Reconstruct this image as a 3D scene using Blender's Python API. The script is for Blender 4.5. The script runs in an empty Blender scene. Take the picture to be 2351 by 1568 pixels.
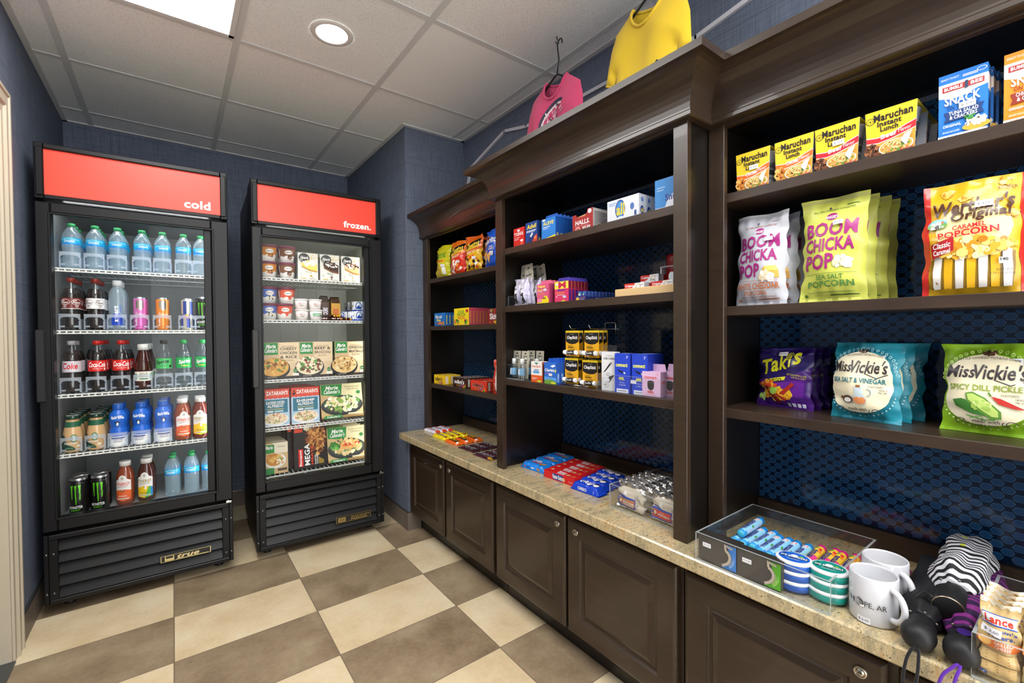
import bpy, math, random
from math import sin, cos, pi, sqrt, atan2, floor
from mathutils import Vector, Matrix
from mathutils.geometry import delaunay_2d_cdt

C = bpy.context.scene
COL = C.collection
# ------------------------------------------------------------------ camera, light, exposure
EYE = 1.205
YAW, PITCH, ROLL = 0.6459, -0.0185, -0.0066
_f = Vector((sin(YAW)*cos(PITCH), cos(YAW)*cos(PITCH), sin(PITCH)))
_r = Vector((cos(YAW), -sin(YAW), 0))
_u = _r.cross(_f)
_r2 = cos(ROLL)*_r + sin(ROLL)*_u
_u2 = -sin(ROLL)*_r + cos(ROLL)*_u
cam_d = bpy.data.cameras.new('camera')
cam = bpy.data.objects.new('camera', cam_d)
COL.objects.link(cam)
cam.matrix_world = Matrix((( _r2.x, _u2.x, -_f.x, 0), (_r2.y, _u2.y, -_f.y, 0), (_r2.z, _u2.z, -_f.z, EYE), (0, 0, 0, 1)))
cam_d.sensor_width = 36
cam_d.lens = 15.801
cam_d.clip_start = 0.02
C.camera = cam
C.view_settings.view_transform = 'Standard'
C.view_settings.look = 'None'
C.view_settings.gamma = 1
C.view_settings.use_curve_mapping = False
C.view_settings.exposure = 0.36
w = bpy.data.worlds.new('world'); C.world = w; w.use_nodes = True
w.node_tree.nodes['Background'].inputs[0].default_value = (1, .985, .97, 1)
w.node_tree.nodes['Background'].inputs[1].default_value = 3.6    # ambient fill entering through the rear, left open behind the camera

C.cycles.transparent_max_bounces = 48
CEIL = 2.466
PANEL_LIGHT = 13.0      # emission of the ceiling panels
DOWN_LIGHT = 22.0
STRIP_LIGHT = 20.0


# ------------------------------------------------------------------ colours and materials
def lin(h):
    h = h.lstrip('#')
    if len(h) == 3: h = ''.join(c*2 for c in h)
    o = []
    for i in (0, 2, 4):
        c = int(h[i:i+2], 16)/255
        o.append(c/12.92 if c <= .04045 else ((c+.055)/1.055)**2.4)
    return (*o, 1.0)

MATS = {}
class NT:
    def __init__(s, name):
        s.m = bpy.data.materials.new(name); s.m.use_nodes = True
        s.t = s.m.node_tree; s.t.nodes.clear()
        s.out = s.n('ShaderNodeOutputMaterial')
    def n(s, t, **k):
        nd = s.t.nodes.new(t)
        for a, b in k.items():
            if a.startswith('i_'):
                nd.inputs[a[2:].replace('_', ' ')].default_value = b
            else: setattr(nd, a, b)
        return nd
    def l(s, a, b): s.t.links.new(a, b)
    def math(s, op, a, b=None, c=None):
        nd = s.n('ShaderNodeMath', operation=op)
        for i, x in enumerate((a, b, c)):
            if x is None: continue
            if isinstance(x, (int, float)): nd.inputs[i].default_value = x
            else: s.l(x, nd.inputs[i])
        return nd.outputs[0]
    def mix(s, fac, a, b, blend='MIX'):
        nd = s.n('ShaderNodeMix', data_type='RGBA', blend_type=blend)
        for i, x in ((0, fac), (6, a), (7, b)):
            if isinstance(x, (int, float, tuple)): nd.inputs[i].default_value = x
            else: s.l(x, nd.inputs[i])
        return nd.outputs[2]
    def ramp(s, fac, stops):
        nd = s.n('ShaderNodeValToRGB'); cr = nd.color_ramp
        while len(cr.elements) < len(stops): cr.elements.new(.5)
        for e, (p, c) in zip(cr.elements, stops): e.position = p; e.color = c if isinstance(c, tuple) else lin(c)
        s.l(fac, nd.inputs[0]); return nd.outputs[0]
    def obj(s, scale=(1, 1, 1), world=True):
        g = s.n('ShaderNodeNewGeometry') if world else s.n('ShaderNodeTexCoord')
        mp = s.n('ShaderNodeMapping'); mp.inputs['Scale'].default_value = scale
        s.l(g.outputs['Position'] if world else g.outputs['Object'], mp.inputs[0]); return mp.outputs[0]
    def noise(s, vec, scale, detail=3, rough=.5, dim='3D'):
        nd = s.n('ShaderNodeTexNoise', i_Scale=scale, i_Detail=detail, i_Roughness=rough)
        if vec is not None: s.l(vec, nd.inputs['Vector'])
        return nd.outputs['Fac']
    def bsdf(s, col, rough=.5, spec=.5, metal=0., bump=None, bstr=.1, bdist=.002, coat=0., **k):
        b = s.n('ShaderNodeBsdfPrincipled')
        for key, x in (('Base Color', col), ('Roughness', rough), ('Metallic', metal), ('Specular IOR Level', spec), ('Coat Weight', coat)):
            if isinstance(x, (int, float, tuple)): b.inputs[key].default_value = x
            else: s.l(x, b.inputs[key])
        for key, x in k.items(): b.inputs[key.replace('_', ' ')].default_value = x
        if bump is not None:
            bn = s.n('ShaderNodeBump', i_Strength=bstr, i_Distance=bdist); s.l(bump, bn.inputs['Height']); s.l(bn.outputs[0], b.inputs['Normal'])
        s.b = b
        s.l(b.outputs[0], s.out.inputs[0]); return b
    def done(s, key): MATS[key] = s.m; return s.m

def attr_mat(key, rough, spec=.5, metal=0., nscale=0, nstr=0, coat=0., emit=0., sheen=0, ndist=.002):
    t = NT(key)
    a = t.n('ShaderNodeAttribute', attribute_name='Col')
    bump = None
    if nscale: bump = t.noise(t.obj((1, 1, 1), False), nscale, 3)
    b = t.bsdf(a.outputs['Color'], rough, spec, metal, bump, nstr, ndist, coat)
    if emit:
        t.l(a.outputs['Color'], b.inputs['Emission Color']); b.inputs['Emission Strength'].default_value = emit
    if sheen: b.inputs['Sheen Weight'].default_value = sheen
    t.done(key)

attr_mat('card', .5, .4, nscale=60, nstr=.03)
attr_mat('film', .26, .5, nscale=34, nstr=.34, ndist=.004)
attr_mat('matte_film', .4, .5, nscale=26, nstr=.36, ndist=.004)
attr_mat('foil', .22, .6, .85, nscale=90, nstr=.6, ndist=.004)
attr_mat('plastic', .35, .5, nscale=200, nstr=.02)
attr_mat('gloss', .12, .5, coat=.3, nscale=200, nstr=.01)
attr_mat('metal', .3, .5, 1., nscale=300, nstr=.03)
attr_mat('cloth', .9, .2, nscale=700, nstr=.25, sheen=.2, ndist=.001)
attr_mat('satin', .6, .4, nscale=60, nstr=.3, ndist=.003)
attr_mat('rubber', .55, .4, nscale=400, nstr=.1)
attr_mat('sign', .4, .5, emit=.20)
attr_mat('liquid', .08, .5, nscale=20, nstr=.01, coat=.3)
attr_mat('ink', .5, .3)

def clear_mat(key, tint, fac_diff, diff, rough=.04, ior=1.45, rfac=1.0, nscale=0, nstr=.1):
    """thin clear plastic or glass: straight-through transmission, a Fresnel reflection and a little haze"""
    t = NT(key)
    tr = t.n('ShaderNodeBsdfTransparent'); tr.inputs[0].default_value = tint
    df = t.n('ShaderNodeBsdfDiffuse'); df.inputs[0].default_value = diff
    tl = t.n('ShaderNodeBsdfTranslucent'); tl.inputs[0].default_value = diff
    dm = t.n('ShaderNodeMixShader'); dm.inputs[0].default_value = .5; t.l(df.outputs[0], dm.inputs[1]); t.l(tl.outputs[0], dm.inputs[2])
    m1 = t.n('ShaderNodeMixShader'); m1.inputs[0].default_value = fac_diff
    t.l(tr.outputs[0], m1.inputs[1]); t.l(dm.outputs[0], m1.inputs[2])
    gl = t.n('ShaderNodeBsdfGlossy'); gl.inputs['Roughness'].default_value = rough
    fr = t.n('ShaderNodeFresnel', i_IOR=ior)
    if nscale:
        bn = t.n('ShaderNodeBump', i_Strength=nstr, i_Distance=.003); t.l(t.noise(t.obj((1, 1, 1), False), nscale), bn.inputs['Height'])
        t.l(bn.outputs[0], gl.inputs['Normal']); t.l(bn.outputs[0], fr.inputs['Normal'])
    geo = t.n('ShaderNodeNewGeometry')
    f = t.math('MULTIPLY', t.math('MULTIPLY', fr.outputs[0], rfac), t.math('SUBTRACT', 1., geo.outputs['Backfacing']))
    m2 = t.n('ShaderNodeMixShader'); t.l(f, m2.inputs[0]); t.l(m1.outputs[0], m2.inputs[1]); t.l(gl.outputs[0], m2.inputs[2])
    t.l(m2.outputs[0], t.out.inputs[0]); t.done(key)

clear_mat('door_glass', (.985, .99, .988, 1), 0.0, (1, 1, 1, 1), .02, 1.45, .3)
clear_mat('acrylic', (.985, .99, .99, 1), .012, (.9, .95, 1, 1), .02, 1.49, 1.0)
clear_mat('acrylic_edge', (.8, .85, .86, 1), .45, (.8, .84, .86, 1), .1, 1.49, 1.0)
clear_mat('pet', (.93, .96, .97, 1), .015, (.8, .9, 1, 1), .05, 1.5, 1.0, 60, .2)
clear_mat('water', (.88, .95, .98, 1), .27, (.78, .92, 1, 1), .05, 1.5, 1.1, 45, .35)
clear_mat('milky', (.9, .93, .97, 1), .34, (.85, .92, 1, 1), .25, 1.45, .8)
clear_mat('tea', (.28, .10, .05, 1), .1, (.2, .06, .03, 1), .05, 1.5, 1.1)

def simple(key, col, rough, spec=.5, metal=0., nscale=0, nstr=.1, coat=0., ndist=.002, vary=.0):
    t = NT(key); c = lin(col)
    bump = None
    if nscale: bump = t.noise(t.obj((1, 1, 1), False), nscale, 3)
    if vary:
        f = t.noise(t.obj((1, 1, 1), True), 6, 4)
        c = t.mix(f, tuple(x*(1-vary) for x in c[:3])+(1,), tuple(min(1, x*(1+vary)) for x in c[:3])+(1,))
    t.bsdf(c, rough, spec, metal, bump, nstr, ndist, coat); t.done(key)

simple('black_metal', '#09090c', .4, .32, 0, 500, .06, 0, .001, .08)
simple('black_plastic', '#121214', .45, .5, 0, 300, .05)
simple('liner_grey', '#8b8e8f', .5, .4, 0, 80, .03, 0, .002, .04)
simple('liner_white', '#c4c8bf', .5, .4, 0, 80, .03, 0, .002, .04)
simple('wire_white', '#d9dbd8', .4, .5, 0, 200, .05)
simple('nickel', '#b9b4a8', .25, .5, 1., 300, .05)
simple('chrome', '#c9c9c6', .18, .5, 1., 300, .03)
simple('casing_paint', '#b5ab98', .4, .5, 0, 60, .05, 0, .002, .03)
simple('raceway_white', '#c9c9d2', .45, .5, 0, 90, .03)
simple('gypsum', '#ebedeb', .8, .2, 0, 300, .05, 0, .001, .02)
simple('grid_paint', '#cdcfce', .5, .4, 0, 200, .03)
simple('base_tile', '#6d6259', .45, .5, 0, 30, .1, 0, .002, .3)
simple('light_wood', '#dcb985', .5, .4, 0, 60, .1, 0, .002, .1)
simple('interior_black', '#15110e', .28, .5, 0, 90, .04, 0, .001, .1)

def wood(key, a, b, rough):
    t = NT(key)
    v = t.obj((90, 6, 6)); g = t.noise(v, 1.0, 5, .6); v2 = t.obj((6, 6, 90)); g2 = t.noise(v2, 1., 4, .6)
    f = t.math('ADD', t.math('MULTIPLY', g, .5), t.math('MULTIPLY', g2, .5))
    c = t.ramp(f, [(.3, a), (.7, b)])
    t.bsdf(c, rough, .5, 0, f, .06, .001, .15); t.done(key)
wood('dark_wood', '#281d14', '#3c2e22', .34)
wood('shelf_wood', '#2a1e15', '#403024', .4)

def granite():
    t = NT('granite'); v = t.obj(); vs = t.obj((1, 3.2, 1))
    n1 = t.noise(vs, 11, 6, .65); n2 = t.noise(v, 300, 3, .7); n3 = t.noise(vs, 48, 5, .7); n4 = t.noise(v, 150, 2, .6)
    c = t.ramp(n1, [(.32, '#857b62'), (.45, '#ad9d78'), (.55, '#c0ac84'), (.68, '#b8935c')])
    c = t.mix(t.ramp(n3, [(.5, (0, 0, 0, 1)), (.75, (1, 1, 1, 1))]), c, lin('#8b8672'))
    c = t.mix(t.ramp(n2, [(.56, (0, 0, 0, 1)), (.68, (1, 1, 1, 1))]), c, lin('#e6d8b6'))
    c = t.mix(t.ramp(n4, [(.62, (0, 0, 0, 1)), (.69, (1, 1, 1, 1))]), c, lin('#4f3c28'))
    t.bsdf(c, .2, .5, 0, n2, .02, .001, .2); t.done('granite')
granite()

TA, TB, TX, TY = .49904, .33386, -.01653, 2.39244
def floor_mat():
    t = NT('floor_tile'); g = t.n('ShaderNodeNewGeometry'); sp = t.n('ShaderNodeSeparateXYZ'); t.l(g.outputs['Position'], sp.inputs[0])
    u = t.math('DIVIDE', t.math('SUBTRACT', sp.outputs[0], TX), TA); v = t.math('DIVIDE', t.math('SUBTRACT', sp.outputs[1], TY), TB)
    fu = t.math('FLOOR', u); fv = t.math('FLOOR', v)
    ch = t.math('FLOORED_MODULO', t.math('ADD', fu, fv), 2.)
    ru = t.math('SUBTRACT', u, fu); rv = t.math('SUBTRACT', v, fv)
    du = t.math('MULTIPLY', t.math('MINIMUM', ru, t.math('SUBTRACT', 1., ru)), TA)
    dv = t.math('MULTIPLY', t.math('MINIMUM', rv, t.math('SUBTRACT', 1., rv)), TB)
    gr = t.math('LESS_THAN', t.math('MINIMUM', du, dv), .0022)
    cb = t.n('ShaderNodeCombineXYZ'); t.l(t.math('MULTIPLY', fu, 7.3), cb.inputs[0]); t.l(t.math('MULTIPLY', fv, 3.7), cb.inputs[1]); t.l(fu, cb.inputs[2])
    va = t.n('ShaderNodeVectorMath', operation='ADD'); t.l(g.outputs['Position'], va.inputs[0]); t.l(cb.outputs[0], va.inputs[1])
    n = t.noise(va.outputs[0], 4.5, 6, .62); n2 = t.noise(va.outputs[0], 60, 3, .6)
    f = t.math('ADD', t.math('MULTIPLY', n, .8), t.math('MULTIPLY', n2, .2))
    li = t.ramp(f, [(.34, '#ceb68f'), (.5, '#dcc8a4'), (.66, '#e4d5b6')])
    dk = t.ramp(f, [(.34, '#78654f'), (.5, '#938067'), (.66, '#a8967c')])
    c = t.mix(ch, dk, li); c = t.mix(gr, c, lin('#7d6d5a'))
    hgt = t.math('SUBTRACT', t.math('MULTIPLY', n2, .3), gr)
    t.bsdf(c, t.math('ADD', .3, t.math('MULTIPLY', n, .2)), .45, 0, hgt, .15, .002); t.done('floor_tile')
floor_mat()

def wallpaper():
    t = NT('wallpaper'); v = t.obj((260, 260, 8)); h = t.obj((7, 7, 420)); b = t.obj((1, 1, 1))
    a = t.noise(v, 1., 3, .6); c = t.noise(h, 1., 3, .6); d = t.noise(b, 3.5, 3)
    f = t.math('ADD', t.math('MULTIPLY', a, .5), t.math('MULTIPLY', c, .5))
    col = t.ramp(f, [(.33, '#474e5e'), (.5, '#5d6678'), (.66, '#737c8c')])
    g = t.n('ShaderNodeNewGeometry'); sp = t.n('ShaderNodeSeparateXYZ'); t.l(g.outputs['Position'], sp.inputs[0])
    z = t.math('DIVIDE', t.math('ADD', sp.outputs[2], t.math('MULTIPLY', t.noise(b, 1.2, 2), .03)), .205)
    band = t.math('LESS_THAN', t.math('FRACT', z), .018)
    col = t.mix(t.math('MULTIPLY', band, .45), col, lin('#333a4a'))
    col = t.mix(t.math('MULTIPLY', d, .25), col, lin('#666e7e'))
    t.bsdf(col, .75, .25, 0, f, .25, .002); t.done('wallpaper')
wallpaper()

def ceiling_mat():
    t = NT('ceiling_tile'); v = t.obj(); n = t.noise(v, 170, 4, .7); n2 = t.noise(v, 420, 2, .6)
    c = t.ramp(n, [(.36, '#d6d8d6'), (.46, '#eceeec'), (.7, '#f2f3f2')])
    t.bsdf(c, .9, .1, 0, n, .5, .004); t.done('ceiling_tile')
ceiling_mat()

def emit(key, col, s):
    t = NT(key); e = t.n('ShaderNodeEmission'); e.inputs[0].default_value = col; e.inputs[1].default_value = s
    t.l(e.outputs[0], t.out.inputs[0]); t.done(key)
emit('lamp_panel', (1, .99, .97, 1), PANEL_LIGHT)
emit('lamp_can', (1, .98, .95, 1), DOWN_LIGHT)
emit('lamp_strip', (.95, .98, 1, 1), STRIP_LIGHT)
emit('lamp_strip_warm', (1, .98, .90, 1), STRIP_LIGHT*.55)

def stripes(key, a, b, scale, width, dots):
    """printed umbrella cloth: wavy bands across the folded canopy, with scattered dots"""
    t = NT(key); v = t.obj((1, 1, 1), False)
    wv = t.n('ShaderNodeTexWave', wave_type='BANDS', bands_direction='Y'); wv.inputs['Scale'].default_value = scale; wv.inputs['Distortion'].default_value = 7.; wv.inputs['Detail'].default_value = 1.; wv.inputs['Detail Scale'].default_value = .9
    t.l(v, wv.inputs['Vector'])
    c = t.ramp(wv.outputs['Fac'], [(width, a), (width+.06, b)])
    if dots:
        vo = t.n('ShaderNodeTexVoronoi'); vo.inputs['Scale'].default_value = 34; t.l(v, vo.inputs['Vector'])
        sx = t.n('ShaderNodeSeparateColor'); t.l(vo.outputs['Color'], sx.inputs[0])
        m = t.math('MULTIPLY', t.math('LESS_THAN', vo.outputs['Distance'], .20), t.math('GREATER_THAN', sx.outputs[0], .62))
        dc = t.ramp(sx.outputs[1], [(.45, '#c9d02a'), (.5, '#e0642a')])
        c = t.mix(m, c, dc)
    t.bsdf(c, .65, .35, 0, t.noise(v, 50, 3), .3, .003); t.done(key)
stripes('zebra_cloth', '#1d1d20', '#d6d6dc', 22, .42, True)
stripes('purple_cloth', '#2e143e', '#7c2878', 16, .60, False)
# ------------------------------------------------------------------ mesh building
class MB:
    def __init__(s): s.v = []; s.f = []; s.c = []; s.m = []; s.s = []; s.M = None
    def add(s, verts, faces, col='#fff', mat='card', smooth=False):
        n = len(s.v)
        if s.M is not None: verts = [s.M @ Vector(p) for p in verts]
        s.v += [tuple(p) for p in verts]
        c = lin(col) if isinstance(col, str) else col
        for f in faces:
            s.f.append([i+n for i in f]); s.c.append(c); s.m.append(mat); s.s.append(smooth)
        return s
    def box(s, x0, y0, z0, x1, y1, z1, col='#fff', mat='card', bev=0):
        if x0 > x1: x0, x1 = x1, x0
        if y0 > y1: y0, y1 = y1, y0
        if z0 > z1: z0, z1 = z1, z0
        if not bev:
            v = [(x, y, z) for x in (x0, x1) for y in (y0, y1) for z in (z0, z1)]
            return s.add(v, [(0, 1, 3, 2), (4, 6, 7, 5), (0, 4, 5, 1), (2, 3, 7, 6), (0, 2, 6, 4), (1, 5, 7, 3)], col, mat)
        b = min(bev, (x1-x0)*.49, (y1-y0)*.49, (z1-z0)*.49)
        X = (x0, x1); Y = (y0, y1); Z = (z0, z1); v = []; idx = {}
        for i in (0, 1):
            for j in (0, 1):
                for k in (0, 1):
                    sx, sy, sz = 1-2*i, 1-2*j, 1-2*k
                    for a, p in enumerate(((X[i], Y[j]+sy*b, Z[k]+sz*b), (X[i]+sx*b, Y[j], Z[k]+sz*b), (X[i]+sx*b, Y[j]+sy*b, Z[k]))):
                        idx[i, j, k, a] = len(v); v.append(p)
        F = []
        for i in (0, 1):
            q = [idx[i, 0, 0, 0], idx[i, 0, 1, 0], idx[i, 1, 1, 0], idx[i, 1, 0, 0]]; F.append(q if i == 0 else q[::-1])
            q = [idx[0, i, 0, 1], idx[1, i, 0, 1], idx[1, i, 1, 1], idx[0, i, 1, 1]]; F.append(q if i == 0 else q[::-1])
            q = [idx[0, 0, i, 2], idx[0, 1, i, 2], idx[1, 1, i, 2], idx[1, 0, i, 2]]; F.append(q if i == 0 else q[::-1])
        for a in (0, 1):
            for c in (0, 1):
                q = [idx[0, a, c, 1], idx[1, a, c, 1], idx[1, a, c, 2], idx[0, a, c, 2]]; F.append(q if (a+c) % 2 else q[::-1])
                q = [idx[a, 0, c, 0], idx[a, 1, c, 0], idx[a, 1, c, 2], idx[a, 0, c, 2]]; F.append(q[::-1] if (a+c) % 2 else q)
                q = [idx[a, c, 0, 0], idx[a, c, 1, 0], idx[a, c, 1, 1], idx[a, c, 0, 1]]; F.append(q if (a+c) % 2 else q[::-1])
        for i in (0, 1):
            for j in (0, 1):
                for k in (0, 1):
                    q = [idx[i, j, k, 0], idx[i, j, k, 1], idx[i, j, k, 2]]; F.append(q if (i+j+k) % 2 else q[::-1])
        return s.add(v, F, col, mat)
    def lathe(s, prof, col='#fff', mat='plastic', n=20, cx=0, cy=0, sx=1, sy=1, smooth=True, rip=None, cap=True):
        """prof: list of (r, z) or (r, z, colour) going up"""
        for k in range(len(prof)-1):
            pass
        ring = []
        vs = []
        for p in prof:
            row = []
            for i in range(n):
                a = 2*pi*i/n; r = p[0]*(1 if rip is None else rip(a, p[1]))
                row.append(len(vs)); vs.append((cx+r*cos(a)*sx, cy+r*sin(a)*sy, p[1]))
            ring.append(row)
        base = len(s.v); pts = vs
        if s.M is not None: pts = [s.M @ Vector(p) for p in vs]
        s.v += [tuple(p) for p in pts]
        def put(f, c):
            s.f.append([i+base for i in f]); s.c.append(lin(c) if isinstance(c, str) else c); s.m.append(mat); s.s.append(smooth)
        for k in range(len(prof)-1):
            c = prof[k][2] if len(prof[k]) > 2 else col
            for i in range(n):
                cc = c(i, k) if callable(c) else c
                put([ring[k][i], ring[k][(i+1) % n], ring[k+1][(i+1) % n], ring[k+1][i]], cc)
        if cap:
            c0 = prof[0][2] if len(prof[0]) > 2 else col; c1 = prof[-1][2] if len(prof[-1]) > 2 else col
            if callable(c0): c0 = c0(0, 0)
            if callable(c1): c1 = c1(0, 0)
            put(ring[0][::-1], c0); put(ring[-1], c1)
            s.s[-1] = s.s[-2] = False
        return s
    def tube(s, pts, r, col='#fff', mat='plastic', n=8, closed=False, rr=None):
        pts = [Vector(p) for p in pts]; N = len(pts); rings = []; vs = []; up = None
        for i, p in enumerate(pts):
            a = pts[(i-1) % N] if (i or closed) else p; b = pts[(i+1) % N] if (i < N-1 or closed) else p
            d = (b-a).normalized()
            if up is None:
                up = d.cross(Vector((0, 0, 1)));
                if up.length < .01: up = d.cross(Vector((1, 0, 0)))
            up = (up - d*up.dot(d)).normalized(); q = d.cross(up); rad = rr[i] if rr else r
            rings.append([len(vs)+k for k in range(n)])
            vs += [p+rad*(cos(2*pi*k/n)*up+sin(2*pi*k/n)*q) for k in range(n)]
        F = []
        for i in range(N if closed else N-1):
            A = rings[i]; B = rings[(i+1) % N]
            F += [[A[k], A[(k+1) % n], B[(k+1) % n], B[k]] for k in range(n)]
        if not closed: F += [rings[0][::-1], rings[-1]]
        return s.add(vs, F, col, mat, True)
    def extr(s, poly, ax, a, b, col='#fff', mat='card', smooth=False):
        """polygon of 2-D points extruded along axis ax ('x','y','z')"""
        def P(p, t): return {'x': (t, p[0], p[1]), 'y': (p[0], t, p[1]), 'z': (p[0], p[1], t)}[ax]
        n = len(poly); v = [P(p, a) for p in poly]+[P(p, b) for p in poly]
        F = [list(range(n))[::-1], list(range(n, 2*n))]+[[i, (i+1) % n, n+(i+1) % n, n+i] for i in range(n)]
        return s.add(v, F, col, mat, smooth)
    def grid(s, fn, nu, nv, col='#fff', mat='film', smooth=True):
        v = [fn(i/nu, j/nv) for j in range(nv+1) for i in range(nu+1)]
        F = [(j*(nu+1)+i, j*(nu+1)+i+1, (j+1)*(nu+1)+i+1, (j+1)*(nu+1)+i) for j in range(nv) for i in range(nu)]
        return s.add(v, F, col, mat, smooth)
    def build(s, name, parent=None):
        me = bpy.data.meshes.new(name); me.from_pydata(s.v, [], s.f)
        keys = list(dict.fromkeys(s.m))
        for k in keys: me.materials.append(MATS[k])
        ki = {k: i for i, k in enumerate(keys)}
        me.polygons.foreach_set('material_index', [ki[k] for k in s.m])
        me.polygons.foreach_set('use_smooth', s.s)
        at = me.color_attributes.new('Col', 'FLOAT_COLOR', 'CORNER'); buf = []
        for f, c in zip(s.f, s.c): buf += list(c)*len(f)
        at.data.foreach_set('color', buf)
        me.update()
        o = bpy.data.objects.new(name, me); COL.objects.link(o)
        if parent is not None: o.parent = parent
        return o

def tag(o, label, cat, group=None):
    o['label'] = label; o['category'] = cat
    if group: o['group'] = group
    return o
def struct(mb, name):
    o = mb.build(name); o['kind'] = 'structure'; return o
def thing(name, label=None, cat=None, group=None):
    o = bpy.data.objects.new(name, None); COL.objects.link(o); o.empty_display_size = .02
    if label: tag(o, label, cat, group)
    return o
def dup(root):
    r = root.copy(); COL.objects.link(r)
    for ch in root.children:
        c = ch.copy(); COL.objects.link(c); c.parent = r
        for g in ch.children:
            d = g.copy(); COL.objects.link(d); d.parent = c
    return r
class Kind:
    """one kind of goods: the first placing uses the built thing, later ones copy it and its parts"""
    def __init__(s, root, cat, group=None): s.root = root; s.used = False; s.cat = cat; s.group = group
    def put(s, loc, rot, label, group=None):
        o = dup(s.root) if s.used else s.root; s.used = True
        o.location = loc; o.rotation_euler = rot if isinstance(rot, tuple) else (0, 0, rot)
        tag(o, label, s.cat, group or s.group); return o
def sep(fn):
    """a new independent kind each call"""
    return fn
ORD = ['first', 'second', 'third', 'fourth', 'fifth', 'sixth', 'seventh', 'eighth', 'ninth', 'tenth', 'eleventh', 'twelfth']
CAB = -pi/2

# ------------------------------------------------------------------ printing on surfaces
_T = {}
def text_mesh(s, bold=0., shear=0.):
    bold = min(bold, .028)
    k = (s, bold, shear)
    if k in _T: return _T[k]
    cu = bpy.data.curves.new('lettering', 'FONT'); cu.body = s; cu.resolution_u = 2; cu.offset = bold; cu.shear = shear; cu.size = 1
    cu.space_character = 1+bold*1.5
    ob = bpy.data.objects.new('lettering', cu); me = ob.to_mesh()
    v = [(p.co.x, p.co.y) for p in me.vertices]; f = [list(p.vertices) for p in me.polygons]
    ob.to_mesh_clear(); bpy.data.objects.remove(ob); bpy.data.curves.remove(cu)
    if not v: v = [(0, 0), (1, 0), (1, 1)]; f = [[0, 1, 2]]
    x0 = min(p[0] for p in v); x1 = max(p[0] for p in v); y0 = min(p[1] for p in v); y1 = max(p[1] for p in v)
    v = [((p[0]-x0)/(x1-x0), (p[1]-y0)/(y1-y0)) for p in v]
    _T[k] = (v, f, (x1-x0)/(y1-y0)); return _T[k]

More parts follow.
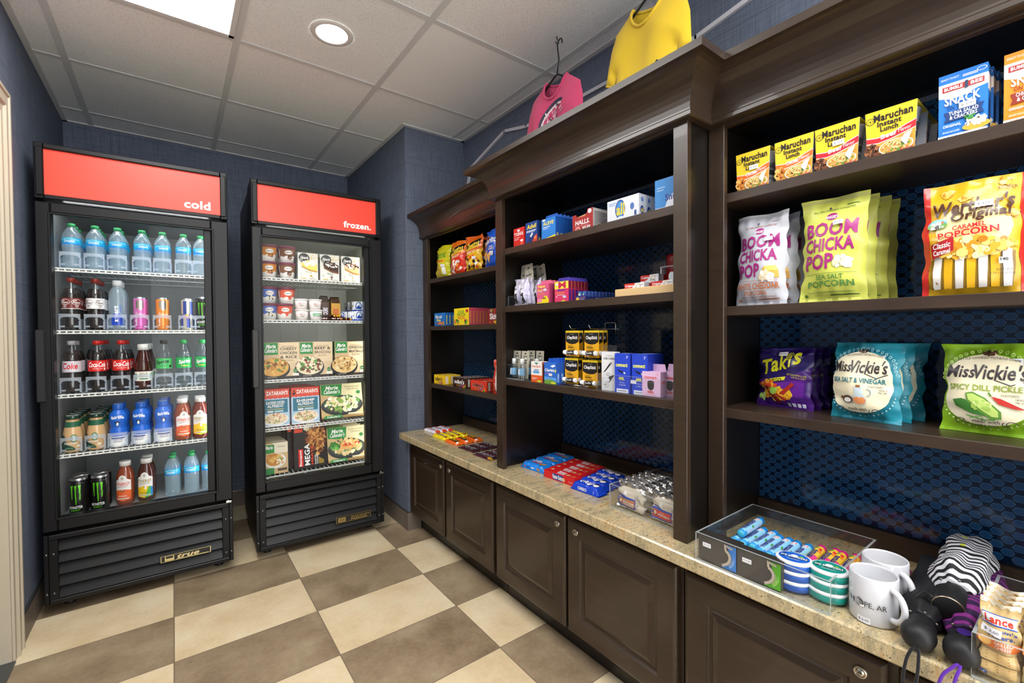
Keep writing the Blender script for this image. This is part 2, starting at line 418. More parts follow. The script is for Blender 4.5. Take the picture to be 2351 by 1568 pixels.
class P:
    """a printed panel: fractions of width (u, right) and height (v, up) mapped on to a surface"""
    def __init__(s, mb, fn, w, h, mat='card', curved=0, e=.00012, d0=.00015):
        s.mb, s.fn, s.w, s.h, s.mat, s.cv, s.e, s.d = mb, fn, w, h, mat, curved, e, d0
    def put(s, pts, faces, col, mat=None, keep=False):
        s.mb.add([s.fn(u, v, s.d) for u, v in pts], faces, col, mat or s.mat, bool(s.cv))
        if not keep: s.d += s.e
    def g(s, pts, col, mat=None, keep=False):
        if not s.cv: s.put(pts, [list(range(len(pts)))], col, mat, keep); return
        W, H, q = s.w, s.h, s.cv; b = []
        n = len(pts)
        for i in range(n):
            a, c = pts[i], pts[(i+1) % n]; L = sqrt(((c[0]-a[0])*W)**2+((c[1]-a[1])*H)**2); m = max(1, int(L/q))
            b += [((a[0]+(c[0]-a[0])*t/m)*W, (a[1]+(c[1]-a[1])*t/m)*H) for t in range(m)]
        x0 = min(p[0] for p in b); x1 = max(p[0] for p in b); y0 = min(p[1] for p in b); y1 = max(p[1] for p in b)
        def inside(x, y):
            r = False; j = len(b)-1
            for i in range(len(b)):
                if (b[i][1] > y) != (b[j][1] > y) and x < (b[j][0]-b[i][0])*(y-b[i][1])/(b[j][1]-b[i][1])+b[i][0]: r = not r
                j = i
            return r
        ex = []; nx = int((x1-x0)/q); ny = int((y1-y0)/q)
        for i in range(1, nx+1):
            for j in range(1, ny+1):
                x = x0+(x1-x0)*i/(nx+1); y = y0+(y1-y0)*j/(ny+1)
                if inside(x, y): ex.append((x, y))
        B = [Vector(p) for p in b+ex]; m = len(b)
        vo, _, fo, *_r = delaunay_2d_cdt(B, [], [list(range(m))], 1, 1e-6)
        s.put([(p.x/W, p.y/H) for p in vo], [list(f) for f in fo], col, mat, keep)
    def r(s, x0, y0, x1, y1, col, mat=None): s.g([(x0, y0), (x1, y0), (x1, y1), (x0, y1)], col, mat)
    def e_(s, cx, cy, rx, ry, col, n=20, mat=None, a0=0, a1=2*pi):
        full = a1-a0 > 6.28
        s.g([(cx+rx*cos(a0+(a1-a0)*i/(n if full else n-1)), cy+ry*sin(a0+(a1-a0)*i/(n if full else n-1))) for i in range(n)], col, mat)
    def arc(s, cx, cy, rx, ry, t, a0, a1, col, n=12, mat=None):
        o = [(cx+rx*cos(a0+(a1-a0)*i/n), cy+ry*sin(a0+(a1-a0)*i/n)) for i in range(n+1)]
        k = [(cx+(rx-t)*cos(a0+(a1-a0)*i/n), cy+(ry-t*s.w/s.h)*sin(a0+(a1-a0)*i/n)) for i in range(n+1)]
        for i in range(n): s.put([o[i], o[i+1], k[i+1], k[i]], [(0, 1, 2, 3)], col, mat, i < n-1)
    def line(s, pts, t, col, mat=None):
        """a stroke of thickness t (fraction of width)"""
        n = len(pts); W, H = s.w, s.h; Q = [(a*W, b*H) for a, b in pts]; out = []
        for i in range(n):
            a = Q[max(0, i-1)]; c = Q[min(n-1, i+1)]; d1 = (Q[i][0]-a[0], Q[i][1]-a[1]); d2 = (c[0]-Q[i][0], c[1]-Q[i][1])
            l1 = sqrt(d1[0]**2+d1[1]**2) or 1e9; l2 = sqrt(d2[0]**2+d2[1]**2) or 1e9; tx, ty = d1[0]/l1+d2[0]/l2, d1[1]/l1+d2[1]/l2; L = sqrt(tx*tx+ty*ty) or 1
            k = t*W*.5*min(1.6, 2/L if (l1 < 1e8 and l2 < 1e8) else 1); nx, ny = -ty/L*k, tx/L*k
            out += [((Q[i][0]+nx)/W, (Q[i][1]+ny)/H), ((Q[i][0]-nx)/W, (Q[i][1]-ny)/H)]
        s.put(out, [(2*i, 2*i+1, 2*i+3, 2*i+2) for i in range(n-1)], col, mat)
    def t(s, txt, x0, y0, x1, y1, col, bold=0., shear=0., rot=0., mat=None, bend=0.):
        v, f, asp = text_mesh(txt, bold, shear); cx, cy = (x0+x1)/2, (y0+y1)/2; c, n = cos(rot), sin(rot); out = []
        for a, b in v:
            X = (a-.5)*(x1-x0)*s.w; Y = (b-.5)*(y1-y0)*s.h
            if bend: Y += bend*s.h*(1-(2*a-1)**2)
            out.append((cx+(X*c-Y*n)/s.w, cy+(X*n+Y*c)/s.h))
        if s.cv:
            T = []; W, H, q = s.w, s.h, s.cv*.8
            st = [(tuple(out[p[0]]), tuple(out[p[i]]), tuple(out[p[i+1]]), 0) for p in f for i in range(1, len(p)-1)]
            while st:
                a, b_, c_, lv = st.pop(); L = [(((u[0]-v_[0])*W)**2+((u[1]-v_[1])*H)**2, u, v_, o) for u, v_, o in ((a, b_, c_), (b_, c_, a), (c_, a, b_))]; m = max(L, key=lambda z: z[0])
                if m[0] < q*q or lv > 7: T.append((a, b_, c_)); continue
                mid = ((m[1][0]+m[2][0])/2, (m[1][1]+m[2][1])/2); st += [(m[1], mid, m[3], lv+1), (mid, m[2], m[3], lv+1)]
            out = [p for t3 in T for p in t3]; f = [(3*i, 3*i+1, 3*i+2) for i in range(len(T))]
        s.put(out, f, col, mat or s.mat)
    def b(s, cx, cy, rx, ry, cols, n, size, seed=1, mat=None, k=7):
        """a heap of irregular morsels inside an ellipse"""
        R = random.Random(seed)
        for i in range(n):
            a = R.uniform(0, 2*pi); q = sqrt(R.random()); x = cx+rx*q*cos(a); y = cy+ry*q*sin(a); z = size*R.uniform(.6, 1.3); ph = R.uniform(0, 6); st = R.uniform(.55, 1)
            pts = []
            for j in range(k):
                t = 2*pi*j/k; rr = z*R.uniform(.7, 1.1); px, py = rr*cos(t), rr*sin(t)*st
                pts.append((x+(px*cos(ph)-py*sin(ph)), y+(px*sin(ph)+py*cos(ph))*s.w/s.h))
            s.put(pts, [list(range(k))], R.choice(cols), mat, i % 6 != 5)
    def price(s, cx, cy, w, txt='$ 3.00', rot=0.):
        h = w*.5*s.w/s.h
        q = [(-.5, -.5), (.5, -.5), (.5, .5), (-.5, .5)]; c, n = cos(rot), sin(rot)
        s.g([(cx+(a*w*s.w*c-b*h*s.h*n)/s.w, cy+(a*w*s.w*n+b*h*s.h*c)/s.h) for a, b in q], '#eceaf0', 'card')
        s.t(txt, cx-w*.36, cy-h*.2, cx+w*.36, cy+h*.2, '#45454a', .0, 0, rot, 'card')

def flat(mb, O, U, V, mat='card'):
    O, U, V = Vector(O), Vector(U), Vector(V); N = U.cross(V).normalized()
    return P(mb, lambda u, v, d: O+U*u+V*v+N*d, U.length, V.length, mat)
def cyl(mb, r, z0, z1, mat='plastic', span=pi, a0=None, cx=0, cy=0, rf=None):
    """label space on a round body; u=.5 faces local -y"""
    a0 = -pi/2-span/2 if a0 is None else a0
    def fn(u, v, d):
        a = a0+u*span; z = z0+v*(z1-z0); R = (rf(z) if rf else r)+d+.0003
        return (cx+R*cos(a), cy+R*sin(a), z)
    return P(mb, fn, r*span, z1-z0, mat, .006)

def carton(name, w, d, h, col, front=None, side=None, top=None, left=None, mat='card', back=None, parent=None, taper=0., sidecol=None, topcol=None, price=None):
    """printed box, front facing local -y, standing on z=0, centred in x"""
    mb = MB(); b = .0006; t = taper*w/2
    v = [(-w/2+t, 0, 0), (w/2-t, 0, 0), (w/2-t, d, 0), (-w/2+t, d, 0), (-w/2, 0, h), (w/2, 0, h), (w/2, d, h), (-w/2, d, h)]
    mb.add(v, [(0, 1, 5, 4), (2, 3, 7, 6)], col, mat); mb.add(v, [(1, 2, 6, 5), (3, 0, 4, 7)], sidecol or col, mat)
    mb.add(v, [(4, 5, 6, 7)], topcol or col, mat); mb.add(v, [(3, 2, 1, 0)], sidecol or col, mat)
    if front: front(flat(mb, v[0], Vector(v[1])-Vector(v[0]), Vector(v[4])-Vector(v[0]), mat))
    if side: side(flat(mb, v[1], Vector(v[2])-Vector(v[1]), Vector(v[5])-Vector(v[1]), mat))
    if left: left(flat(mb, v[3], Vector(v[0])-Vector(v[3]), Vector(v[7])-Vector(v[3]), mat))
    if top: top(flat(mb, v[4], Vector(v[5])-Vector(v[4]), Vector(v[7])-Vector(v[4]), mat))
    o = mb.build(name, parent)
    if price:
        m2 = MB(); q = flat(m2, Vector(v[0])+Vector((0, -.0022, 0)), (w, 0, 0), (0, 0, h)); q.price(*price); s = m2.build('price_sticker', o)
    return o

def bag_fn(w, h, dep, pinch=.09, seal=.05, seed=1, side=-1, sag=.45):
    R = random.Random(seed); ph = [R.uniform(0, 6) for _ in range(8)]
    def T(u, v):
        if v <= seal or v >= 1-seal: return 0.
        t = (v-seal)/(1-2*seal); a = max(0., sin(pi*u))**.62
        return a*(sin(pi*t**(1-sag*.35))**.6)*(1+.12*(1-2*t))
    def fn(u, v, d=0.):
        q = sin(pi*min(1, max(0, v))); x = (u-.5)*w*(1-pinch*q**.7); z = v*h
        edge = (abs(u-.5)*2)**2
        k = .0034*sin(19*v+ph[0]+4*u)*edge+.0024*sin(37*v+ph[1])*edge+.0024*sin(9*u+ph[2]+7*v)*q; x += (u-.5)*2*(.0028*sin(15*v+ph[6])+.0016*sin(33*v+ph[7]))*edge*q
        e2 = max(0, 1-abs(v-.06)/.12)+max(0, 1-abs(v-.94)/.12)
        k += .0024*e2*sin(30*u+ph[3])*(1 if seal < v < 1-seal else .35)
        top = .004*sin(2.2*u*pi+ph[4])*max(0, v-.8)/.2
        return (x, side*(dep/2*T(u, v)+d)+k+top*2, z+.0015*sin(5*u+ph[5])*(v > .9))
    return fn
def bag(name, w, h, dep, col, draw, mat='film', seed=1, pinch=.09, seal=.05, backcol=None, price=None, sealcol=None, sag=.45):
    mb = MB(); f = bag_fn(w, h, dep, pinch, seal, seed, -1, sag); g = bag_fn(w, h, dep, pinch, seal, seed, 1, sag)
    mb.grid(lambda u, v: f(u, v), 22, 30, col, mat); mb.grid(lambda u, v: g(1-u, v), 22, 30, backcol or col, mat)
    p = P(mb, lambda u, v, d: f(u, v, d), w, h, mat, .008, .00022, .0007); draw(p)
    o = mb.build(name)
    if price:
        m2 = MB(); q = P(m2, lambda u, v, d: f(u, v, d), w, h, 'card', .006, .0003, .0075); q.price(*price); m2.build('price_sticker', o)
    return o
# ------------------------------------------------------------------ the room
XL, XR, YB, XJ, YJ = -.495, 1.546, 3.69, 1.137, 2.573
GX, GY, GP = -.37096, 2.25756, .6096
m = MB(); m.box(-1.6, -1.5, -.05, XR+.1, YB+.1, 0, '#fff', 'floor_tile'); struct(m, 'floor')
m = MB(); m.box(XL-.1, YJ-.055, 0, XL, YB+.1, CEIL+.05, '#fff', 'wallpaper'); m.box(XL-.1, 1.55, 2.06, XL, YJ-.055, CEIL+.05, '#fff', 'wallpaper')
m.box(XL-.1, -1.2, 0, XL, 1.45, CEIL+.05, '#fff', 'wallpaper'); m.box(XL-.1, 1.45, 2.06, XL, 1.55, CEIL+.05, '#fff', 'wallpaper'); struct(m, 'wall_left')
m = MB(); m.box(XL, YB, 0, XR+.1, YB+.1, CEIL+.05, '#fff', 'wallpaper'); struct(m, 'wall_back')
m = MB(); m.box(XR, -1.2, 0, XR+.1, YJ, CEIL+.05, '#fff', 'wallpaper'); struct(m, 'wall_right')
m = MB(); m.box(XJ, YJ, 0, XR+.1, YB, CEIL+.05, '#fff', 'wallpaper'); struct(m, 'wall_corner')
m = MB()
m.box(-1.6, -1.2, CEIL, XR+.1, YB+.1, CEIL+.05, '#fff', 'ceiling_tile')
m.box(GX+2*GP+.01, GY-.60, CEIL-.0015, GX+3*GP-.01, GY-.012, CEIL, '#fff', 'gypsum')
struct(m, 'ceiling')
m = MB(); b = .0125
for i in range(0, 4):
    x = GX+i*GP; y1 = YB if x < XJ else YJ
    m.box(x-b, -1.2, CEIL-.004, x+b, y1, CEIL-.0005, '#fff', 'grid_paint')
for j in range(-5, 3):
    y = GY+j*GP
    m.box(XL, y-b, CEIL-.0035, XR if y < YJ else XJ, y+b, CEIL-.0005, '#fff', 'grid_paint')
for x0, y0, x1, y1 in ((XL, -1.2, XL+.022, YB), (XL, YB-.022, XJ, YB), (XJ-.022, YJ-.022, XJ, YB), (XJ, YJ-.022, XR, YJ), (XR-.022, -1.2, XR, YJ)):
    m.box(x0, y0, CEIL-.006, x1, y1, CEIL-.0003, '#fff', 'grid_paint')
struct(m, 'trim_1')
# baseboards: dark tile with a bright metal edge
for nm, (x0, y0, x1, y1) in {'left': (XL, YJ-.055, XL+.011, YB), 'back': (XL+.011, YB-.011, XJ-.011, YB), 'corner': (XJ-.011, YJ-.011, XJ, YB)}.items():
    m = MB(); m.box(x0, y0, 0, x1, y1, .108, '#fff', 'base_tile'); m.box(x0, y0, .108, x1, y1, .113, '#fff', 'nickel')
    if nm == 'corner': m.box(XJ, YJ-.011, 0, 1.215, YJ, .108, '#fff', 'base_tile'); m.box(XJ, YJ-.011, .108, 1.215, YJ, .113, '#fff', 'nickel')
    struct(m, 'baseboard_'+nm)
# door casing in the left wall
def casing_prof(): return [(0, 0), (.018, 0), (.018, .012), (.013, .016), (.013, .045), (.017, .05), (.017, .058), (.009, .066), (.009, .088), (0, .088)]
m = MB(); ye = 2.516; zt = 2.118
pr = casing_prof(); o = [(XL+a, ye-bb) for a, bb in pr]
n = len(pr); vs = [(x, y, 0) for x, y in o]+[(XL+a, ye-bb, zt-bb) for a, bb in pr]+[(XL+a, 1.40+bb, zt-bb) for a, bb in pr]+[(XL+a, 1.40+bb, 0) for a, bb in pr]
F = []
for k in range(3): F += [(k*n+i, k*n+(i+1) % n, (k+1)*n+(i+1) % n, (k+1)*n+i) for i in range(n)]
m.add(vs, F, '#fff', 'casing_paint')
m.box(XL-.1, ye-.10, 0, XL+.002, ye-.085, zt-.085, '#fff', 'casing_paint'); m.box(XL-.06, ye-.115, 0, XL-.03, ye-.10, zt-.1, '#fff', 'casing_paint')
m.box(XL-.1, 1.485, 0, XL+.002, 1.5, zt-.085, '#fff', 'casing_paint'); m.box(XL-.1, 1.5, zt-.1, XL+.002, ye-.1, zt-.085, '#fff', 'casing_paint')
struct(m, 'trim_2')
m = MB(); m.box(XL-.085, 1.5, .006, XL-.045, ye-.117, zt-.103, '#fff', 'casing_paint'); m.box(XL-.045, 1.6, .25, XL-.042, ye-.22, 1.0, '#fff', 'casing_paint'); m.box(XL-.045, 1.6, 1.12, XL-.042, ye-.22, 1.93, '#fff', 'casing_paint'); struct(m, 'door_1')
m = MB(); m.box(XL-.1, 1.5, 0, XL+.012, ye-.10, .008, '#6f7780', 'metal'); struct(m, 'trim_3')

# ------------------------------------------------------------------ lamps in the ceiling
def panel_lamp(x, y, label):
    t = thing('ceiling_light_panel', label, 'ceiling light'); t.location = (x, y, CEIL)
    m = MB(); a, bb = .292, .595
    for x0, y0, x1, y1 in ((-a, -bb, a, -bb+.02), (-a, bb-.02, a, bb), (-a, -bb, -a+.02, bb), (a-.02, -bb, a, bb)): m.box(x0, y0, -.009, x1, y1, -.0008, '#d8d8d6', 'plastic', .001)
    m.build('frame', t)
    m = MB(); m.box(-a+.02, -bb+.02, -.005, a-.02, bb-.02, -.003, '#fff', 'lamp_panel'); m.build('diffuser', t)
panel_lamp(GX+GP/2, GY-GP, 'large white rectangular light panel set in the ceiling grid')
panel_lamp(GX+GP*1.5, GY-GP*4, 'added white rectangular ceiling panel light behind the camera, out of view')  # unseen second panel, added to bring in light from behind the camera
t = thing('recessed_downlight', 'round white recessed downlight in a ceiling tile', 'ceiling light'); t.location = (.5523, 1.9728, CEIL)
m = MB(); m.lathe([(.062, -.004), (.07, -.005), (.082, -.0035), (.085, -.0008)], '#d6d6d2', 'plastic', 40, cap=False); m.build('trim_ring', t)
m = MB(); m.lathe([(.0, -.0036), (.064, -.0038)], '#fff', 'lamp_can', 40, cap=False); m.build('lens', t)

# ------------------------------------------------------------------ base cabinets and counter
CT = .61
def raised_door(y0, y1, z0, z1, x, parent, lock_y, lock_z):
    """raised-panel door facing -x"""
    m = MB(); rings = [(0, .021), (0, .007), (.004, .002), (.009, 0), (.062, 0), (.065, .006), (.068, .0085), (.076, .0085), (.078, .007), (.094, .0015), (.097, .001)]
    vs = []; F = []
    for ins, dx in rings: vs += [(x+dx, y1-ins, z0+ins), (x+dx, y0+ins, z0+ins), (x+dx, y0+ins, z1-ins), (x+dx, y1-ins, z1-ins)]
    for k in range(len(rings)-1): F += [(4*k+i, 4*k+(i+1) % 4, 4*k+4+(i+1) % 4, 4*k+4+i) for i in range(4)]
    k = 4*len(rings)-4; F.append((k, k+1, k+2, k+3)); F.append((3, 2, 1, 0))
    m.add(vs, F, '#fff', 'dark_wood'); d = m.build('door', parent)
    if lock_y is not None:
        m = MB(); m.M = Matrix.Translation((x, lock_y, lock_z)) @ Matrix.Rotation(-pi/2, 4, 'Y')
        m.lathe([(.0125, -.001), (.0125, .003), (.011, .005), (.0085, .0052), (.0082, .0035), (.0075, .0035), (.0068, .0062), (.0, .0064)], '#fff', 'nickel', 24, cap=False)
        m.box(-.0012, -.0035, .006, .0012, .0035, .0068, '#14110e', 'plastic'); lk = m.build('lock', d); lk['label'] = 'round nickel cam lock'
def base_cab(y0, y1, doors, label):
    t = thing('base_cabinet', label, 'cabinet', 'base cabinets under the stone counter'); t.location = (1.161, (y0+y1)/2, 0); c = (y0+y1)/2
    off = lambda m: setattr(m, 'M', Matrix.Translation((-1.161, -c, 0)))
    m = MB(); off(m); m.box(1.1615, y0+.001, .11, 1.54, y1-.001, .5705, '#fff', 'dark_wood'); m.build('carcass', t)
    m = MB(); off(m); m.box(1.218, y0+.001, .001, 1.53, y1-.001, .109, '#fff', 'interior_black'); m.build('toe_kick', t)
    for a, b2, ly in doors:
        k = len(t.children); raised_door(a-c, b2-c, .113, .529, 1.1400-1.161, t, None if ly is None else ly-c, .490)
base_cab(1.656, 2.571, [(2.1314, 2.5577, 2.158), (1.6705, 2.107, 2.067)], 'dark brown base cabinet at the far end beside the wall corner')
base_cab(.726, 1.654, [(1.1995, 1.644, 1.237), (.74, 1.1857, 1.141)], 'dark brown base cabinet in the middle below the cookies')
base_cab(-.27, .724, [(.2626, .7111, .3052), (-.19, .245, None)], 'dark brown base cabinet nearest the viewer below the mugs')
m = MB(); m.box(1.08, -.27, .5715, 1.5455, 2.5715, CT, '#fff', 'granite', .004)
tag(m.build('countertop'), 'beige speckled stone countertop running along the base cabinets', 'countertop')

# ------------------------------------------------------------------ shelf units above the counter
def hexes(m, x, ya, yb, za, zb):
    m.box(x, ya, za, x+.012, yb, zb, '#0b1a30', 'hexbase')
    px, pz, w2, q, h2 = .0350, .0285, .0116, .0062, .0084
    j = 0; z = za+.004
    rows = int((zb-za)/(pz/2))
    for j in range(rows+1):
        zc = za+.012+j*pz/2
        n = int((yb-ya)/px)+2
        for i in range(n):
            yc = yb-.004-i*px-(px/2 if j % 2 else 0)
            for k, (s, c, d) in enumerate(((1, '#3d6488', .0002), (.9, '#1c4066', .0004))):
                pts = [(-w2, 0), (-q, h2), (q, h2), (w2, 0), (q, -h2), (-q, -h2)]
                pp = [(max(ya, min(yb, yc+a*s-(0))), max(za, min(zb, zc+b*s))) for a, b in pts]
                if max(p[0] for p in pp)-min(p[0] for p in pp) < .003 or max(p[1] for p in pp)-min(p[1] for p in pp) < .003: continue
                m.add([(x-d, a, b) for a, b in pp], [(0, 5, 4, 3, 2, 1)], c, 'hexbase')
attr_mat('hexbase', .08, .5, nscale=5, nstr=.01)

def crown_prof():
    p = [(0, 1.788), (.018, 1.79), (.022, 1.793), (.022, 1.803), (.019, 1.807), (.019, 1.812)]
    p += [(.099-.08*cos(a*pi/2/10), 1.812+.0946*sin(a*pi/2/10)) for a in range(1, 11)]
    return p+[(.1, 1.9066), (.1, 1.927), (.0, 1.927)]
def hutch(y0, y1, xf, stiles, shelves, crown_path, label, rz1):
    t = thing('shelf_unit', label, 'shelf unit', 'dark wood shelf units along the right wall'); base = Vector((xf, (y0+y1)/2, CT)); t.location = base
    def mk():
        q = MB(); q.M = Matrix.Translation(-base); return q
    z0 = CT+.0006
    for a, b2 in ((y0+.002, y0+.022), (y1-.022, y1-.002)):
        m = mk(); m.box(xf+.021, a, z0, 1.52, b2, 1.80, '#fff', 'interior_black'); m.build('side_panel', t)
    m = mk(); hexes(m, 1.522, y0+.023, y1-.023, .668, 1.78); m.build('back_panel', t)
    m = mk(); m.box(1.508, y0+.023, z0, 1.5216, y1-.023, .666, '#fff', 'dark_wood', .001); m.build('backsplash', t)
    for a, b2 in stiles:
        m = mk(); m.box(xf, a, z0, xf+.02, b2, 1.80, '#fff', 'dark_wood', .0012); m.build('stile', t)
    m = mk(); m.box(xf+.001, min(stiles[0])+.02, 1.781, xf+.02, max(stiles[-1])-.02, 1.86, '#fff', 'dark_wood', .001); m.build('top_rail', t)
    m = mk(); m.box(xf+.021, y0+.002, 1.801, 1.54, y1-.002, 1.82, '#fff', 'interior_black'); m.build('top_board', t)
    for z in shelves:
        m = mk(); m.box(xf+.016, y0+.0225, z-.0262, 1.5212, y1-.0225, z, '#fff', 'shelf_wood', .0012); m.build('shelf', t)
    m = mk(); pr = crown_prof(); n = len(pr); vs = []; F = []
    for (px, py, nx, ny) in crown_path: vs += [(px+nx*d, py+ny*d, z) for d, z in pr]
    for k in range(len(crown_path)-1): F += [(k*n+i, (k+1)*n+i, (k+1)*n+(i+1) % n, k*n+(i+1) % n) for i in range(n)]
    F += [tuple(range(n)), tuple(range((len(crown_path)-1)*n, len(crown_path)*n))[::-1]]
    m.add(vs, F, '#fff', 'dark_wood'); m.build('crown_moulding', t)
    return t
S_L, S_C, S_R = (1.538, 1.2516, .902), (1.571, 1.322, 1.006), (1.597, 1.277, .985)
hutch(1.6305, 2.5715, 1.2455, [(1.632, 1.68), (2.505, 2.566)], S_L, [(1.2455, 2.5705, -1, 0), (1.2455, 1.632, -1, 0)], 'dark wood shelf unit at the far end holding chip bags and candy boxes', 0)
hutch(.7035, 1.63, 1.14, [(.704, .748), (1.582, 1.6295)], S_C, [(1.262, 1.63, 0, 1), (1.14, 1.63, -1, 1), (1.14, .7035, -1, -1), (1.262, .7035, 0, -1)], 'dark wood middle shelf unit standing forward and holding medicine boxes', 0)
hutch(-.27, .703, 1.247, [(-.269, -.225), (.657, .7025)], S_R, [(1.247, .702, -1, 0), (1.247, -.269, -1, 0)], 'dark wood shelf unit nearest the viewer holding popcorn and noodle boxes', 0)

# white cable raceway on the wall above the shelf units
m = MB()
for seg in ([(2.52, 2.13), (2.47, 2.262), (2.10, 2.365), (1.90, 2.318), (1.30, 2.30), (.916, 2.277), (.60, 2.325)],):
    pts = [Vector((XR-.006, y, z)) for y, z in seg]
    for a, b2 in zip(pts, pts[1:]):
        d = (b2-a).normalized(); q = Vector((1, 0, 0)).cross(d)*.008; e = d*.004
        v = [p+s1*q+Vector((dx, 0, 0)) for p in (a-e, b2+e) for s1 in (-1, 1) for dx in (-.006, .0055)]
        m.add(v, [(0, 1, 3, 2), (4, 6, 7, 5), (0, 4, 5, 1), (2, 3, 7, 6), (0, 2, 6, 4), (1, 5, 7, 3)], '#fff', 'raceway_white')
tag(m.build('cable_raceway'), 'white plastic cable raceway bent along the blue wall above the shelves', 'raceway')

# ------------------------------------------------------------------ display fridges
WC = .686
def fridge(name, loc, ang, label, sign, zs, liner, lamp, badge):
    t = thing(name, label, 'display fridge'); t.location = (loc[0], loc[1], 0); t.rotation_euler = (0, 0, ang)
    m = MB(); k = 'black_metal'
    m.box(0, .062, .06, .018, .74, 2.0, '#fff', k, .003); m.box(WC-.018, .062, .06, WC, .74, 2.0, '#fff', k, .003)
    m.box(.0185, .062, 1.80, WC-.0185, .74, 1.985, '#fff', k); m.box(.0185, .085, .06, WC-.0185, .74, .36, '#fff', k); m.box(.0185, .722, .36, WC-.0185, .74, 1.80, '#fff', k)
    m.build('cabinet_body', t)
    m = MB()
    m.box(.019, .063, .361, .04, .72, 1.799, '#fff', liner); m.box(WC-.04, .063, .361, WC-.019, .72, 1.799, '#fff', liner)
    m.box(.0405, .66, .361, WC-.0405, .72, 1.799, '#fff', liner); m.box(.0405, .063, 1.775, WC-.0405, .659, 1.799, '#fff', liner); m.box(.0405, .063, .361, WC-.0405, .659, min(zs[-1], .392), '#fff', liner)
    for i in range(5): m.box(.10+i*.115, .655, zs[-1], .104+i*.115, .6598, 1.774, '#fff', liner)
    m.build('interior_liner', t)
    # header
    m = MB(); z0, z1 = 1.7875, 2.0228
    m.box(0, .004, z0, .03, .2, z1, '#fff', k, .003); m.box(WC-.03, .004, z0, WC, .2, z1, '#fff', k, .003)
    m.box(.03, 0, z1-.024, WC-.03, .2, z1-.002, '#fff', k, .003); m.box(.03, 0, z0, WC-.03, .2, z0+.018, '#fff', k, .003); m.box(.03, .02, z0+.018, WC-.03, .2, z1-.024, '#fff', k)
    for x in (.018, WC-.018):
        m.box(x-.012, -.004, z0+.012, x+.012, .004, z1-.02, '#fff', k, .003)
    hd = m.build('header', t)
    m = MB(); m.box(.03, .012, z0+.018, WC-.03, .0195, z1-.024, '#e23f2d', 'sign')
    p = flat(m, (.03, .012, z0+.018), (WC-.06, 0, 0), (0, 0, z1-z0-.042), 'sign'); p.t(sign, .765 if sign == 'cold' else .70, .10 if sign == 'cold' else .12, .935 if sign == 'cold' else .955, .31, '#fff', .03)
    s = m.build('sign_panel', hd); s['label'] = 'red lit sign panel with white lettering'
    # door
    m = MB(); a, b2, c, d = .367, 1.7745, .0475, WC-.102
    m.box(0, 0, a, c, .058, b2, '#fff', k, .004); m.box(d+.03, 0, a, WC, .058, b2, '#fff', k, .004); m.box(c, 0, b2-.043, d+.03, .058, b2, '#fff', k, .004); m.box(c, 0, a, d+.03, .058, a+.052, '#fff', k, .004)
    m.box(d, .014, a+.052, d+.03, .058, b2-.043, '#fff', k, .002)
    for z in (a+.046, b2-.05): m.box(c-.006, -.003, z, d+.036, .003, z+.009, '#fff', k, .002)
    for x in (c-.008, d+.034): m.box(x, -.003, a+.046, x+.009, .003, b2-.041, '#fff', k, .002)
    dr = m.build('door', t)
    m = MB(); m.box(c, .018, a+.05, d, .024, b2-.042, '#fff', 'door_glass'); m.build('door_glass', dr)
    m = MB(); m.box(-.006, -.014, .926, .024, -.0005, 1.233, '#fff', 'black_plastic', .004); m.box(-.006, -.0005, .93, .0, .03, 1.229, '#fff', 'black_plastic'); m.build('door_handle', dr)
    # grille
    m = MB(); g0, g1 = .052, .352
    m.box(0, .004, g0, .016, .085, g1, '#fff', k, .002); m.box(WC-.016, .004, g0, WC, .085, g1, '#fff', k, .002); m.box(.016, 0, g1-.022, WC-.016, .03, g1, '#fff', k, .003); m.box(.016, 0, g0, WC-.016, .03, g0+.02, '#fff', k, .003)
    m.box(.016, .002, g0+.02, .046, .028, g1-.022, '#fff', k, .002); m.box(WC-.046, .002, g0+.02, WC-.016, .028, g1-.022, '#fff', k, .002); m.box(.016, .06, g0, WC-.016, .084, g1-.022, '#fff', 'interior_black')
    for x in (.031, WC-.031, .008, WC-.008):
        for z in (.10, .27):
            m.M = Matrix.Translation((x, .002 if .02 < x < WC-.02 else .004, z)) @ Matrix.Rotation(pi/2, 4, 'X'); m.lathe([(.0045, -.001), (.0045, .001), (.002, .0024)], '#8a8a8c', 'metal', 10); m.M = None
    gr = m.build('grille', t); n = 5; st = (g1-g0-.044)/n
    for i in range(n):
        z = g0+.02+i*st; m = MB(); prof = [(.004, z+.004), (.006, z+.001), (.012, z+.004), (.034, z+st*.80), (.040, z+st*.98), (.036, z+st), (.029, z+st*.85)]
        m.extr(prof[::-1], 'x', .0465, WC-.0465, '#fff', k); m.build('louver', gr)
    m = MB()
    if badge == 'true':
        m.box(.392, -.0045, .125, .59, .0, .155, '#1b1b1b', 'plastic'); p = flat(m, (.392, -.0046, .125), (.198, 0, 0), (0, 0, .03), 'metal')
        for q in ((0, 0, 1, .06), (0, .94, 1, 1), (0, 0, .015, 1), (.985, 0, 1, 1)): p.r(*q, '#e8d9a0')
        p.r(.08, .12, .26, .88, '#e8d9a0'); p.r(.1, .5, .24, .84, '#1b1b1b', 'plastic'); p.t('true', .32, .2, .76, .85, '#f0e2b0', .03, .3); p.r(.3, .1, .95, .17, '#e8d9a0')
    else:
        m.box(.40, -.0045, .108, .60, .0, .146, '#15130f', 'plastic'); p = flat(m, (.40, -.0046, .108), (.20, 0, 0), (0, 0, .038), 'metal')
        for q in ((0, 0, 1, .04), (0, .96, 1, 1), (0, 0, .01, 1), (.99, 0, 1, 1)): p.r(*q, '#b7a164')
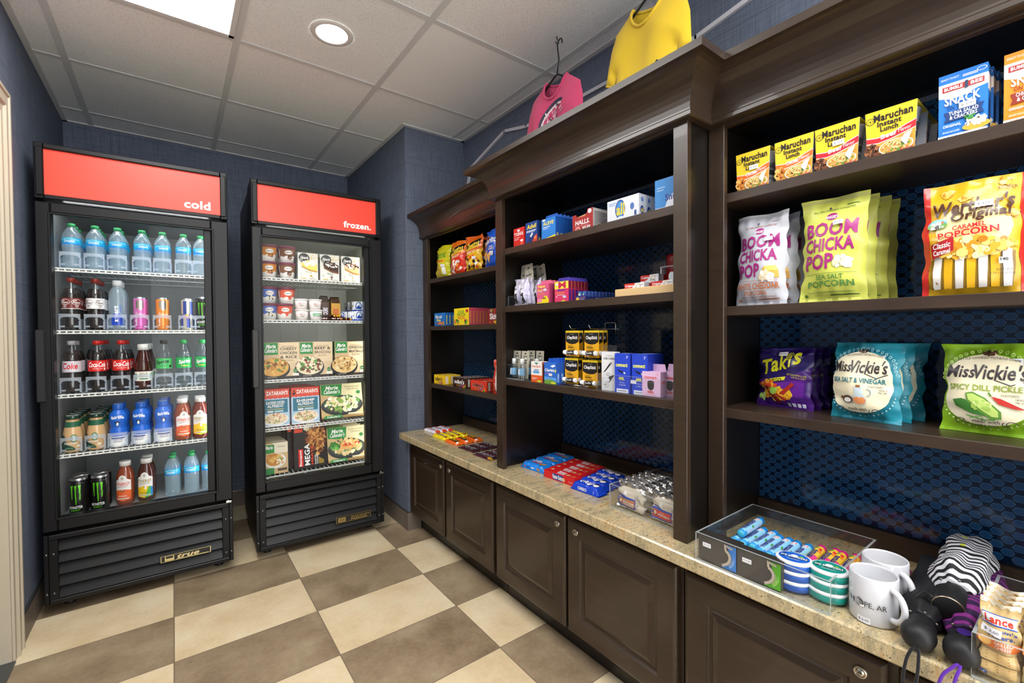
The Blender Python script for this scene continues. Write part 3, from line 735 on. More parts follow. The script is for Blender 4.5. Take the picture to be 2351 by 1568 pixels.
        p.r(.06, .15, .27, .8, '#b7a164'); p.t('TRUE', .09, .3, .24, .6, '#15130f', .02, .2, mat='plastic'); p.t('food service', .42, .55, .95, .82, '#b7a164', .02, .3); p.t('FREEZER', .42, .15, .9, .45, '#b7a164', .03)
    bd = m.build('badge', gr); bd['label'] = 'gold and black maker badge'
    m = MB(); m.box(WC-.03, -.01, .353, WC-.004, .02, .364, '#fff', 'chrome', .002); m.lathe([(.006, .364), (.006, .3675)], '#fff', 'chrome', 10, WC-.02, .0); m.build('hinge', t)
    for x in (.06, WC-.06):
        for y in (.12, .68): m = MB(); m.lathe([(.022, .0), (.022, .01), (.012, .012), (.012, .06)], '#fff', 'black_plastic', 12, x, y); m.build('foot', t)
    for z in zs[:-1]:
        m = MB(); x0, x1 = .045, WC-.045
        for y, zz, hh in ((.074, z-.0008, .0055), (.074, z-.012, .0055), (.36, z-.0075, .0035), (.64, z-.0075, .0035)): m.box(x0, y, zz-hh, x1, y+.0055, zz, '#fff', 'wire_white')
        for i in range(27): x = x0+.006+i*(x1-x0-.014)/26; m.box(x, .08, z-.0042, x+.003, .645, z-.0008, '#fff', 'wire_white'); m.box(x, .075, z-.013, x+.006, .079, z-.006, '#fff', 'wire_white')
        m.build('wire_shelf', t)
    m = MB(); m.box(WC-.0545, .066, .45, WC-.0405, .078, 1.74, '#fff', lamp); m.build('interior_lamp', t)
    m = MB(); m.box(.08, .066, 1.768, WC-.08, .078, 1.7745, '#fff', lamp); m.build('interior_lamp', t)  # extra strip along the top, added to brighten the goods inside
    return t
Z1 = (1.508, 1.232, .947, .680, .390)
Z2 = (1.520, 1.288, .958, .690, .412)
O1, A1 = (-.4563, 2.7108), -.0377
O2, A2 = (.3342, 2.6931), -.0390
fridge('display_cooler', O1, A1, 'tall black glass-door drinks cooler with red sign reading cold', 'cold', Z1, 'liner_grey', 'lamp_strip', 'true')
fz = fridge('display_freezer', O2, A2, 'tall black glass-door freezer with red sign reading frozen', 'frozen.', Z2, 'liner_white', 'lamp_strip_warm', 'freezer')
def inC(O, A, x, y, z): return (O[0]+x*cos(A)-y*sin(A), O[1]+x*sin(A)+y*cos(A), z)
# ------------------------------------------------------------------ bottles, cans and tubs in the cooler
def bottle(name, body, bodymat, cap, label=None, liquid=None, n=24, ripple=None, lid2=None, extra=None):
    """body: profile of the outer wall; cap: (profile, colour); label: fn(mb); liquid: (profile, colour, material)"""
    t = thing(name)
    m = MB(); m.lathe(body, '#fff' if bodymat[0] is None else bodymat[0], bodymat[1], n, rip=ripple); m.build('bottle_body', t)
    if liquid: m = MB(); m.lathe(liquid[0], liquid[1], liquid[2], n, rip=ripple); m.build('drink', t)
    m = MB(); m.lathe(cap[0], cap[1], cap[2] if len(cap) > 2 else 'plastic', 20, rip=(lambda a, z: 1+.02*(int(a*40/2/pi) % 2))); 
    if extra: extra(m)
    m.build('cap', t)
    if label: m = MB(); label(m); m.build('label', t)
    return t
def sleeve(m, r, z0, z1, col, draw=None, mat='card', span=2.2, rf=None, n=28):
    k = 6
    prof = [((rf(z0+(z1-z0)*i/k) if rf else r)+.0004, z0+(z1-z0)*i/k) for i in range(k+1)]
    m.lathe(prof, col, mat, n, cap=False)
    if draw: draw(cyl(m, r, z0, z1, mat, span, rf=rf))

def water(h=.205, r=.0325):
    body = [(.026, 0), (.03, .004), (r, .016), (r, .03)]
    z = .03
    while z < .085: body += [(r-.0018, z+.004), (r, z+.009)]; z += .011
    body += [(r, .10), (r-.001, .104), (r, .108), (r, .138), (r-.001, .142), (r, .147), (r-.003, .158), (.021, .175), (.0135, .187), (.0125, .190), (.0125, .196)]
    def lab(m):
        def d(p):
            p.g([(0, .1), (.3, .35), (.5, .2), (.75, .1), (1, .3), (1, 0), (0, 0)], '#2b86d8'); p.g([(0, .72), (.5, .95), (1, .7), (1, .6), (.5, .84), (0, .62)], '#8fe3f2')
            p.t('DASANI', .26, .30, .76, .68, '#f4fbff', .01)
        sleeve(m, r, .108, .138, '#28aee0', d, 'film')
    return bottle('water_bottle', body, (None, 'water'), ([(.0145, .190), (.0145, .203), (.013, .205)], '#2f9a5c'), lab, None, 22)
def soda(name, capcol, labcol, draw, liquid, h=.238, r=.0345, bodymat='pet', zl=(.095, .145), dark=True):
    body = [(.022, 0), (.028, .002), (.033, .012), (r, .03), (r, .075), (r-.004, .088), (r-.002, .094), (r-.002, .148), (r-.001, .152), (r-.003, .163), (.027, .182), (.019, .201), (.0135, .214), (.0125, .218), (.0125, .226)]
    petal = lambda a, z: 1-(.10*max(0, 1-z/.028))*(.5-.5*cos(5*a))
    liq = None
    if liquid:
        liq = ([(.021, .001), (.027, .003), (.032, .0125), (r-.0012, .03), (r-.0012, .075), (r-.0052, .088), (r-.0032, .094), (r-.0032, .148), (r-.0022, .152), (r-.0042, .163), (.0255, .182), (.0225, .190)], liquid, 'liquid')
    def lab(m): sleeve(m, r-.0015, zl[0], zl[1], labcol, draw, 'film', 2.4)
    t = bottle(name, body, (None, bodymat), ([(.0148, .217), (.0148, .233), (.0135, .236)], capcol), lab, liq, 30, petal)
    return t
COLA = '#1c0f0b'
def d_drp(bg, fg):
    def d(p):
        for cx in (.22, .74):
            p.e_(cx, .62, .23, .27, fg); p.e_(cx, .62, .215, .235, bg); p.t('Dr', cx-.16, .66, cx+.02, .84, fg, .03, .2); p.t('Pepper', cx-.18, .44, cx+.18, .68, fg, .03, .2)
            p.e_(cx, .24, .09, .12, fg); p.e_(cx, .24, .08, .10, bg); p.t('23' if bg != '#f0eef0' else 'DIET', cx-.05, .18, cx+.05, .30, fg, .02)
        p.r(0, 0, 1, .05, fg)
    return d
def d_coke(p):
    p.t('Coca-Cola', .12, .38, .92, .86, '#fff', .02, .35); p.line([(.15, .36), (.5, .42), (.85, .34)], .015, '#fff'); p.t('ORIGINAL TASTE', .3, .2, .75, .28, '#fff'); p.r(.82, .1, .9, .3, '#eee')
def d_diet(p): p.t('Coke', .2, .28, .88, .84, '#d2222a', .03, .2); p.t('diet', .15, .78, .32, .92, '#333', .0, .2); p.r(0, 0, 1, .05, '#b8b8be')
def d_spr(p):
    p.g([(.0, .2), (.45, .5), (.7, .95), (1, 1), (1, .3), (.5, .0)], '#1fa552'); p.t('Sprite', .2, .38, .85, .85, '#fff', .04, .25, .12); p.r(.35, .2, .7, .26, '#f5e23c')
def d_sprz(p): p.t('Sprite', .1, .38, .8, .88, '#0d0f0d', .03, .25, .12); p.t('ZERO SUGAR', .3, .25, .7, .34, '#0d0f0d'); p.r(.8, .1, .95, .35, '#0d0f0d')
def smart():
    body = [(.024, 0), (.031, .004), (.034, .014), (.034, .14), (.0335, .16), (.031, .178), (.024, .193), (.017, .201), (.0165, .208)]
    def lab(m):
        def d(p): p.g([(.25, 0), (.75, 0), (.75, .33), (.70, .40), (.30, .40), (.25, .33)], '#2346b4'); p.t('smart', .30, .48, .70, .62, '#e9f2fb', .04, 0, pi/2)
        p = cyl(m, .034, .02, .15, 'film', 2.0); p.g([(.2, .02), (.8, .02), (.8, .30), (.66, .44), (.34, .44), (.2, .30)], '#2346b4')
        f = p.fn
        v, fc, asp = text_mesh('smart', .04); p.put([(.36+.22*(1-b), .14+.58*a) for a, b in v], fc, '#f3f8ff')
        v, fc, asp = text_mesh('water', .0); p.put([(.62+.12*(1-b), .46+.3*a) for a, b in v], fc, '#2a55c8')
    return bottle('water_bottle', body, (None, 'water'), ([(.0185, .206), (.0185, .231), (.017, .233)], '#d5d8dc'), lab)
def can(name, r, h, col, draw, span=2.2, band=None):
    t = thing(name); m = MB(); k = .004
    m.lathe([(r*.78, 0), (r*.86, .002), (r*.97, .008), (r, .012), (r, h-.014), (r*.97, h-.008)], col, 'can', 32, cap=True); draw(cyl(m, r, .012, h-.014, 'can', span)); m.build('can_body', t)
    m = MB(); m.lathe([(r*.975, h-.008), (r*.90, h-.001), (r*.89, h), (r*.86, h), (r*.85, h-.004), (0, h-.0045)], '#c8c9cc', 'metal', 32, cap=False); m.box(-.006, -.012, h-.0044, .006, .006, h-.003, '#b4b5b8', 'metal'); m.build('can_lid', t)
    return t
attr_mat('can', .25, .6, .25, nscale=200, nstr=.01, coat=.2)
def d_rb(bg, sh):
    def d(p):
        p.g([(.25, .99), (.75, .99), (.75, .70), (.55, .62), (.25, .72)], '#c9c4bd', 'metal'); p.t('THE', .2, .52, .34, .57, '#fff'); p.t('EDITION', .2, .43, .8, .51, '#fff'); p.r(.15, .02, .85, .06, sh)
        v, f, a = text_mesh('RedBull', .03); p.put([(.20+.12*(1-b), .06+.34*q) for q, b in v], f, '#fff')
    return d
def d_rbc(p):
    for x in (-.3, .2, .7): p.g([(x, .5), (x+.25, .5), (x+.25, 1), (x, 1)], '#1d3f9e'); p.g([(x+.25, 0), (x+.5, 0), (x+.5, .5), (x+.25, .5)], '#1d3f9e')
    p.e_(.5, .45, .1, .06, '#f2c230'); p.t('RedBull', .3, .38, .7, .47, '#d3222c', .03); p.t('ENERGY DRINK', .3, .33, .7, .37, '#d3222c')
def d_mon(p):
    R = random.Random(4); g = '#5ecb1f'
    for x, y0 in ((.22, .48), (.43, .30), (.64, .44)):
        a = [(x, .88), (x+.15, .90), (x+.13, .80)]
        k = [(x+.125+R.uniform(-.012, .012), .80-(i+1)*(.80-y0)/6) for i in range(6)]; a += k+[(x+.09, y0-.03)]
        a += [(q[0]-.075+R.uniform(-.012, .012)+.03*i/6, q[1]) for i, q in reversed(list(enumerate(k)))]+[(x+.03, .82)]
        p.g(a, g)
    p.t('MONSTER', .12, .15, .88, .24, '#f1f1ee', .03); p.t('ENERGY', .25, .08, .75, .125, g, .02)
    for x in (.05, .12, .19, .81, .88, .95): p.e_(x, .95, .015, .008, '#c9c9c9')
def peak():
    body = [(.027, 0), (.034, .004), (.036, .012), (.036, .035), (.033, .04), (.033, .085), (.036, .09), (.0355, .10), (.030, .135), (.022, .168), (.0185, .182), (.0185, .190)]
    def lab(m): sleeve(m, .0335, .04, .085, '#efece2', lambda p: (p.t('GOLD', .3, .66, .7, .92, '#6b5a2a', .03), p.t('PEAK', .3, .36, .7, .64, '#6b5a2a', .03), p.r(.3, .16, .7, .28, '#2d7a4c'), p.e_(.1, .5, .09, .3, '#3d8b4c'), p.e_(.9, .5, .09, .3, '#3d8b4c')), 'card', 2.4)
    return bottle('tea_bottle', body, ('#3a160c', 'liquid'), ([(.0215, .188), (.0215, .214), (.020, .217)], '#dcdcda'), lab)
def frapp():
    body = [(.028, 0), (.033, .004), (.0345, .012), (.0345, .07), (.0325, .09), (.0265, .125), (.0235, .143), (.0235, .150)]
    def lab(m):
        rf = lambda z: .0345+.0006 if z < .07 else .0345-(z-.07)*.145
        p = cyl(m, .0345, .012, .085, 'card', 2.6, rf=lambda z: .0352); p.g([(.0, .0), (.6, .0), (.52, .18), (.34, .30), (.20, .55), (.18, .85), (.10, .95), (0, .9)], '#1c4634')
        p.e_(.52, .72, .13, .24, '#1f6b47'); p.e_(.52, .72, .10, .185, '#e6ece2'); p.e_(.52, .72, .085, .157, '#1f6b47'); p.g([(.45, .58), (.49, .72), (.47, .80), (.52, .86), (.57, .80), (.55, .72), (.59, .58)], '#e6ece2')
        p.t('Frappuccino', .14, .32, .66, .50, '#f3efe4', .03, .2); p.r(.62, .15, .75, .3, '#e2d9c2'); p.t('COFFEE DRINK', .2, .1, .5, .15, '#bfe0c4')
        m.lathe([(.0287, .112), (.0247, .138)], '#1f5a41', 'card', 28, cap=False)
    def ex(m): m.lathe([(.0215, .1642), (.012, .1643)], '#e4ece4', 'plastic', 24, cap=False); m.lathe([(.012, .1644), (.009, .1645)], '#1d4636', 'plastic', 24, cap=False)
    return bottle('coffee_bottle', body, ('#cfa878', 'gloss'), ([(.0275, .149), (.0285, .151), (.0285, .161), (.0265, .164), (0, .164)], '#173529', 'gloss'), lab, None, 28, None, None, ex)
def fairlife():
    body = [(.028, 0, '#f1f1f1'), (.033, .004, '#f1f1f1'), (.0345, .014, '#f1f1f1'), (.0345, .052, '#1f62c8'), (.0345, .082, '#1f62c8'), (.031, .088, '#1f62c8'), (.031, .102, '#1f62c8'), (.0345, .108, '#1f62c8'), (.0345, .150, '#1f62c8'), (.031, .160, '#1f62c8'), (.021, .172, '#1f62c8'), (.019, .176, '#1f62c8')]
    def lab(m):
        p = cyl(m, .0345, .014, .155, 'card', 2.4); p.t('fairlife', .2, .84, .8, .95, '#fff', .04, 0, 0, None, .02); p.e_(.5, .73, .075, .05, '#141b22'); p.e_(.5, .69, .045, .055, '#f3f3f3'); p.e_(.41, .745, .05, .012, '#141b22'); p.e_(.59, .745, .05, .012, '#141b22'); p.e_(.5, .655, .05, .025, '#d9dde2')
        p.r(.2, .20, .8, .235, '#1b3f8e'); p.t('CORE POWER', .28, .14, .72, .185, '#28579f'); p.r(.3, .09, .7, .11, '#8a8f98')
    def ex(m): m.lathe([(.016, .2022), (.0, .2023)], '#e8ecef', 'plastic', 24, cap=False); m.box(-.006, -.004, .2023, .006, .003, .2026, '#3a4a66', 'plastic')
    return bottle('milk_bottle', body, (None, 'plastic'), ([(.0205, .175), (.0215, .177), (.0215, .200), (.0195, .202)], '#1d58b5'), lab, None, 28, None, None, ex)
def synergy(col, kind):
    body = [(.026, 0), (.0325, .003), (.0345, .012), (.0345, .125), (.0335, .14), (.028, .162), (.0205, .175), (.019, .180), (.019, .186)]
    def lab(m):
        p = cyl(m, .0345, .018, .145, 'card', 2.3)
        sh = [(.08, .06), (.35, .03), (.5, .0), (.65, .03), (.92, .06), (.92, .78), (.72, .84), (.64, .95), (.5, 1), (.36, .95), (.28, .84), (.08, .78)]
        p.g(sh, '#ece7e4')
        low = [(.08, .06), (.35, .03), (.5, .0), (.65, .03), (.92, .06), (.92, .40), (.5, .47), (.08, .40)]
        if kind == 'orange': p.g(low, '#e2632d'); p.b(.5, .40, .1, .06, ['#7e2a1c', '#a5482c', '#d9b8a0'], 14, .05, 3)
        else:
            p.g(low, '#f0c51c'); p.g([(.5, .0), (.65, .03), (.92, .06), (.92, .40), (.7, .44)], '#4fb04a' if kind == 'tri' else '#a9cf2b'); p.g([(.78, .05), (.92, .06), (.92, .4), (.8, .42)], '#2d8fd0' if kind == 'tri' else '#7fc241'); p.b(.5, .42, .12, .07, ['#3c9a45', '#e04a2c', '#fff', '#f0c51c', '#2d8fd0'], 16, .045, 5)
        p.e_(.5, .87, .07, .06, '#b9b3ac'); p.t('SYNERGY', .14, .60, .86, .72, '#d8482e' if kind == 'orange' else '#9a8b2a', .02); p.r(.25, .545, .75, .565, '#9b9088'); p.t('RAW KOMBUCHA', .3, .18, .7, .23, '#fff' if kind == 'orange' else '#24343c'); p.r(.2, .08, .8, .13, '#c9c2b8')
    return bottle('kombucha_bottle', body, (col, 'liquid'), ([(.0225, .184), (.0225, .204), (.021, .207)], '#e3e0dc'), lab)

K = {}
def kind(key, fn, cat, group):
    K[key] = Kind(fn, cat, group)
kind('das', water(), 'bottle', 'water bottles in the cooler')
kind('drp', soda('soda_bottle', '#8c2a24', '#6e2220', d_drp('#6e2220', '#efe6e4'), COLA), 'bottle', 'soda bottles in the cooler')
kind('drd', soda('soda_bottle', '#8c2a24', '#f0eef0', d_drp('#f0eef0', '#4a3436'), COLA), 'bottle', 'soda bottles in the cooler')
kind('smt', smart(), 'bottle', 'water bottles in the cooler')
kind('rbp', can('drink_can', .0265, .158, '#d86fb8', d_rb('#d86fb8', '#b94b98')), 'can', 'energy drink cans in the cooler')
kind('rbo', can('drink_can', .0265, .158, '#ea8a1e', d_rb('#ea8a1e', '#c76a10')), 'can', 'energy drink cans in the cooler')
kind('rbb', can('drink_can', .0265, .158, '#c3bfae', d_rbc), 'can', 'energy drink cans in the cooler')
kind('mon', can('drink_can', .033, .168, '#131314', d_mon, 2.0), 'can', 'energy drink cans in the cooler')
kind('dco', soda('cola_bottle', '#a9aaae', '#cfc9d2', d_diet, COLA), 'bottle', 'soda bottles in the cooler')
kind('cok', soda('cola_bottle', '#c8251f', '#d3271f', d_coke, COLA), 'bottle', 'soda bottles in the cooler')
kind('pk', peak(), 'bottle', 'tea bottles in the cooler')
kind('spz', soda('soda_bottle', '#1a1b1a', '#3fb35f', d_sprz, None, bodymat='pet'), 'bottle', 'soda bottles in the cooler')
kind('spr', soda('soda_bottle', '#2a9a4e', '#23a455', d_spr, None, bodymat='pet'), 'bottle', 'soda bottles in the cooler')
kind('frp', frapp(), 'bottle', 'coffee bottles in the cooler')
kind('fair', fairlife(), 'bottle', 'milk bottles in the cooler')
kind('syo', synergy('#8a4128', 'orange'), 'bottle', 'kombucha bottles in the cooler')
kind('syg', synergy('#6b2a1e', 'green'), 'bottle', 'kombucha bottles in the cooler')
kind('syt', synergy('#4a2016', 'tri'), 'bottle', 'kombucha bottles in the cooler')
DESC = {'das': 'clear water bottle with green cap', 'drp': 'dark soda bottle with maroon label', 'drd': 'dark diet soda bottle with white label', 'smt': 'tall clear water bottle with blue label', 'rbp': 'pink energy drink can', 'rbo': 'orange energy drink can', 'rbb': 'blue and silver energy drink can', 'mon': 'black energy drink can with green claw mark', 'dco': 'diet cola bottle with grey cap', 'cok': 'cola bottle with red label', 'pk': 'brown tea bottle with white cap', 'spz': 'lemon soda bottle with black cap', 'spr': 'lemon soda bottle with green cap', 'frp': 'tan glass coffee bottle with dark lid', 'fair': 'blue and white milk bottle', 'syo': 'orange-label kombucha bottle', 'syg': 'yellow-green-label kombucha bottle', 'syt': 'rainbow-label kombucha bottle'}
SHELF = ['top', 'second', 'third', 'fourth', 'bottom']
# (kind, x along the shelf, how many deep)
ROWS = [
 [('das', .091, 3), ('das', .171, 4), ('das', .25, 3), ('das', .339, 3), ('das', .417, 2), ('das', .501, 1), ('das', .572, 1)],
 [('drp', .085, 3), ('drd', .167, 3), ('smt', .245, 2), ('rbp', .327, 2), ('rbo', .412, 2), ('rbb', .511, 3), ('mon', .578, 2)],
 [('dco', .083, 2), ('cok', .168, 4), ('cok', .253, 3), ('pk', .334, 4), ('spz', .414, 1), ('spr', .493, 3), ('spr', .572, 3)],
 [('frp', .080, 4), ('frp', .160, 5), ('fair', .238, 2), ('fair', .322, 3), ('fair', .406, 3), ('syo', .483, 3), ('syg', .558, 2)],
 [('mon', .095, 2), ('mon', .168, 2), ('syo', .253, 1), ('syt', .333, 2), ('das', .436, 2), ('das', .516, 2), ('das', .590, 1)]]
RAD = {'das': .0665, 'mon': .068, 'rbp': .055, 'rbo': .055, 'rbb': .055}
R = random.Random(7)
for si, row in enumerate(ROWS):
    cnt = {}
    tot = {}
    for k, x, n in row: tot[k] = tot.get(k, 0)+1
    for k, x, n in row:
        i = cnt.get(k, 0); cnt[k] = i+1
        who = DESC[k]+(', '+ORD[i]+' from left' if tot[k] > 1 else '')
        for d in range(n):
            y = .125+(.05 if si == 4 and k != 'mon' else 0)+d*(RAD.get(k, .0715)+.003)
            xx = x+(R.uniform(-.002, .002) if d else 0)
            pos = 'front of ' if d == 0 else ORD[d]+' row on ' if d else ''
            K[k].put(inC(O1, A1, xx, y, Z1[si]+.0002), A1+R.uniform(-.25, .25), f"{who}, {'front' if d == 0 else ORD[d]} row, {SHELF[si]} cooler shelf")
K['dco'].put(inC(O1, A1, (.126), .368, Z1[2]+.0002), A1, "diet cola bottle with grey cap standing alone farther back on cooler's third shelf")
# milky bottle guides clipped to the shelves
def guide(wd=.0705):
    t = MB(); h = .072; r = wd/2
    def arcpt(u, z): a = -pi/2+(u-.5)*1.9; return (r*1.02*sin((u-.5)*1.9)*.98/sin(.95), -.006-r*.55*(cos((u-.5)*1.9)-cos(.95)), z)
    n = 16
    def strip(z0, z1, u0, u1):
        for i in range(n):
            a, b = u0+(u1-u0)*i/n, u0+(u1-u0)*(i+1)/n; z0a, z1a = (z0(a), z1(a)) if callable(z0) else (z0, z1); z0b, z1b = (z0(b), z1(b)) if callable(z0) else (z0, z1)
            A = [Vector(arcpt(a, z0a)), Vector(arcpt(b, z0b)), Vector(arcpt(b, z1b)), Vector(arcpt(a, z1a))]; o = Vector((0, .0014, 0))
            v = A+[p+o for p in A]; t.add(v, [(0, 1, 2, 3), (7, 6, 5, 4), (0, 4, 5, 1), (2, 6, 7, 3)]+([(0, 3, 7, 4)] if i == 0 else [])+([(1, 5, 6, 2)] if i == n-1 else []), '#fff', 'milky', False)
    low = lambda u: .058-.03*abs(2*u-1)**5
    strip(low, lambda u: h, 0, 1); strip(lambda u: .004, lambda u: .04, 0, .10); strip(lambda u: .004, lambda u: .04, .90, 1)
    strip(lambda u: .012, lambda u: .020, .10, .32); strip(lambda u: .012, lambda u: .020, .68, .90)
    for s in (-1, 1): t.box(s*r*1.0-.0007, -.004, .001, s*r*1.0+.0007, .16, .05, '#fff', 'milky')
    return t.build('bottle_guide')
G = Kind(guide(), 'shelf organizer', 'milky bottle guides on the cooler shelves')
for si in range(4):
    for j, (k, x, n) in enumerate(ROWS[si]):
        if si == 3 and j > 4: continue
        G.put(inC(O1, A1, x, .092, Z1[si]+.0002), A1, f"milky plastic bottle guide, {ORD[j]} from left on the cooler's {SHELF[si]} shelf")
# ------------------------------------------------------------------ frozen food
WHITE, BLK = '#f2f1ee', '#161514'
def cup(name, col, lidc, draw, r0=.034, r1=.0445, h=.092, lid=.014):
    t = thing(name); m = MB(); hb = h-lid
    m.lathe([(r0-.003, 0), (r0, .001), (r1-.0015, hb)], col, 'card', 32); draw(cyl(m, r1, .004, hb-.001, 'card', 2.6, rf=lambda z: r0+(r1-.0015-r0)*z/hb)); m.build('cup', t)
    m = MB(); m.lathe([(r1, hb-.001), (r1+.001, hb), (r1+.001, h-.002), (r1-.001, h), (r1-.004, h), (r1-.0045, h-.002), (0, h-.002)], lidc, 'card', 32, cap=False); m.build('lid', t)
    return t
def d_ice(bg, blob, txtc, seed):
    def d(p):
        p.g([(0, .38), (.1, .45), (.22, .36), (.4, .47), (.6, .36), (.8, .5), (.92, .42), (1, .5), (1, 1), (0, 1)], bg)
        p.e_(.5, .72, .21, .17, '#b98a4a'); p.e_(.5, .72, .20, .155, WHITE); p.t('Häagen-Dazs', .34, .66, .66, .78, BLK, .02)
        p.b(.56, .38, .13, .14, blob, 12, .05, seed); p.t('ice cream', .38, .10, .62, .16, txtc)
    return d
LIDC = '#6f2f45'
kind('icar', cup('ice_cream_tub', WHITE, LIDC, d_ice('#cf8430', ['#c9762a', '#a3501c', '#e0a050', '#6b3416'], '#a3501c', 1)), 'ice cream tub', 'ice cream tubs in the freezer')
kind('icho', cup('ice_cream_tub', WHITE, LIDC, d_ice('#7c5138', ['#4a2818', '#6b4028', '#2c1710', '#8c6044'], '#4a2818', 2)), 'ice cream tub', 'ice cream tubs in the freezer')
kind('ivan', cup('ice_cream_tub', WHITE, LIDC, d_ice('#5a77c4', ['#f3e9c2', '#e8d88c', '#3f4d2a', '#fff'], '#3c58a8', 3)), 'ice cream tub', 'ice cream tubs in the freezer')
kind('istr', cup('ice_cream_tub', WHITE, LIDC, d_ice('#dd5a3e', ['#d8392c', '#b82a22', '#f0806a', '#f6c0b0'], '#c03a2c', 4)), 'ice cream tub', 'ice cream tubs in the freezer')
def d_real(p): p.t('Treat your', .3, .66, .62, .78, '#2f7a4a', .01); p.t('REAL', .3, .50, .52, .63, '#d2292c', .03); p.t('self', .54, .50, .64, .62, '#2f7a4a'); p.r(.34, .38, .6, .42, '#4a8a5c'); p.r(.36, .30, .58, .34, '#4a8a5c')
def d_lui(p): p.r(.2, .40, .85, .72, '#2aa35a'); p.t("LUIGI'S", .26, .46, .80, .66, '#fff', .03); p.t('REAL ITALIAN ICE', .25, .28, .8, .36, '#c2423c')
kind('iia', cup('italian_ice_cup', '#f4e9e8', '#f4f1ee', d_real, .029, .0365, .0615, .006), 'cup', 'italian ice cups in the freezer')
kind('iib', cup('italian_ice_cup', '#f4f1ee', '#f4f1ee', d_lui, .029, .0365, .0615, .006), 'cup', 'italian ice cups in the freezer')
def fzp(k, x, y, z, label, rot=0., lean=0.): return K[k].put(inC(O2, A2, x, y, z+.0003), (lean, 0, A2+rot), label)
NAMES = {'icar': 'caramel ice cream tub with maroon lid', 'icho': 'chocolate ice cream tub with maroon lid', 'ivan': 'vanilla ice cream tub with blue swirl', 'istr': 'strawberry ice cream tub with red swirl'}
for k, x, si in (('icar', .092, 0), ('icho', .187, 0), ('ivan', .090, 1), ('istr', .182, 1)):
    dx = -.012 if k == 'istr' else 0
    fzp(k, x+dx, .145, Z2[si], f"{NAMES[k]}, lower of the front pair on {SHELF[si]} freezer shelf"); fzp(k, x, .147, Z2[si]+.0925, f"{NAMES[k]}, upper of the front pair on {SHELF[si]} freezer shelf", .1)
    fzp(k, x, .245, Z2[si], f"{NAMES[k]}, lower of the rear pair on {SHELF[si]} freezer shelf"); fzp(k, x+.002, .245, Z2[si]+.0925, f"{NAMES[k]}, upper of the rear pair on {SHELF[si]} freezer shelf", .1)
for i, x in enumerate((.262, .338)):
    s = ('left', 'right')[i]
    fzp('iia' if i == 0 else 'iib', x, .15, Z2[1], f"lower white italian ice cup of the {s} pair on second freezer shelf", .1*i); fzp('iia', x-.004, .15, Z2[1]+.0618, f"upper white italian ice cup of the {s} pair on second freezer shelf", .1*i)
# cream pie cartons
def d_pie(cols, seed, cap):
    def d(p):
        for a in ((.55, 1., .7, .8), (.8, 1, .62, .78), (.95, 1, 1, .85), (.58, .8, 1, .84)): p.line([(a[0], a[1]), (a[2], a[3])], .018, '#e2c03c')
        p.e_(.31, .81, .27, .175, '#3b3c3a'); p.e_(.2, .74, .1, .06, '#3b3c3a'); p.t('Edwards', .13, .77, .52, .88, WHITE, .03, .3); p.e_(.16, .75, .07, .045, WHITE); p.e_(.16, .75, .05, .03, '#3b3c3a')
        p.g([(.14, .62), (.5, .75), (.96, .62), (.96, .36), (.6, .40), (.2, .52)], cols[0]); p.g([(.2, .52), (.6, .40), (.96, .36), (.96, .30), (.58, .34), (.17, .48)], cols[1]); p.b(.55, .62, .36, .10, cols[2:], 40, .06, seed)
        p.g([(.3, .40), (.7, .28), (.76, .20), (.36, .32)], '#e9ebe4'); p.t(cap, .36, .25, .68, .34, '#6a7a5a', 0, 0, -.25); p.b(.62, .15, .1, .05, [cols[0], cols[1], cols[2]], 8, .05, seed+1)
        p.t('2', .12, .16, .18, .25, '#8a8f8c'); p.r(.12, .05, .4, .09, '#d9c98a'); p.r(.55, .05, .9, .07, '#b9bdb6')
    return d
for nm, cols, cap, x, w in (('key lime', ['#f2dc6a', '#c79a3a', '#fbf8ee', '#f4efd8', '#fff'], 'Key Lime', .293, .108), ('chocolate cream', ['#3f2418', '#7a5030', '#fbf8f2', '#5a3826', '#3a2016', '#fff'], 'Chocolate', .413, .108), ('turtle caramel', ['#e9c98e', '#c08a44', '#fbf8f2', '#8c5a30', '#5a3220', '#fff'], 'Turtle', .534, .110)):
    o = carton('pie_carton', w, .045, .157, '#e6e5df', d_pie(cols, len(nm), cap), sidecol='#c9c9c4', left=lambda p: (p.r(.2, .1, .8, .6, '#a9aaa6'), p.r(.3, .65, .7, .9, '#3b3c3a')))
    o.location = inC(O2, A2, x, .118, Z2[0]+.0003); o.rotation_euler = (0, 0, A2); tag(o, f"white {nm} pie carton on the top freezer shelf", 'food carton', 'pie cartons in the freezer')
    for q in (1, 2):
        o2 = dup(o); o2.location = inC(O2, A2, x, .118+.047*q, Z2[0]+.0003); tag(o2, f"white {nm} pie carton, {ORD[q]} one back on top freezer shelf", 'food carton', 'pie cartons in the freezer')
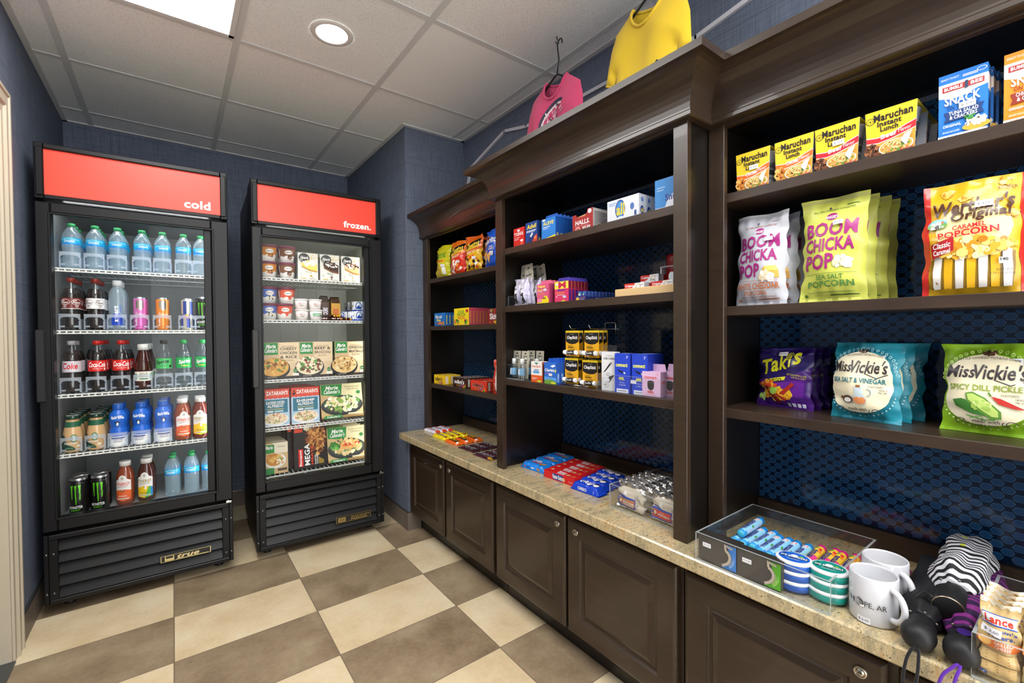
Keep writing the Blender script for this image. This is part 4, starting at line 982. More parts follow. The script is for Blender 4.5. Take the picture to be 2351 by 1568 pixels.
# open candy display boxes, loose candies and ice cream bars on the second shelf
def open_box(name, w, d, h, col, word, fg, flap):
    t = thing(name); m = MB(); th = .0012
    m.box(-w/2, 0, 0, w/2, th, h*.86, col); m.box(-w/2, d-th, 0, w/2, d, h, col); m.box(-w/2, th, 0, -w/2+th, d-th, h, col); m.box(w/2-th, th, 0, w/2, d-th, h, col); m.box(-w/2, th, 0, w/2, d-th, th, col)
    p = flat(m, (-w/2, 0, 0), (w, 0, 0), (0, 0, h*.86)); v, f, a = text_mesh(word, .04, .1); p.put([(.15+.7*b, .12+.7*q) if False else (.2+.6*(1-b), .1+.6*q) for q, b in v], f, fg[0]); 
    p.r(.1, .06, .9, .085, fg[1]); m.build('box', t)
    m = MB(); a = -.5; m.add([(-w/2, 0, h*.86), (w/2, 0, h*.86), (w/2, d*.5, h*.86+d*.42), (-w/2, d*.5, h*.86+d*.42)], [(0, 1, 2, 3)], flap); m.add([(-w/2, d, h), (w/2, d, h), (w/2, d*.35, h*1.16), (-w/2, d*.35, h*1.16)], [(0, 1, 2, 3)], flap); m.build('flap', t)
    return t
o = open_box('candy_box', .044, .10, .128, '#4c3326', 'SNICKERS', ('#e9e6f2', '#2a4fb0'), '#3a2a20'); o.location = inC(O2, A2, .392, .15, Z2[1]+.0003); o.rotation_euler = (0, 0, A2); tag(o, 'brown open candy bar box with blue and white lettering in the freezer', 'candy box')
o = open_box('candy_box', .052, .10, .122, '#c8963c', 'TWIX', ('#c22a24', '#8a5a1c'), '#4a3424'); o.location = inC(O2, A2, .452, .15, Z2[1]+.0003); o.rotation_euler = (0, 0, A2-.05); tag(o, 'gold open candy bar box with red lettering in the freezer', 'candy box')
def morsel(cols, seed):
    t = thing('wrapped_candy'); m = MB(); Rr = random.Random(seed)
    m.lathe([(.004, 0, cols[0]), (.011, .002, cols[0]), (.0125, .008, cols[1]), (.0115, .014, cols[0]), (.005, .0175, cols[2])], cols[0], 'foil', 9, 0, 0, 1.25, .9); m.build('sweet', t)
    for s in (-1, 1): m = MB(); m.add([(s*.013, -.002, .008), (s*.013, .002, .009), (s*.022, .007, .012), (s*.023, -.006, .006)], [(0, 1, 2, 3)], cols[1], 'foil'); m.build('wrapper_end', t)
    return t
kind('mo1', morsel(('#2a1712', '#4a2c22', '#c9c4c2'), 1), 'candy', 'loose wrapped candies in the freezer'); kind('mo2', morsel(('#c8861c', '#e0a83a', '#7a2f18'), 2), 'candy', 'loose wrapped candies in the freezer'); kind('mo3', morsel(('#6a1f1c', '#d0c9c8', '#3a1512'), 3), 'candy', 'loose wrapped candies in the freezer')
R = random.Random(5); n = 0
for lay, cnt in ((0, 18), (1, 8)):
    for i in range(cnt):
        k = R.choice(('mo1', 'mo1', 'mo3')) if i < cnt*.55 else R.choice(('mo2', 'mo2', 'mo1'))
        x = .375+(.155 if lay == 0 else .10)*(i/cnt)+R.uniform(-.005, .005)
        o = K[k].put(inC(O2, A2, x, R.uniform(.098, .122) if lay == 0 else R.uniform(.104, .118), Z2[1]+.0003+lay*.0165), A2+R.uniform(0, 3), {'mo1': 'small dark brown wrapped candy in the freezer heap', 'mo2': 'small gold wrapped candy in the freezer heap', 'mo3': 'small red and silver wrapped candy in the freezer heap'}[k])
def klon(p): p.r(0, 0, 1, .14, '#2a50b8'); p.e_(.5, .58, .27, .36, '#3560b8'); p.e_(.5, .60, .2, .27, '#e8eef6'); p.g([(.3, .34), (.5, .66), (.6, .5), (.72, .34)], '#3560b8'); p.t('Klondike', .22, .2, .78, .38, '#1f3f96', .03)
kind('klo', carton('ice_cream_bar', .076, .07, .058, '#eef0f4', klon, top=lambda p: (p.r(0, .02, 1, .1, '#2a50b8'), p.e_(.5, .5, .2, .2, '#3560b8')), left=klon, mat='foil'), 'ice cream bar', 'foil ice cream bars in the freezer')
for i, (x, y, dz, w_) in enumerate(((.578, .105, 0, 'lower front'), (.576, .107, .0585, 'upper front'), (.575, .185, 0, 'lower rear'), (.572, .186, .0585, 'upper rear'), (.495, .20, 0, 'left rear'))): fzp('klo', x, y, Z2[1]+dz, f"white and blue foil ice cream bar, {w_} of the stack in freezer", .03*i)
# frozen meals
def d_bowl(title, cols, seed, rim='#20222c'):
    def d(p):
        p.r(.42, .0, 1, 1, '#d8bd95'); p.r(.46, .28, 1, 1, '#e3cda8'); p.r(.02, .66, .40, .99, '#23863c'); p.t('Marie', .07, .84, .34, .95, WHITE, .03, .3); p.t("Callender's", .04, .72, .38, .84, WHITE, .02, .35)
        p.t(title[0], .5, .87, .88, .91, '#8a6b4a'); 
        for i, l in enumerate(title[1:-1]): p.t(l, .46, .78-i*.115, .94, .86-i*.115, '#3c2a1e', .02)
        yb = .70-.115*(len(title)-3); p.t(title[-1], .56, yb, .84, yb+.05, '#8a6b4a')
        p.e_(.30, .27, .44, .30, rim); p.e_(.30, .31, .40, .25, cols[0]); p.b(.30, .34, .36, .22, cols, 90, .055, seed); p.r(0, 0, 1, .055, '#2a1f1c'); p.e_(.88, .20, .06, .055, '#2c7a3c'); p.r(.8, .06, .98, .13, '#eee9df'); p.t('8 OZ', .84, .18, .92, .21, WHITE); p.t('MICROWAVE', .1, .02, .35, .045, '#e9e2d2')
        for i in range(5): p.r(.72, .42-i*.03, .94, .426-i*.03, '#b3946c')
    return d
M3 = [(('AGED CHEDDAR', 'CHEESY', 'CHICKEN', '& RICE', 'BOWL'), ['#d9a24a', '#c98a36', '#e8c070', '#8a4a20', '#5f8a3a', '#e0b058'], .151, 'cheesy chicken and rice'),
      (('TENDER GINGER', 'BEEF &', 'BROCCOLI', 'BOWL'), ['#e8d9b8', '#8a4426', '#6e3420', '#3f7a34', '#5a9a44', '#f0e6cc'], .333, 'beef and broccoli'),
      (('SAVORY', 'SWEDISH', 'MEATBALLS', 'BOWL'), ['#e6c78a', '#d8b070', '#8a5a34', '#f0dcaa', '#c9a060'], .528, 'swedish meatball')]
for i, (ti, cols, x, nm) in enumerate(M3):
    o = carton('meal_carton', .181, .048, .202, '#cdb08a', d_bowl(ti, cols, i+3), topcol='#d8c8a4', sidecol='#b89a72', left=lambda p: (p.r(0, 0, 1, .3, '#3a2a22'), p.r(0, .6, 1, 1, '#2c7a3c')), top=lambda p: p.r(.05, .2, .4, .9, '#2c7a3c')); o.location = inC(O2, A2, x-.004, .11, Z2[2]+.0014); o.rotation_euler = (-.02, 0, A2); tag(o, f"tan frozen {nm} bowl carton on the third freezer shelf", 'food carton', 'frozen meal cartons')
    if i == 1:
        for q in (1, 2): c2 = dup(o); c2.location = inC(O2, A2, x-.03*q, .11+.055*q, Z2[2]+.002); c2.rotation_euler = (-.03, 0, A2); tag(c2, f"tan frozen {nm} bowl carton, {ORD[q]} one behind the front carton", 'food carton', 'frozen meal cartons')
def d_zat(sub, cols, seed):
    def d(p):
        p.r(0, .0, 1, .80, '#a9c6dd'); p.g([(0, .76)]+[(i/12, .74+.02*(i % 2)) for i in range(13)]+[(1, 1), (0, 1)], '#d8452a'); p.r(.06, .36, .94, .72, '#176c86')
        p.t("ZATARAIN'S", .18, .84, .95, .95, WHITE, .03); p.b(.1, .88, .04, .05, ['#1c120e'], 5, .04, 2); p.t(sub[0], .18, .60, .82, .68, WHITE, .02); p.t(sub[1], .22, .51, .78, .59, WHITE, .02); p.r(.2, .46, .8, .475, '#d9c25a'); p.r(.22, .38, .42, .43, '#d8dfe2'); p.r(.46, .38, .78, .43, '#a9c6cc')
        p.e_(.5, .19, .46, .17, '#e9e9ec'); p.e_(.5, .21, .42, .145, '#e6d2b0'); p.b(.5, .22, .38, .13, cols, 80, .045, seed); p.r(0, 0, 1, .03, '#e9edf0')
    return d
for i, (sub, x, w) in enumerate(((('BLACKENED CHICKEN', 'ALFREDO'), .112, .142), (('SHRIMP', 'ALFREDO'), .268, .150))):
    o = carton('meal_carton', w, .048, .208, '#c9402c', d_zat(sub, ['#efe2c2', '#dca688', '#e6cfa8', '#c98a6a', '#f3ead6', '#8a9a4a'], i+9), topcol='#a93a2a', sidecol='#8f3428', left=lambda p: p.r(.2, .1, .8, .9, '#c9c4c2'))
    o.location = inC(O2, A2, x, .11, Z2[3]+.0018); o.rotation_euler = (-.03, 0, A2); tag(o, f"red and blue frozen pasta carton, {('left', 'right')[i]} one on fourth freezer shelf", 'food carton', 'frozen meal cartons')
    for q in range(1, 4 if i else 2): c2 = dup(o); c2.location = inC(O2, A2, x-.012*q, .11+.053*q, Z2[3]+.0018); tag(c2, f"red and blue frozen pasta carton, {ORD[q]} behind {('left', 'right')[i]} one in freezer", 'food carton', 'frozen meal cartons')
def d_din(cap, cols, seed, big):
    def d(p):
        p.r(0, 0, 1, 1, '#cdb07c'); p.r(.5, .45, 1, 1, '#d9cfa4'); p.g([(.02, .99), (.52, .99), (.48, .62), (.02, .70)], '#2a8a3e'); p.t('Marie', .12, .84, .42, .95, WHITE, .03, .3); p.t("Callender's", .08, .72, .46, .84, WHITE, .02, .35); p.t(cap[0], .58, .88, .94, .93, '#6f5a34', .0); p.t(cap[1], .62, .81, .90, .86, '#6f5a34')
        p.e_(.5, .36, .50, .30, '#23282a'); p.e_(.5, .39, .46, .26, '#3a4038'); p.b(.5, .42, .40, .22, cols, 90, .06, seed)
        if big: p.g([(.3, .36), (.36, .56), (.56, .62), (.82, .56), (.84, .44), (.6, .32)], '#e0a860'); p.b(.58, .48, .22, .10, ['#d8803a', '#e8bc78', '#c8452c', '#f2d8a0', '#e0a860'], 40, .05, seed+2); p.b(.18, .45, .12, .1, ['#4f9a3c', '#6ab850', '#3a7a2c'], 26, .05, seed+3)
        p.r(0, 0, 1, .05, '#9a7a48'); p.g([(.04, .0), (.5, .0), (.46, .09), (.08, .08)], '#2a8a3e'); p.e_(.9, .72, .05, .055, '#2c7a3c'); p.t("Callender's", .12, .015, .42, .07, WHITE, .02, .3); p.r(.62, .08, .95, .12, '#e2d6b8')
    return d
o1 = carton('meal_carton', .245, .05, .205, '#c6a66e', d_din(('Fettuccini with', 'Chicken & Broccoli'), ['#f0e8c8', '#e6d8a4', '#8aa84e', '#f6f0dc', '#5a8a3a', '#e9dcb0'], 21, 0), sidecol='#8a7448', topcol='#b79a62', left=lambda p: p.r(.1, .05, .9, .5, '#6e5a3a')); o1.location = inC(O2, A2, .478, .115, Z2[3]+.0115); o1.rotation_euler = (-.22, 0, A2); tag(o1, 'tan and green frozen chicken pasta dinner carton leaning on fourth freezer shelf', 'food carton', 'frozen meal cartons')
o1 = carton('meal_carton', .225, .046, .205, '#c6a66e', d_din(('Lemon & Herb', 'Chicken'), ['#8a9a5a', '#e2c890', '#d8b070', '#efe2b8'], 33, 1), sidecol='#8a7448', topcol='#b79a62', left=lambda p: p.r(.1, .05, .9, .5, '#6e5a3a'))
for q in range(4):
    c2 = o1 if q == 0 else dup(o1); c2.location = inC(O2, A2, .502-.008*q, .115+.05*q, Z2[4]+.0225); c2.rotation_euler = (-.22, 0, A2); tag(c2, 'tan and green lemon chicken dinner carton '+('at the front of bottom freezer shelf' if q == 0 else f"{ORD[q]} one behind the front one, bottom freezer shelf"), 'food carton', 'frozen meal cartons')
def d_mega(p):
    p.r(.3, .45, 1, 1, '#30170f'); p.b(.55, .88, .2, .1, ['#efe2c0', '#e6d4a4', '#f6eed6'], 30, .07, 2); p.b(.74, .60, .2, .34, ['#a5632c', '#c98a44', '#7a3f1c', '#8f5426', '#d8a058', '#5a2a14'], 150, .06, 3); p.b(.5, .62, .14, .2, ['#b4743a', '#8f4f22', '#d89c54', '#6a3418'], 60, .06, 4)
    p.r(.02, .78, .26, .95, '#e0482c'); p.t('36g', .06, .84, .22, .92, BLK, .03); p.r(.12, .05, .26, .42, '#cf2a24')
    for wd, x0, x1, y1, c, bo in (('Banquet', .15, .23, .40, WHITE, .03), ('MEGA', .30, .46, .52, WHITE, .05), ('MEATS', .49, .56, .46, '#e0482c', .04), ('ROASTED', .60, .645, .27, WHITE, .02), ('CHICKEN', .66, .705, .27, WHITE, .02)):
        v, f, a = text_mesh(wd, bo); p.put([(x0+(x1-x0)*(1-b), .06+(y1-.06)*q) for q, b in v], f, c)
    for i in range(4): p.r(.73+i*.04, .06, .75+i*.04, .2-.02*i, '#d8b23a')
o = carton('meal_carton', .182, .05, .268, '#191414', d_mega, side=lambda p: p.r(.2, .1, .8, .9, '#4a4442'), left=lambda p: (p.r(.2, .1, .8, .3, '#5a5450'), p.r(.3, .5, .7, .8, '#8a3a2c'))); o.location = inC(O2, A2, .295, .112, Z2[4]+.0175); o.rotation_euler = (-.1, 0, A2+.05); tag(o, 'black frozen roasted chicken dinner carton on the bottom freezer shelf', 'food carton', 'frozen meal cartons')
for q in (1, 2): c2 = dup(o); c2.location = inC(O2, A2, .282-.012*q, .115+.056*q, Z2[4]+.0175); tag(c2, f"black frozen roasted chicken carton, {ORD[q]} behind the front black carton", 'food carton', 'frozen meal cartons')
def d_pot(p):
    p.r(0, 0, 1, 1, '#cdb083'); p.r(.35, .66, 1, 1, '#e4dcc4'); p.r(0, .68, .42, .95, '#2a8a3e'); p.t('Marie', .04, .80, .36, .92, WHITE, .03, .3); p.t('Chicken', .55, .84, .88, .9, '#6f5a34'); p.e_(.45, .42, .46, .24, '#e9e6e0'); p.e_(.42, .45, .36, .2, '#c98a3c'); p.b(.4, .5, .3, .13, ['#d89c4a', '#e6b868', '#c07c30'], 40, .08, 4); p.b(.66, .40, .18, .1, ['#e8dcb8', '#c9783c', '#6a9a48', '#f0e8d0'], 26, .05, 5); p.r(0, 0, .4, .2, '#2f8444'); p.r(.55, .08, .95, .16, '#4a3a28')
o = carton('meal_carton', .118, .04, .172, '#c9ab7c', d_pot, topcol='#d8cba8', sidecol='#a58a5c')
for q in range(5): c2 = o if q == 0 else dup(o); c2.location = inC(O2, A2, .113-.003*q, .112+.044*q, Z2[4]+.0145); c2.rotation_euler = (-.05, 0, A2); tag(c2, 'small tan chicken pot pie carton '+('at the front of the bottom freezer shelf' if q == 0 else f"{ORD[q]} one behind the front pie carton in freezer"), 'food carton', 'frozen meal cartons')
# white rack on the freezer floor
m = MB()
for y in (.075, .64): m.box(.05, y, .418, .636, y+.006, .4237, '#fff', 'wire_white')
for i in range(25): m.box(.055+i*.0236, .08, .4205, .058+i*.0236, .64, .4235, '#fff', 'wire_white')
for x in (.06, .25, .44, .62): m.box(x, .075, .3925, x+.009, .081, .42, '#fff', 'wire_white')
m.build('floor_rack', fz)
# ------------------------------------------------------------------ goods on the wooden shelves
RAW = 1
def at(o, X, Y, Z, label, cat, group=None, rz=0., lean=0., roll=0.):
    o.location = (X, Y, Z+.0004); o.rotation_euler = (lean, roll, CAB+rz); return tag(o, label, cat, group)
def row_back(o, n, d, X, Y, Z, lab, cat, group, rz=0., lean=0., dy=0., dx=.0006, jit=.0, roll=0.):
    """the front one and n-1 copies standing one behind another"""
    Rr = random.Random(int(Y*1000)); out = []
    for i in range(n):
        c = o if i == 0 else dup(o)
        l = lab[0] if i == 0 else lab[1].replace('#', ORD[i-1 if i < n else i])
        at(c, X+i*(d+dx), Y+i*dy+(Rr.uniform(-jit, jit) if i else 0), Z, l, cat, group, rz+(Rr.uniform(-.04, .04) if i and jit else 0), lean, roll); out.append(c)
    return out
def swirl(p, cx, cy, r, col):
    for i in range(3): p.arc(cx, cy, r*(1-.28*i), r*(1-.28*i)*p.w/p.h, r*.12, .3*i, .3*i+5, col, 14)

# --- noodle boxes on the right unit's top shelf
def d_noodle(flav, band, bowl):
    def d(p):
        p.r(0, 0, 1, 1, '#e6c625'); p.g([(0, .0), (1, 0), (1, .45), (.6, .40), (.3, .34), (0, .36)], '#d89a3a'); p.g([(0, .46), (.25, .43), (.55, .47), (.8, .56), (1, .62), (1, .45), (.8, .40), (.5, .33), (.25, .30), (0, .33)], WHITE); p.g([(0, .445), (.25, .415), (.55, .455), (.8, .545), (1, .605), (1, .465), (.8, .415), (.5, .345), (.25, .315), (0, .345)], band)
        p.e_(.10, .80, .09, .075, BLK); p.e_(.10, .80, .075, .062, '#f3d21f'); p.e_(.10, .80, .055, .045, BLK); p.e_(.10, .80, .045, .037, '#f3d21f'); p.e_(.10, .80, .02, .017, BLK)
        p.t('Maruchan', .17, .76, .93, .92, BLK, .06); p.t('Instant', .24, .645, .72, .755, BLK, .06); p.t('Lunch', .30, .535, .66, .64, BLK, .06)
        p.t(flav, .30, .385, .64, .475, WHITE, .03, .15, .10); p.t('Flavor', .66, .44, .92, .52, WHITE, .0, .15, .14)
        if bowl == 'beef': p.b(.14, .18, .15, .12, ['#6e3a20', '#8a4c2a', '#55301a', '#a0623a'], 36, .06, 3); p.g([(.08, .06), (.12, .06), (.2, .28), (.17, .3)], '#3a2014')
        else: p.b(.12, .2, .13, .14, ['#d8862c', '#e8a44a', '#b8641c', '#f0b860'], 36, .06, 4)
        p.e_(.62, .16, .36, .155, '#f1ece2'); p.e_(.62, .16, .335, .14, '#d9a850'); p.b(.62, .155, .28, .11, ['#e8c878', '#c8843c', '#e06a2c', '#6a9a3c', '#f0dca0', '#d9a850'], 46, .045, 5)
        for i in range(16): a = i*.39; p.arc(.58+.10*cos(a*2.1), .20+.06*sin(a*1.7), .055, .04, .018, a, a+3.6, '#f6dd90', 8)
        p.g([(.84, .12), (.95, .40), (.80, .36), (.72, .24)], '#ded8ce'); p.t('Ramen', .72, .03, .98, .09, '#b8282c', .02)
    return d
def noodle(flav, band, bowl):
    t = thing('noodle_box'); w, h, d = .0915, .107, .092
    m = MB()
    for s, y in ((-1, 0), (1, d)):
        b = .0042; v = [(-w/2+b, y, 0), (w/2-b, y, 0), (w/2, y, h), (-w/2, y, h)]; th = .0006*s
        m.add(v+[(x, y2-th, z) for x, y2, z in v], [(0, 1, 2, 3), (7, 6, 5, 4), (0, 4, 5, 1), (1, 5, 6, 2), (2, 6, 7, 3), (3, 7, 4, 0)], WHITE)
    m.box(-w/2, .0006, h-.0008, w/2, d-.0006, h, '#f3d21f'); m.box(-w/2+.0042, .0006, 0, w/2-.0042, d-.0006, .0008, WHITE)
    d_noodle(flav, band, bowl)(flat(m, (-w/2+.0042, 0, 0), (w-.0084, 0, 0), (0, 0, h))) if False else None
    p = P(m, lambda u, v, dd: ((u-.5)*(w-.0084*(1-v)), -dd-.0002, v*h), w, h); d_noodle(flav, band, bowl)(p); m.build('sleeve', t)
    m = MB(); m.lathe([(.030, .001), (.0305, .003), (.0415, .098), (.043, .099), (.043, .102), (.0395, .1025)], '#d9d7d4', 'plastic', 28, 0, d/2); p = cyl(m, .034, .02, .085, 'card', 1.6, .8-pi/2-.0, 0, d/2, rf=lambda z: .0303+(z-.003)*.116); p.r(0, .1, 1, .2, '#8a8a88'); p.r(0, .3, .8, .5, '#4a4a48'); p.t('MARUCHAN', .1, .55, .9, .8, '#2a2a2a', .02); m.build('noodle_cup', t)
    return t
NB = noodle('Chicken', '#e2691c', 'chicken'); NF = noodle('Beef', '#c4202a', 'beef')
ys = [(.643, NB, 'orange-banded', 0, 'first'), (.540, NB, 'orange-banded', 1, 'second'), (.446, NF, 'red-banded', 0, 'third'), (.344, NF, 'red-banded', 1, 'fourth')]
Gn = 'instant noodle boxes on the top shelf'
done = []
for y, o, ad, q, od in ys:
    for k in range(2):
        c = o if (q == 0 and k == 0) else dup(o)
        at(c, 1.287+.098*k, y-.046, S_R[0], f"yellow {ad} instant noodle box, {od} from left"+(', front row' if k == 0 else ', in the row behind'), 'noodle box', Gn)
        if k == 0 and q == 0: done.append(c)
for c in done:
    m = MB(); p = flat(m, (-.0457, -.0035, 0), (.0915, 0, 0), (0, 0, .107)); p.price(.55, .57, .26); m.build('price_sticker', c)
def d_bee(bg, bg2, words):
    def d(p):
        p.r(0, .86, 1, 1, bg); p.g([(0, .86), (1, .90), (1, .70), (.8, .68), (.5, .62), (.25, .62), (0, .66)], WHITE); p.r(0, .86, 1, 1, bg); p.t('READY-TO-EAT!', .05, .915, .42, .945, WHITE); p.r(.5, .9, .8, .91, WHITE); p.r(.5, .92, .8, .93, WHITE); p.e_(.88, .94, .10, .03, WHITE); p.e_(.88, .94, .085, .024, bg)
        p.r(.08, .735, .93, .815, '#a52a26'); p.t('BUMBLE', .12, .75, .50, .80, WHITE, .03); p.t('BEE', .66, .75, .90, .80, WHITE, .03); p.r(.545, .72, .61, .83, '#2a3a5a'); p.t('BEE WELL FOR LIFE', .38, .70, .8, .722, '#2a3a5a')
        p.t('SNACK', .13, .52, .86, .65, WHITE, .05); p.t('ON THE RUN!', .18, .45, .84, .51, bg2, .02); p.g([(.12, .42), (.93, .45), (.88, .38), (.93, .30), (.12, .27), (.17, .34)], bg2); p.t(words[0], .22, .365, .82, .42, WHITE, .02); p.t(words[1], .24, .30, .80, .355, WHITE, .02)
        p.t('ORIGINAL', .10, .19, .48, .23, WHITE, .02); p.e_(.78, .13, .28, .06, '#d8a83c'); p.b(.78, .18, .2, .09, ['#efe8d8', '#f6f1e4', '#e2d8c0'], 34, .05, 3); p.b(.66, .27, .1, .04, ['#3d8a3a', '#5aa84c', '#2f6e30'], 14, .04, 4); p.r(.0, .0, 1, .07, WHITE); p.t('SPOON INCLUDED', .1, .105, .45, .13, WHITE); p.t(words[2], .12, .02, .42, .055, bg)
    return d
bw = .0715
row_back(carton('snack_carton', bw, .032, .135, '#1f74cc', d_bee('#1f74cc', '#1b3a72', ('TUNA SALAD', '& CRACKERS', '8g PROTEIN')), side=lambda p: (p.r(0, .62, 1, .86, WHITE), p.r(.2, .1, .8, .5, '#1b3a72')), price=(.60, .475, .34)), 3, .032, 1.287, .183, S_R[0], ('blue and white tuna snack carton at the front of the top shelf', 'blue and white tuna snack carton, # one behind the front tuna carton'), 'snack carton', 'tuna snack cartons', dy=-.004)
row_back(carton('snack_carton', bw, .032, .135, '#e08a1c', d_bee('#e08a1c', '#8a2a1c', ('CHICKEN SALAD', '& CRACKERS', '10g PROTEIN')), side=lambda p: p.r(0, .62, 1, .86, WHITE)), 2, .032, 1.287, .0905, S_R[0], ('orange and white chicken snack carton at the right end of top shelf', 'orange and white chicken snack carton, # one behind the front orange carton'), 'snack carton', 'chicken snack cartons')
# --- popcorn bags on the second shelf
def d_boom(bg, flav, fc, pic):
    def d(p):
        c = '#9c1f74'
        if pic == 'cheddar': p.t('REAL. SIMPLE INGREDIENTS. NOTHING FAKE.', .2, .845, .8, .865, '#a05a2a')
        else: p.t('REAL, SIMPLE INGREDIENTS. NOTHING FAKE.', .2, .855, .84, .877, '#4a6a3a')
        p.e_(.5, .80, .09, .035, c); p.t("ANGIE'S", .40, .78, .60, .81, WHITE, .02); p.r(.7, .895, .88, .903, fc)
        p.t('BOOM', .10, .61, .90, .755, c, .035); p.t('CHICKA', .10, .465, .86, .595, c, .035); p.t('POP', .10, .295, .58, .445, c, .035)
        if pic == 'cheddar': p.g([(.6, .28), (.66, .40), (.86, .41), (.92, .36), (.92, .28)], '#d8a03c'); p.g([(.66, .40), (.86, .41), (.92, .36), (.7, .35)], '#e8bc5c')
        p.b(.72, .30 if pic == 'cheddar' else .36, .12, .05, ['#f3ecd8', '#e8dcc0', '#fbf7ea', '#d9caa4'], 26, .05, 3)
        p.r(.12, .255, .9, .259, fc)
        if pic == 'cheddar': p.t('WHITE CHEDDAR', .06, .165, .92, .235, fc, .02); p.t('POPCORN', .25, .105, .68, .15, fc, .02)
        else: p.t('SEA SALT', .30, .20, .72, .245, fc, .02); p.t('POPCORN', .16, .13, .86, .19, fc, .03)
        p.r(.15, .085, .85, .089, fc); p.r(.5, .055, .9, .064, fc); p.e_(.12, .06, .03, .016, fc); p.e_(.12, .06, .022, .011, bg); p.e_(.46, .885, .018, .012, '#3a3a3a')
    return d
def d_rip(fn):
    return lambda p: (fn(p), [p.r(.0, .955+.008*i, 1, .957+.008*i, '#8a8a86') for i in range(4)])
o = bag('popcorn_bag', .142, .255, .062, '#bdbec6', d_rip(d_boom('#bdbec6', 'WHITE CHEDDAR', '#b5622a', 'cheddar')), 'matte_film', 3, .09, price=(.72, .70, .15, '$ 3.00', .05))
row_back(o, 3, .056, 1.306, .583, S_R[1], ('white cheddar popcorn bag at the front left of the second shelf', 'white cheddar popcorn bag, # one behind the front white bag'), 'popcorn bag', 'white popcorn bags', rz=-.06, lean=-.06, dy=-.006, jit=.006)
o = bag('popcorn_bag', .146, .262, .066, '#c6ca58', d_rip(d_boom('#c6ca58', 'SEA SALT', '#4d7d3c', 'salt')), 'matte_film', 5, .08, price=(.62, .73, .15, '$ 3.00', .04))
row_back(o, 4, .0495, 1.306, .413, S_R[1], ('yellow sea salt popcorn bag at the front of the second shelf', 'yellow sea salt popcorn bag, # one behind the front yellow bag'), 'popcorn bag', 'yellow popcorn bags', rz=-.03, lean=-.07, dy=-.008, jit=.005)
def d_wer(p):
    p.r(.0, .0, .07, 1, '#d2302a'); p.r(.93, .0, 1, 1, '#d2302a'); p.e_(.5, .55, .36, .24, '#efdf9a')
    for x, y in ((.25, .90), (.42, .84), (.78, .95), (.86, .66), (.12, .25), (.84, .40)): p.b(x, y, .05, .025, ['#d9a030', '#b9781c', '#f0cf70', '#e8b84a'], 16, .035, int(x*100))
    p.t("Werther's", .10, .70, .88, .83, '#4a2514', .04, .2, .05); p.t('Original', .28, .61, .86, .72, '#4a2514', .03, .15, .05); p.t('STORCK', .72, .87, .90, .895, '#5a2a1c', .02); p.r(.66, .765, .66+.0001, .766, WHITE)
    p.e_(.15, .63, .10, .045, '#6ab0e0'); p.e_(.15, .615, .10, .03, '#5a9a34'); p.b(.15, .635, .06, .012, ['#c8482c', '#f0ece0', '#d8c8a0'], 10, .025, 4); p.b(.15, .605, .06, .01, ['#2a1c14', '#f0ece0'], 8, .025, 5)
    p.t('CARAMEL', .30, .555, .62, .595, '#c2242a', .03, 0, .04); p.t('POPCORN', .16, .49, .74, .55, '#c2242a', .05, 0, .05)
    p.g([(.10, .05), (.86, .05), (.90, .33), (.80, .36), (.15, .36), (.08, .30)], '#8a6a1c')
    for i in range(7): x = .12+.11*i; c = WHITE if i % 2 == 0 else '#e2ae1c'; p.g([(x, .05), (x+.075, .05), (x+.085, .34), (x+.04, .36), (x-.005, .34)], c)
    p.b(.48, .385, .36, .075, ['#d9a030', '#b9781c', '#f0cf70', '#e8b84a', '#c98a24', '#f6e2a0'], 120, .055, 9)
    p.g([(.09, .44), (.32, .49), (.32, .37), (.09, .31)], '#a82226'); p.t('Classic', .11, .40, .29, .45, WHITE, .02, .2, .12); p.t('Caramel', .11, .345, .29, .39, WHITE, .02, .2, .12)
    p.r(.74, .23, .84, .28, WHITE); p.t('140', .755, .25, .825, .275, BLK, .03); p.t('NET WT', .72, .17, .86, .19, '#3a2a10'); p.t('5.29 OZ. (150g)', .66, .14, .88, .16, '#3a2a10')
o = bag('popcorn_bag', .152, .232, .07, '#d6a820', d_wer, 'film', 8, .03, .03, backcol='#c8322a', price=(.60, .755, .17, '$ 4.00', .05))
row_back(o, 2, .06, 1.292, .166, S_R[1], ('glossy yellow and red caramel popcorn pouch at the right of the second shelf', 'glossy yellow and red caramel popcorn pouch, # one behind the front pouch'), 'popcorn bag', 'caramel popcorn pouches', rz=.10, lean=-.05, dy=-.012)
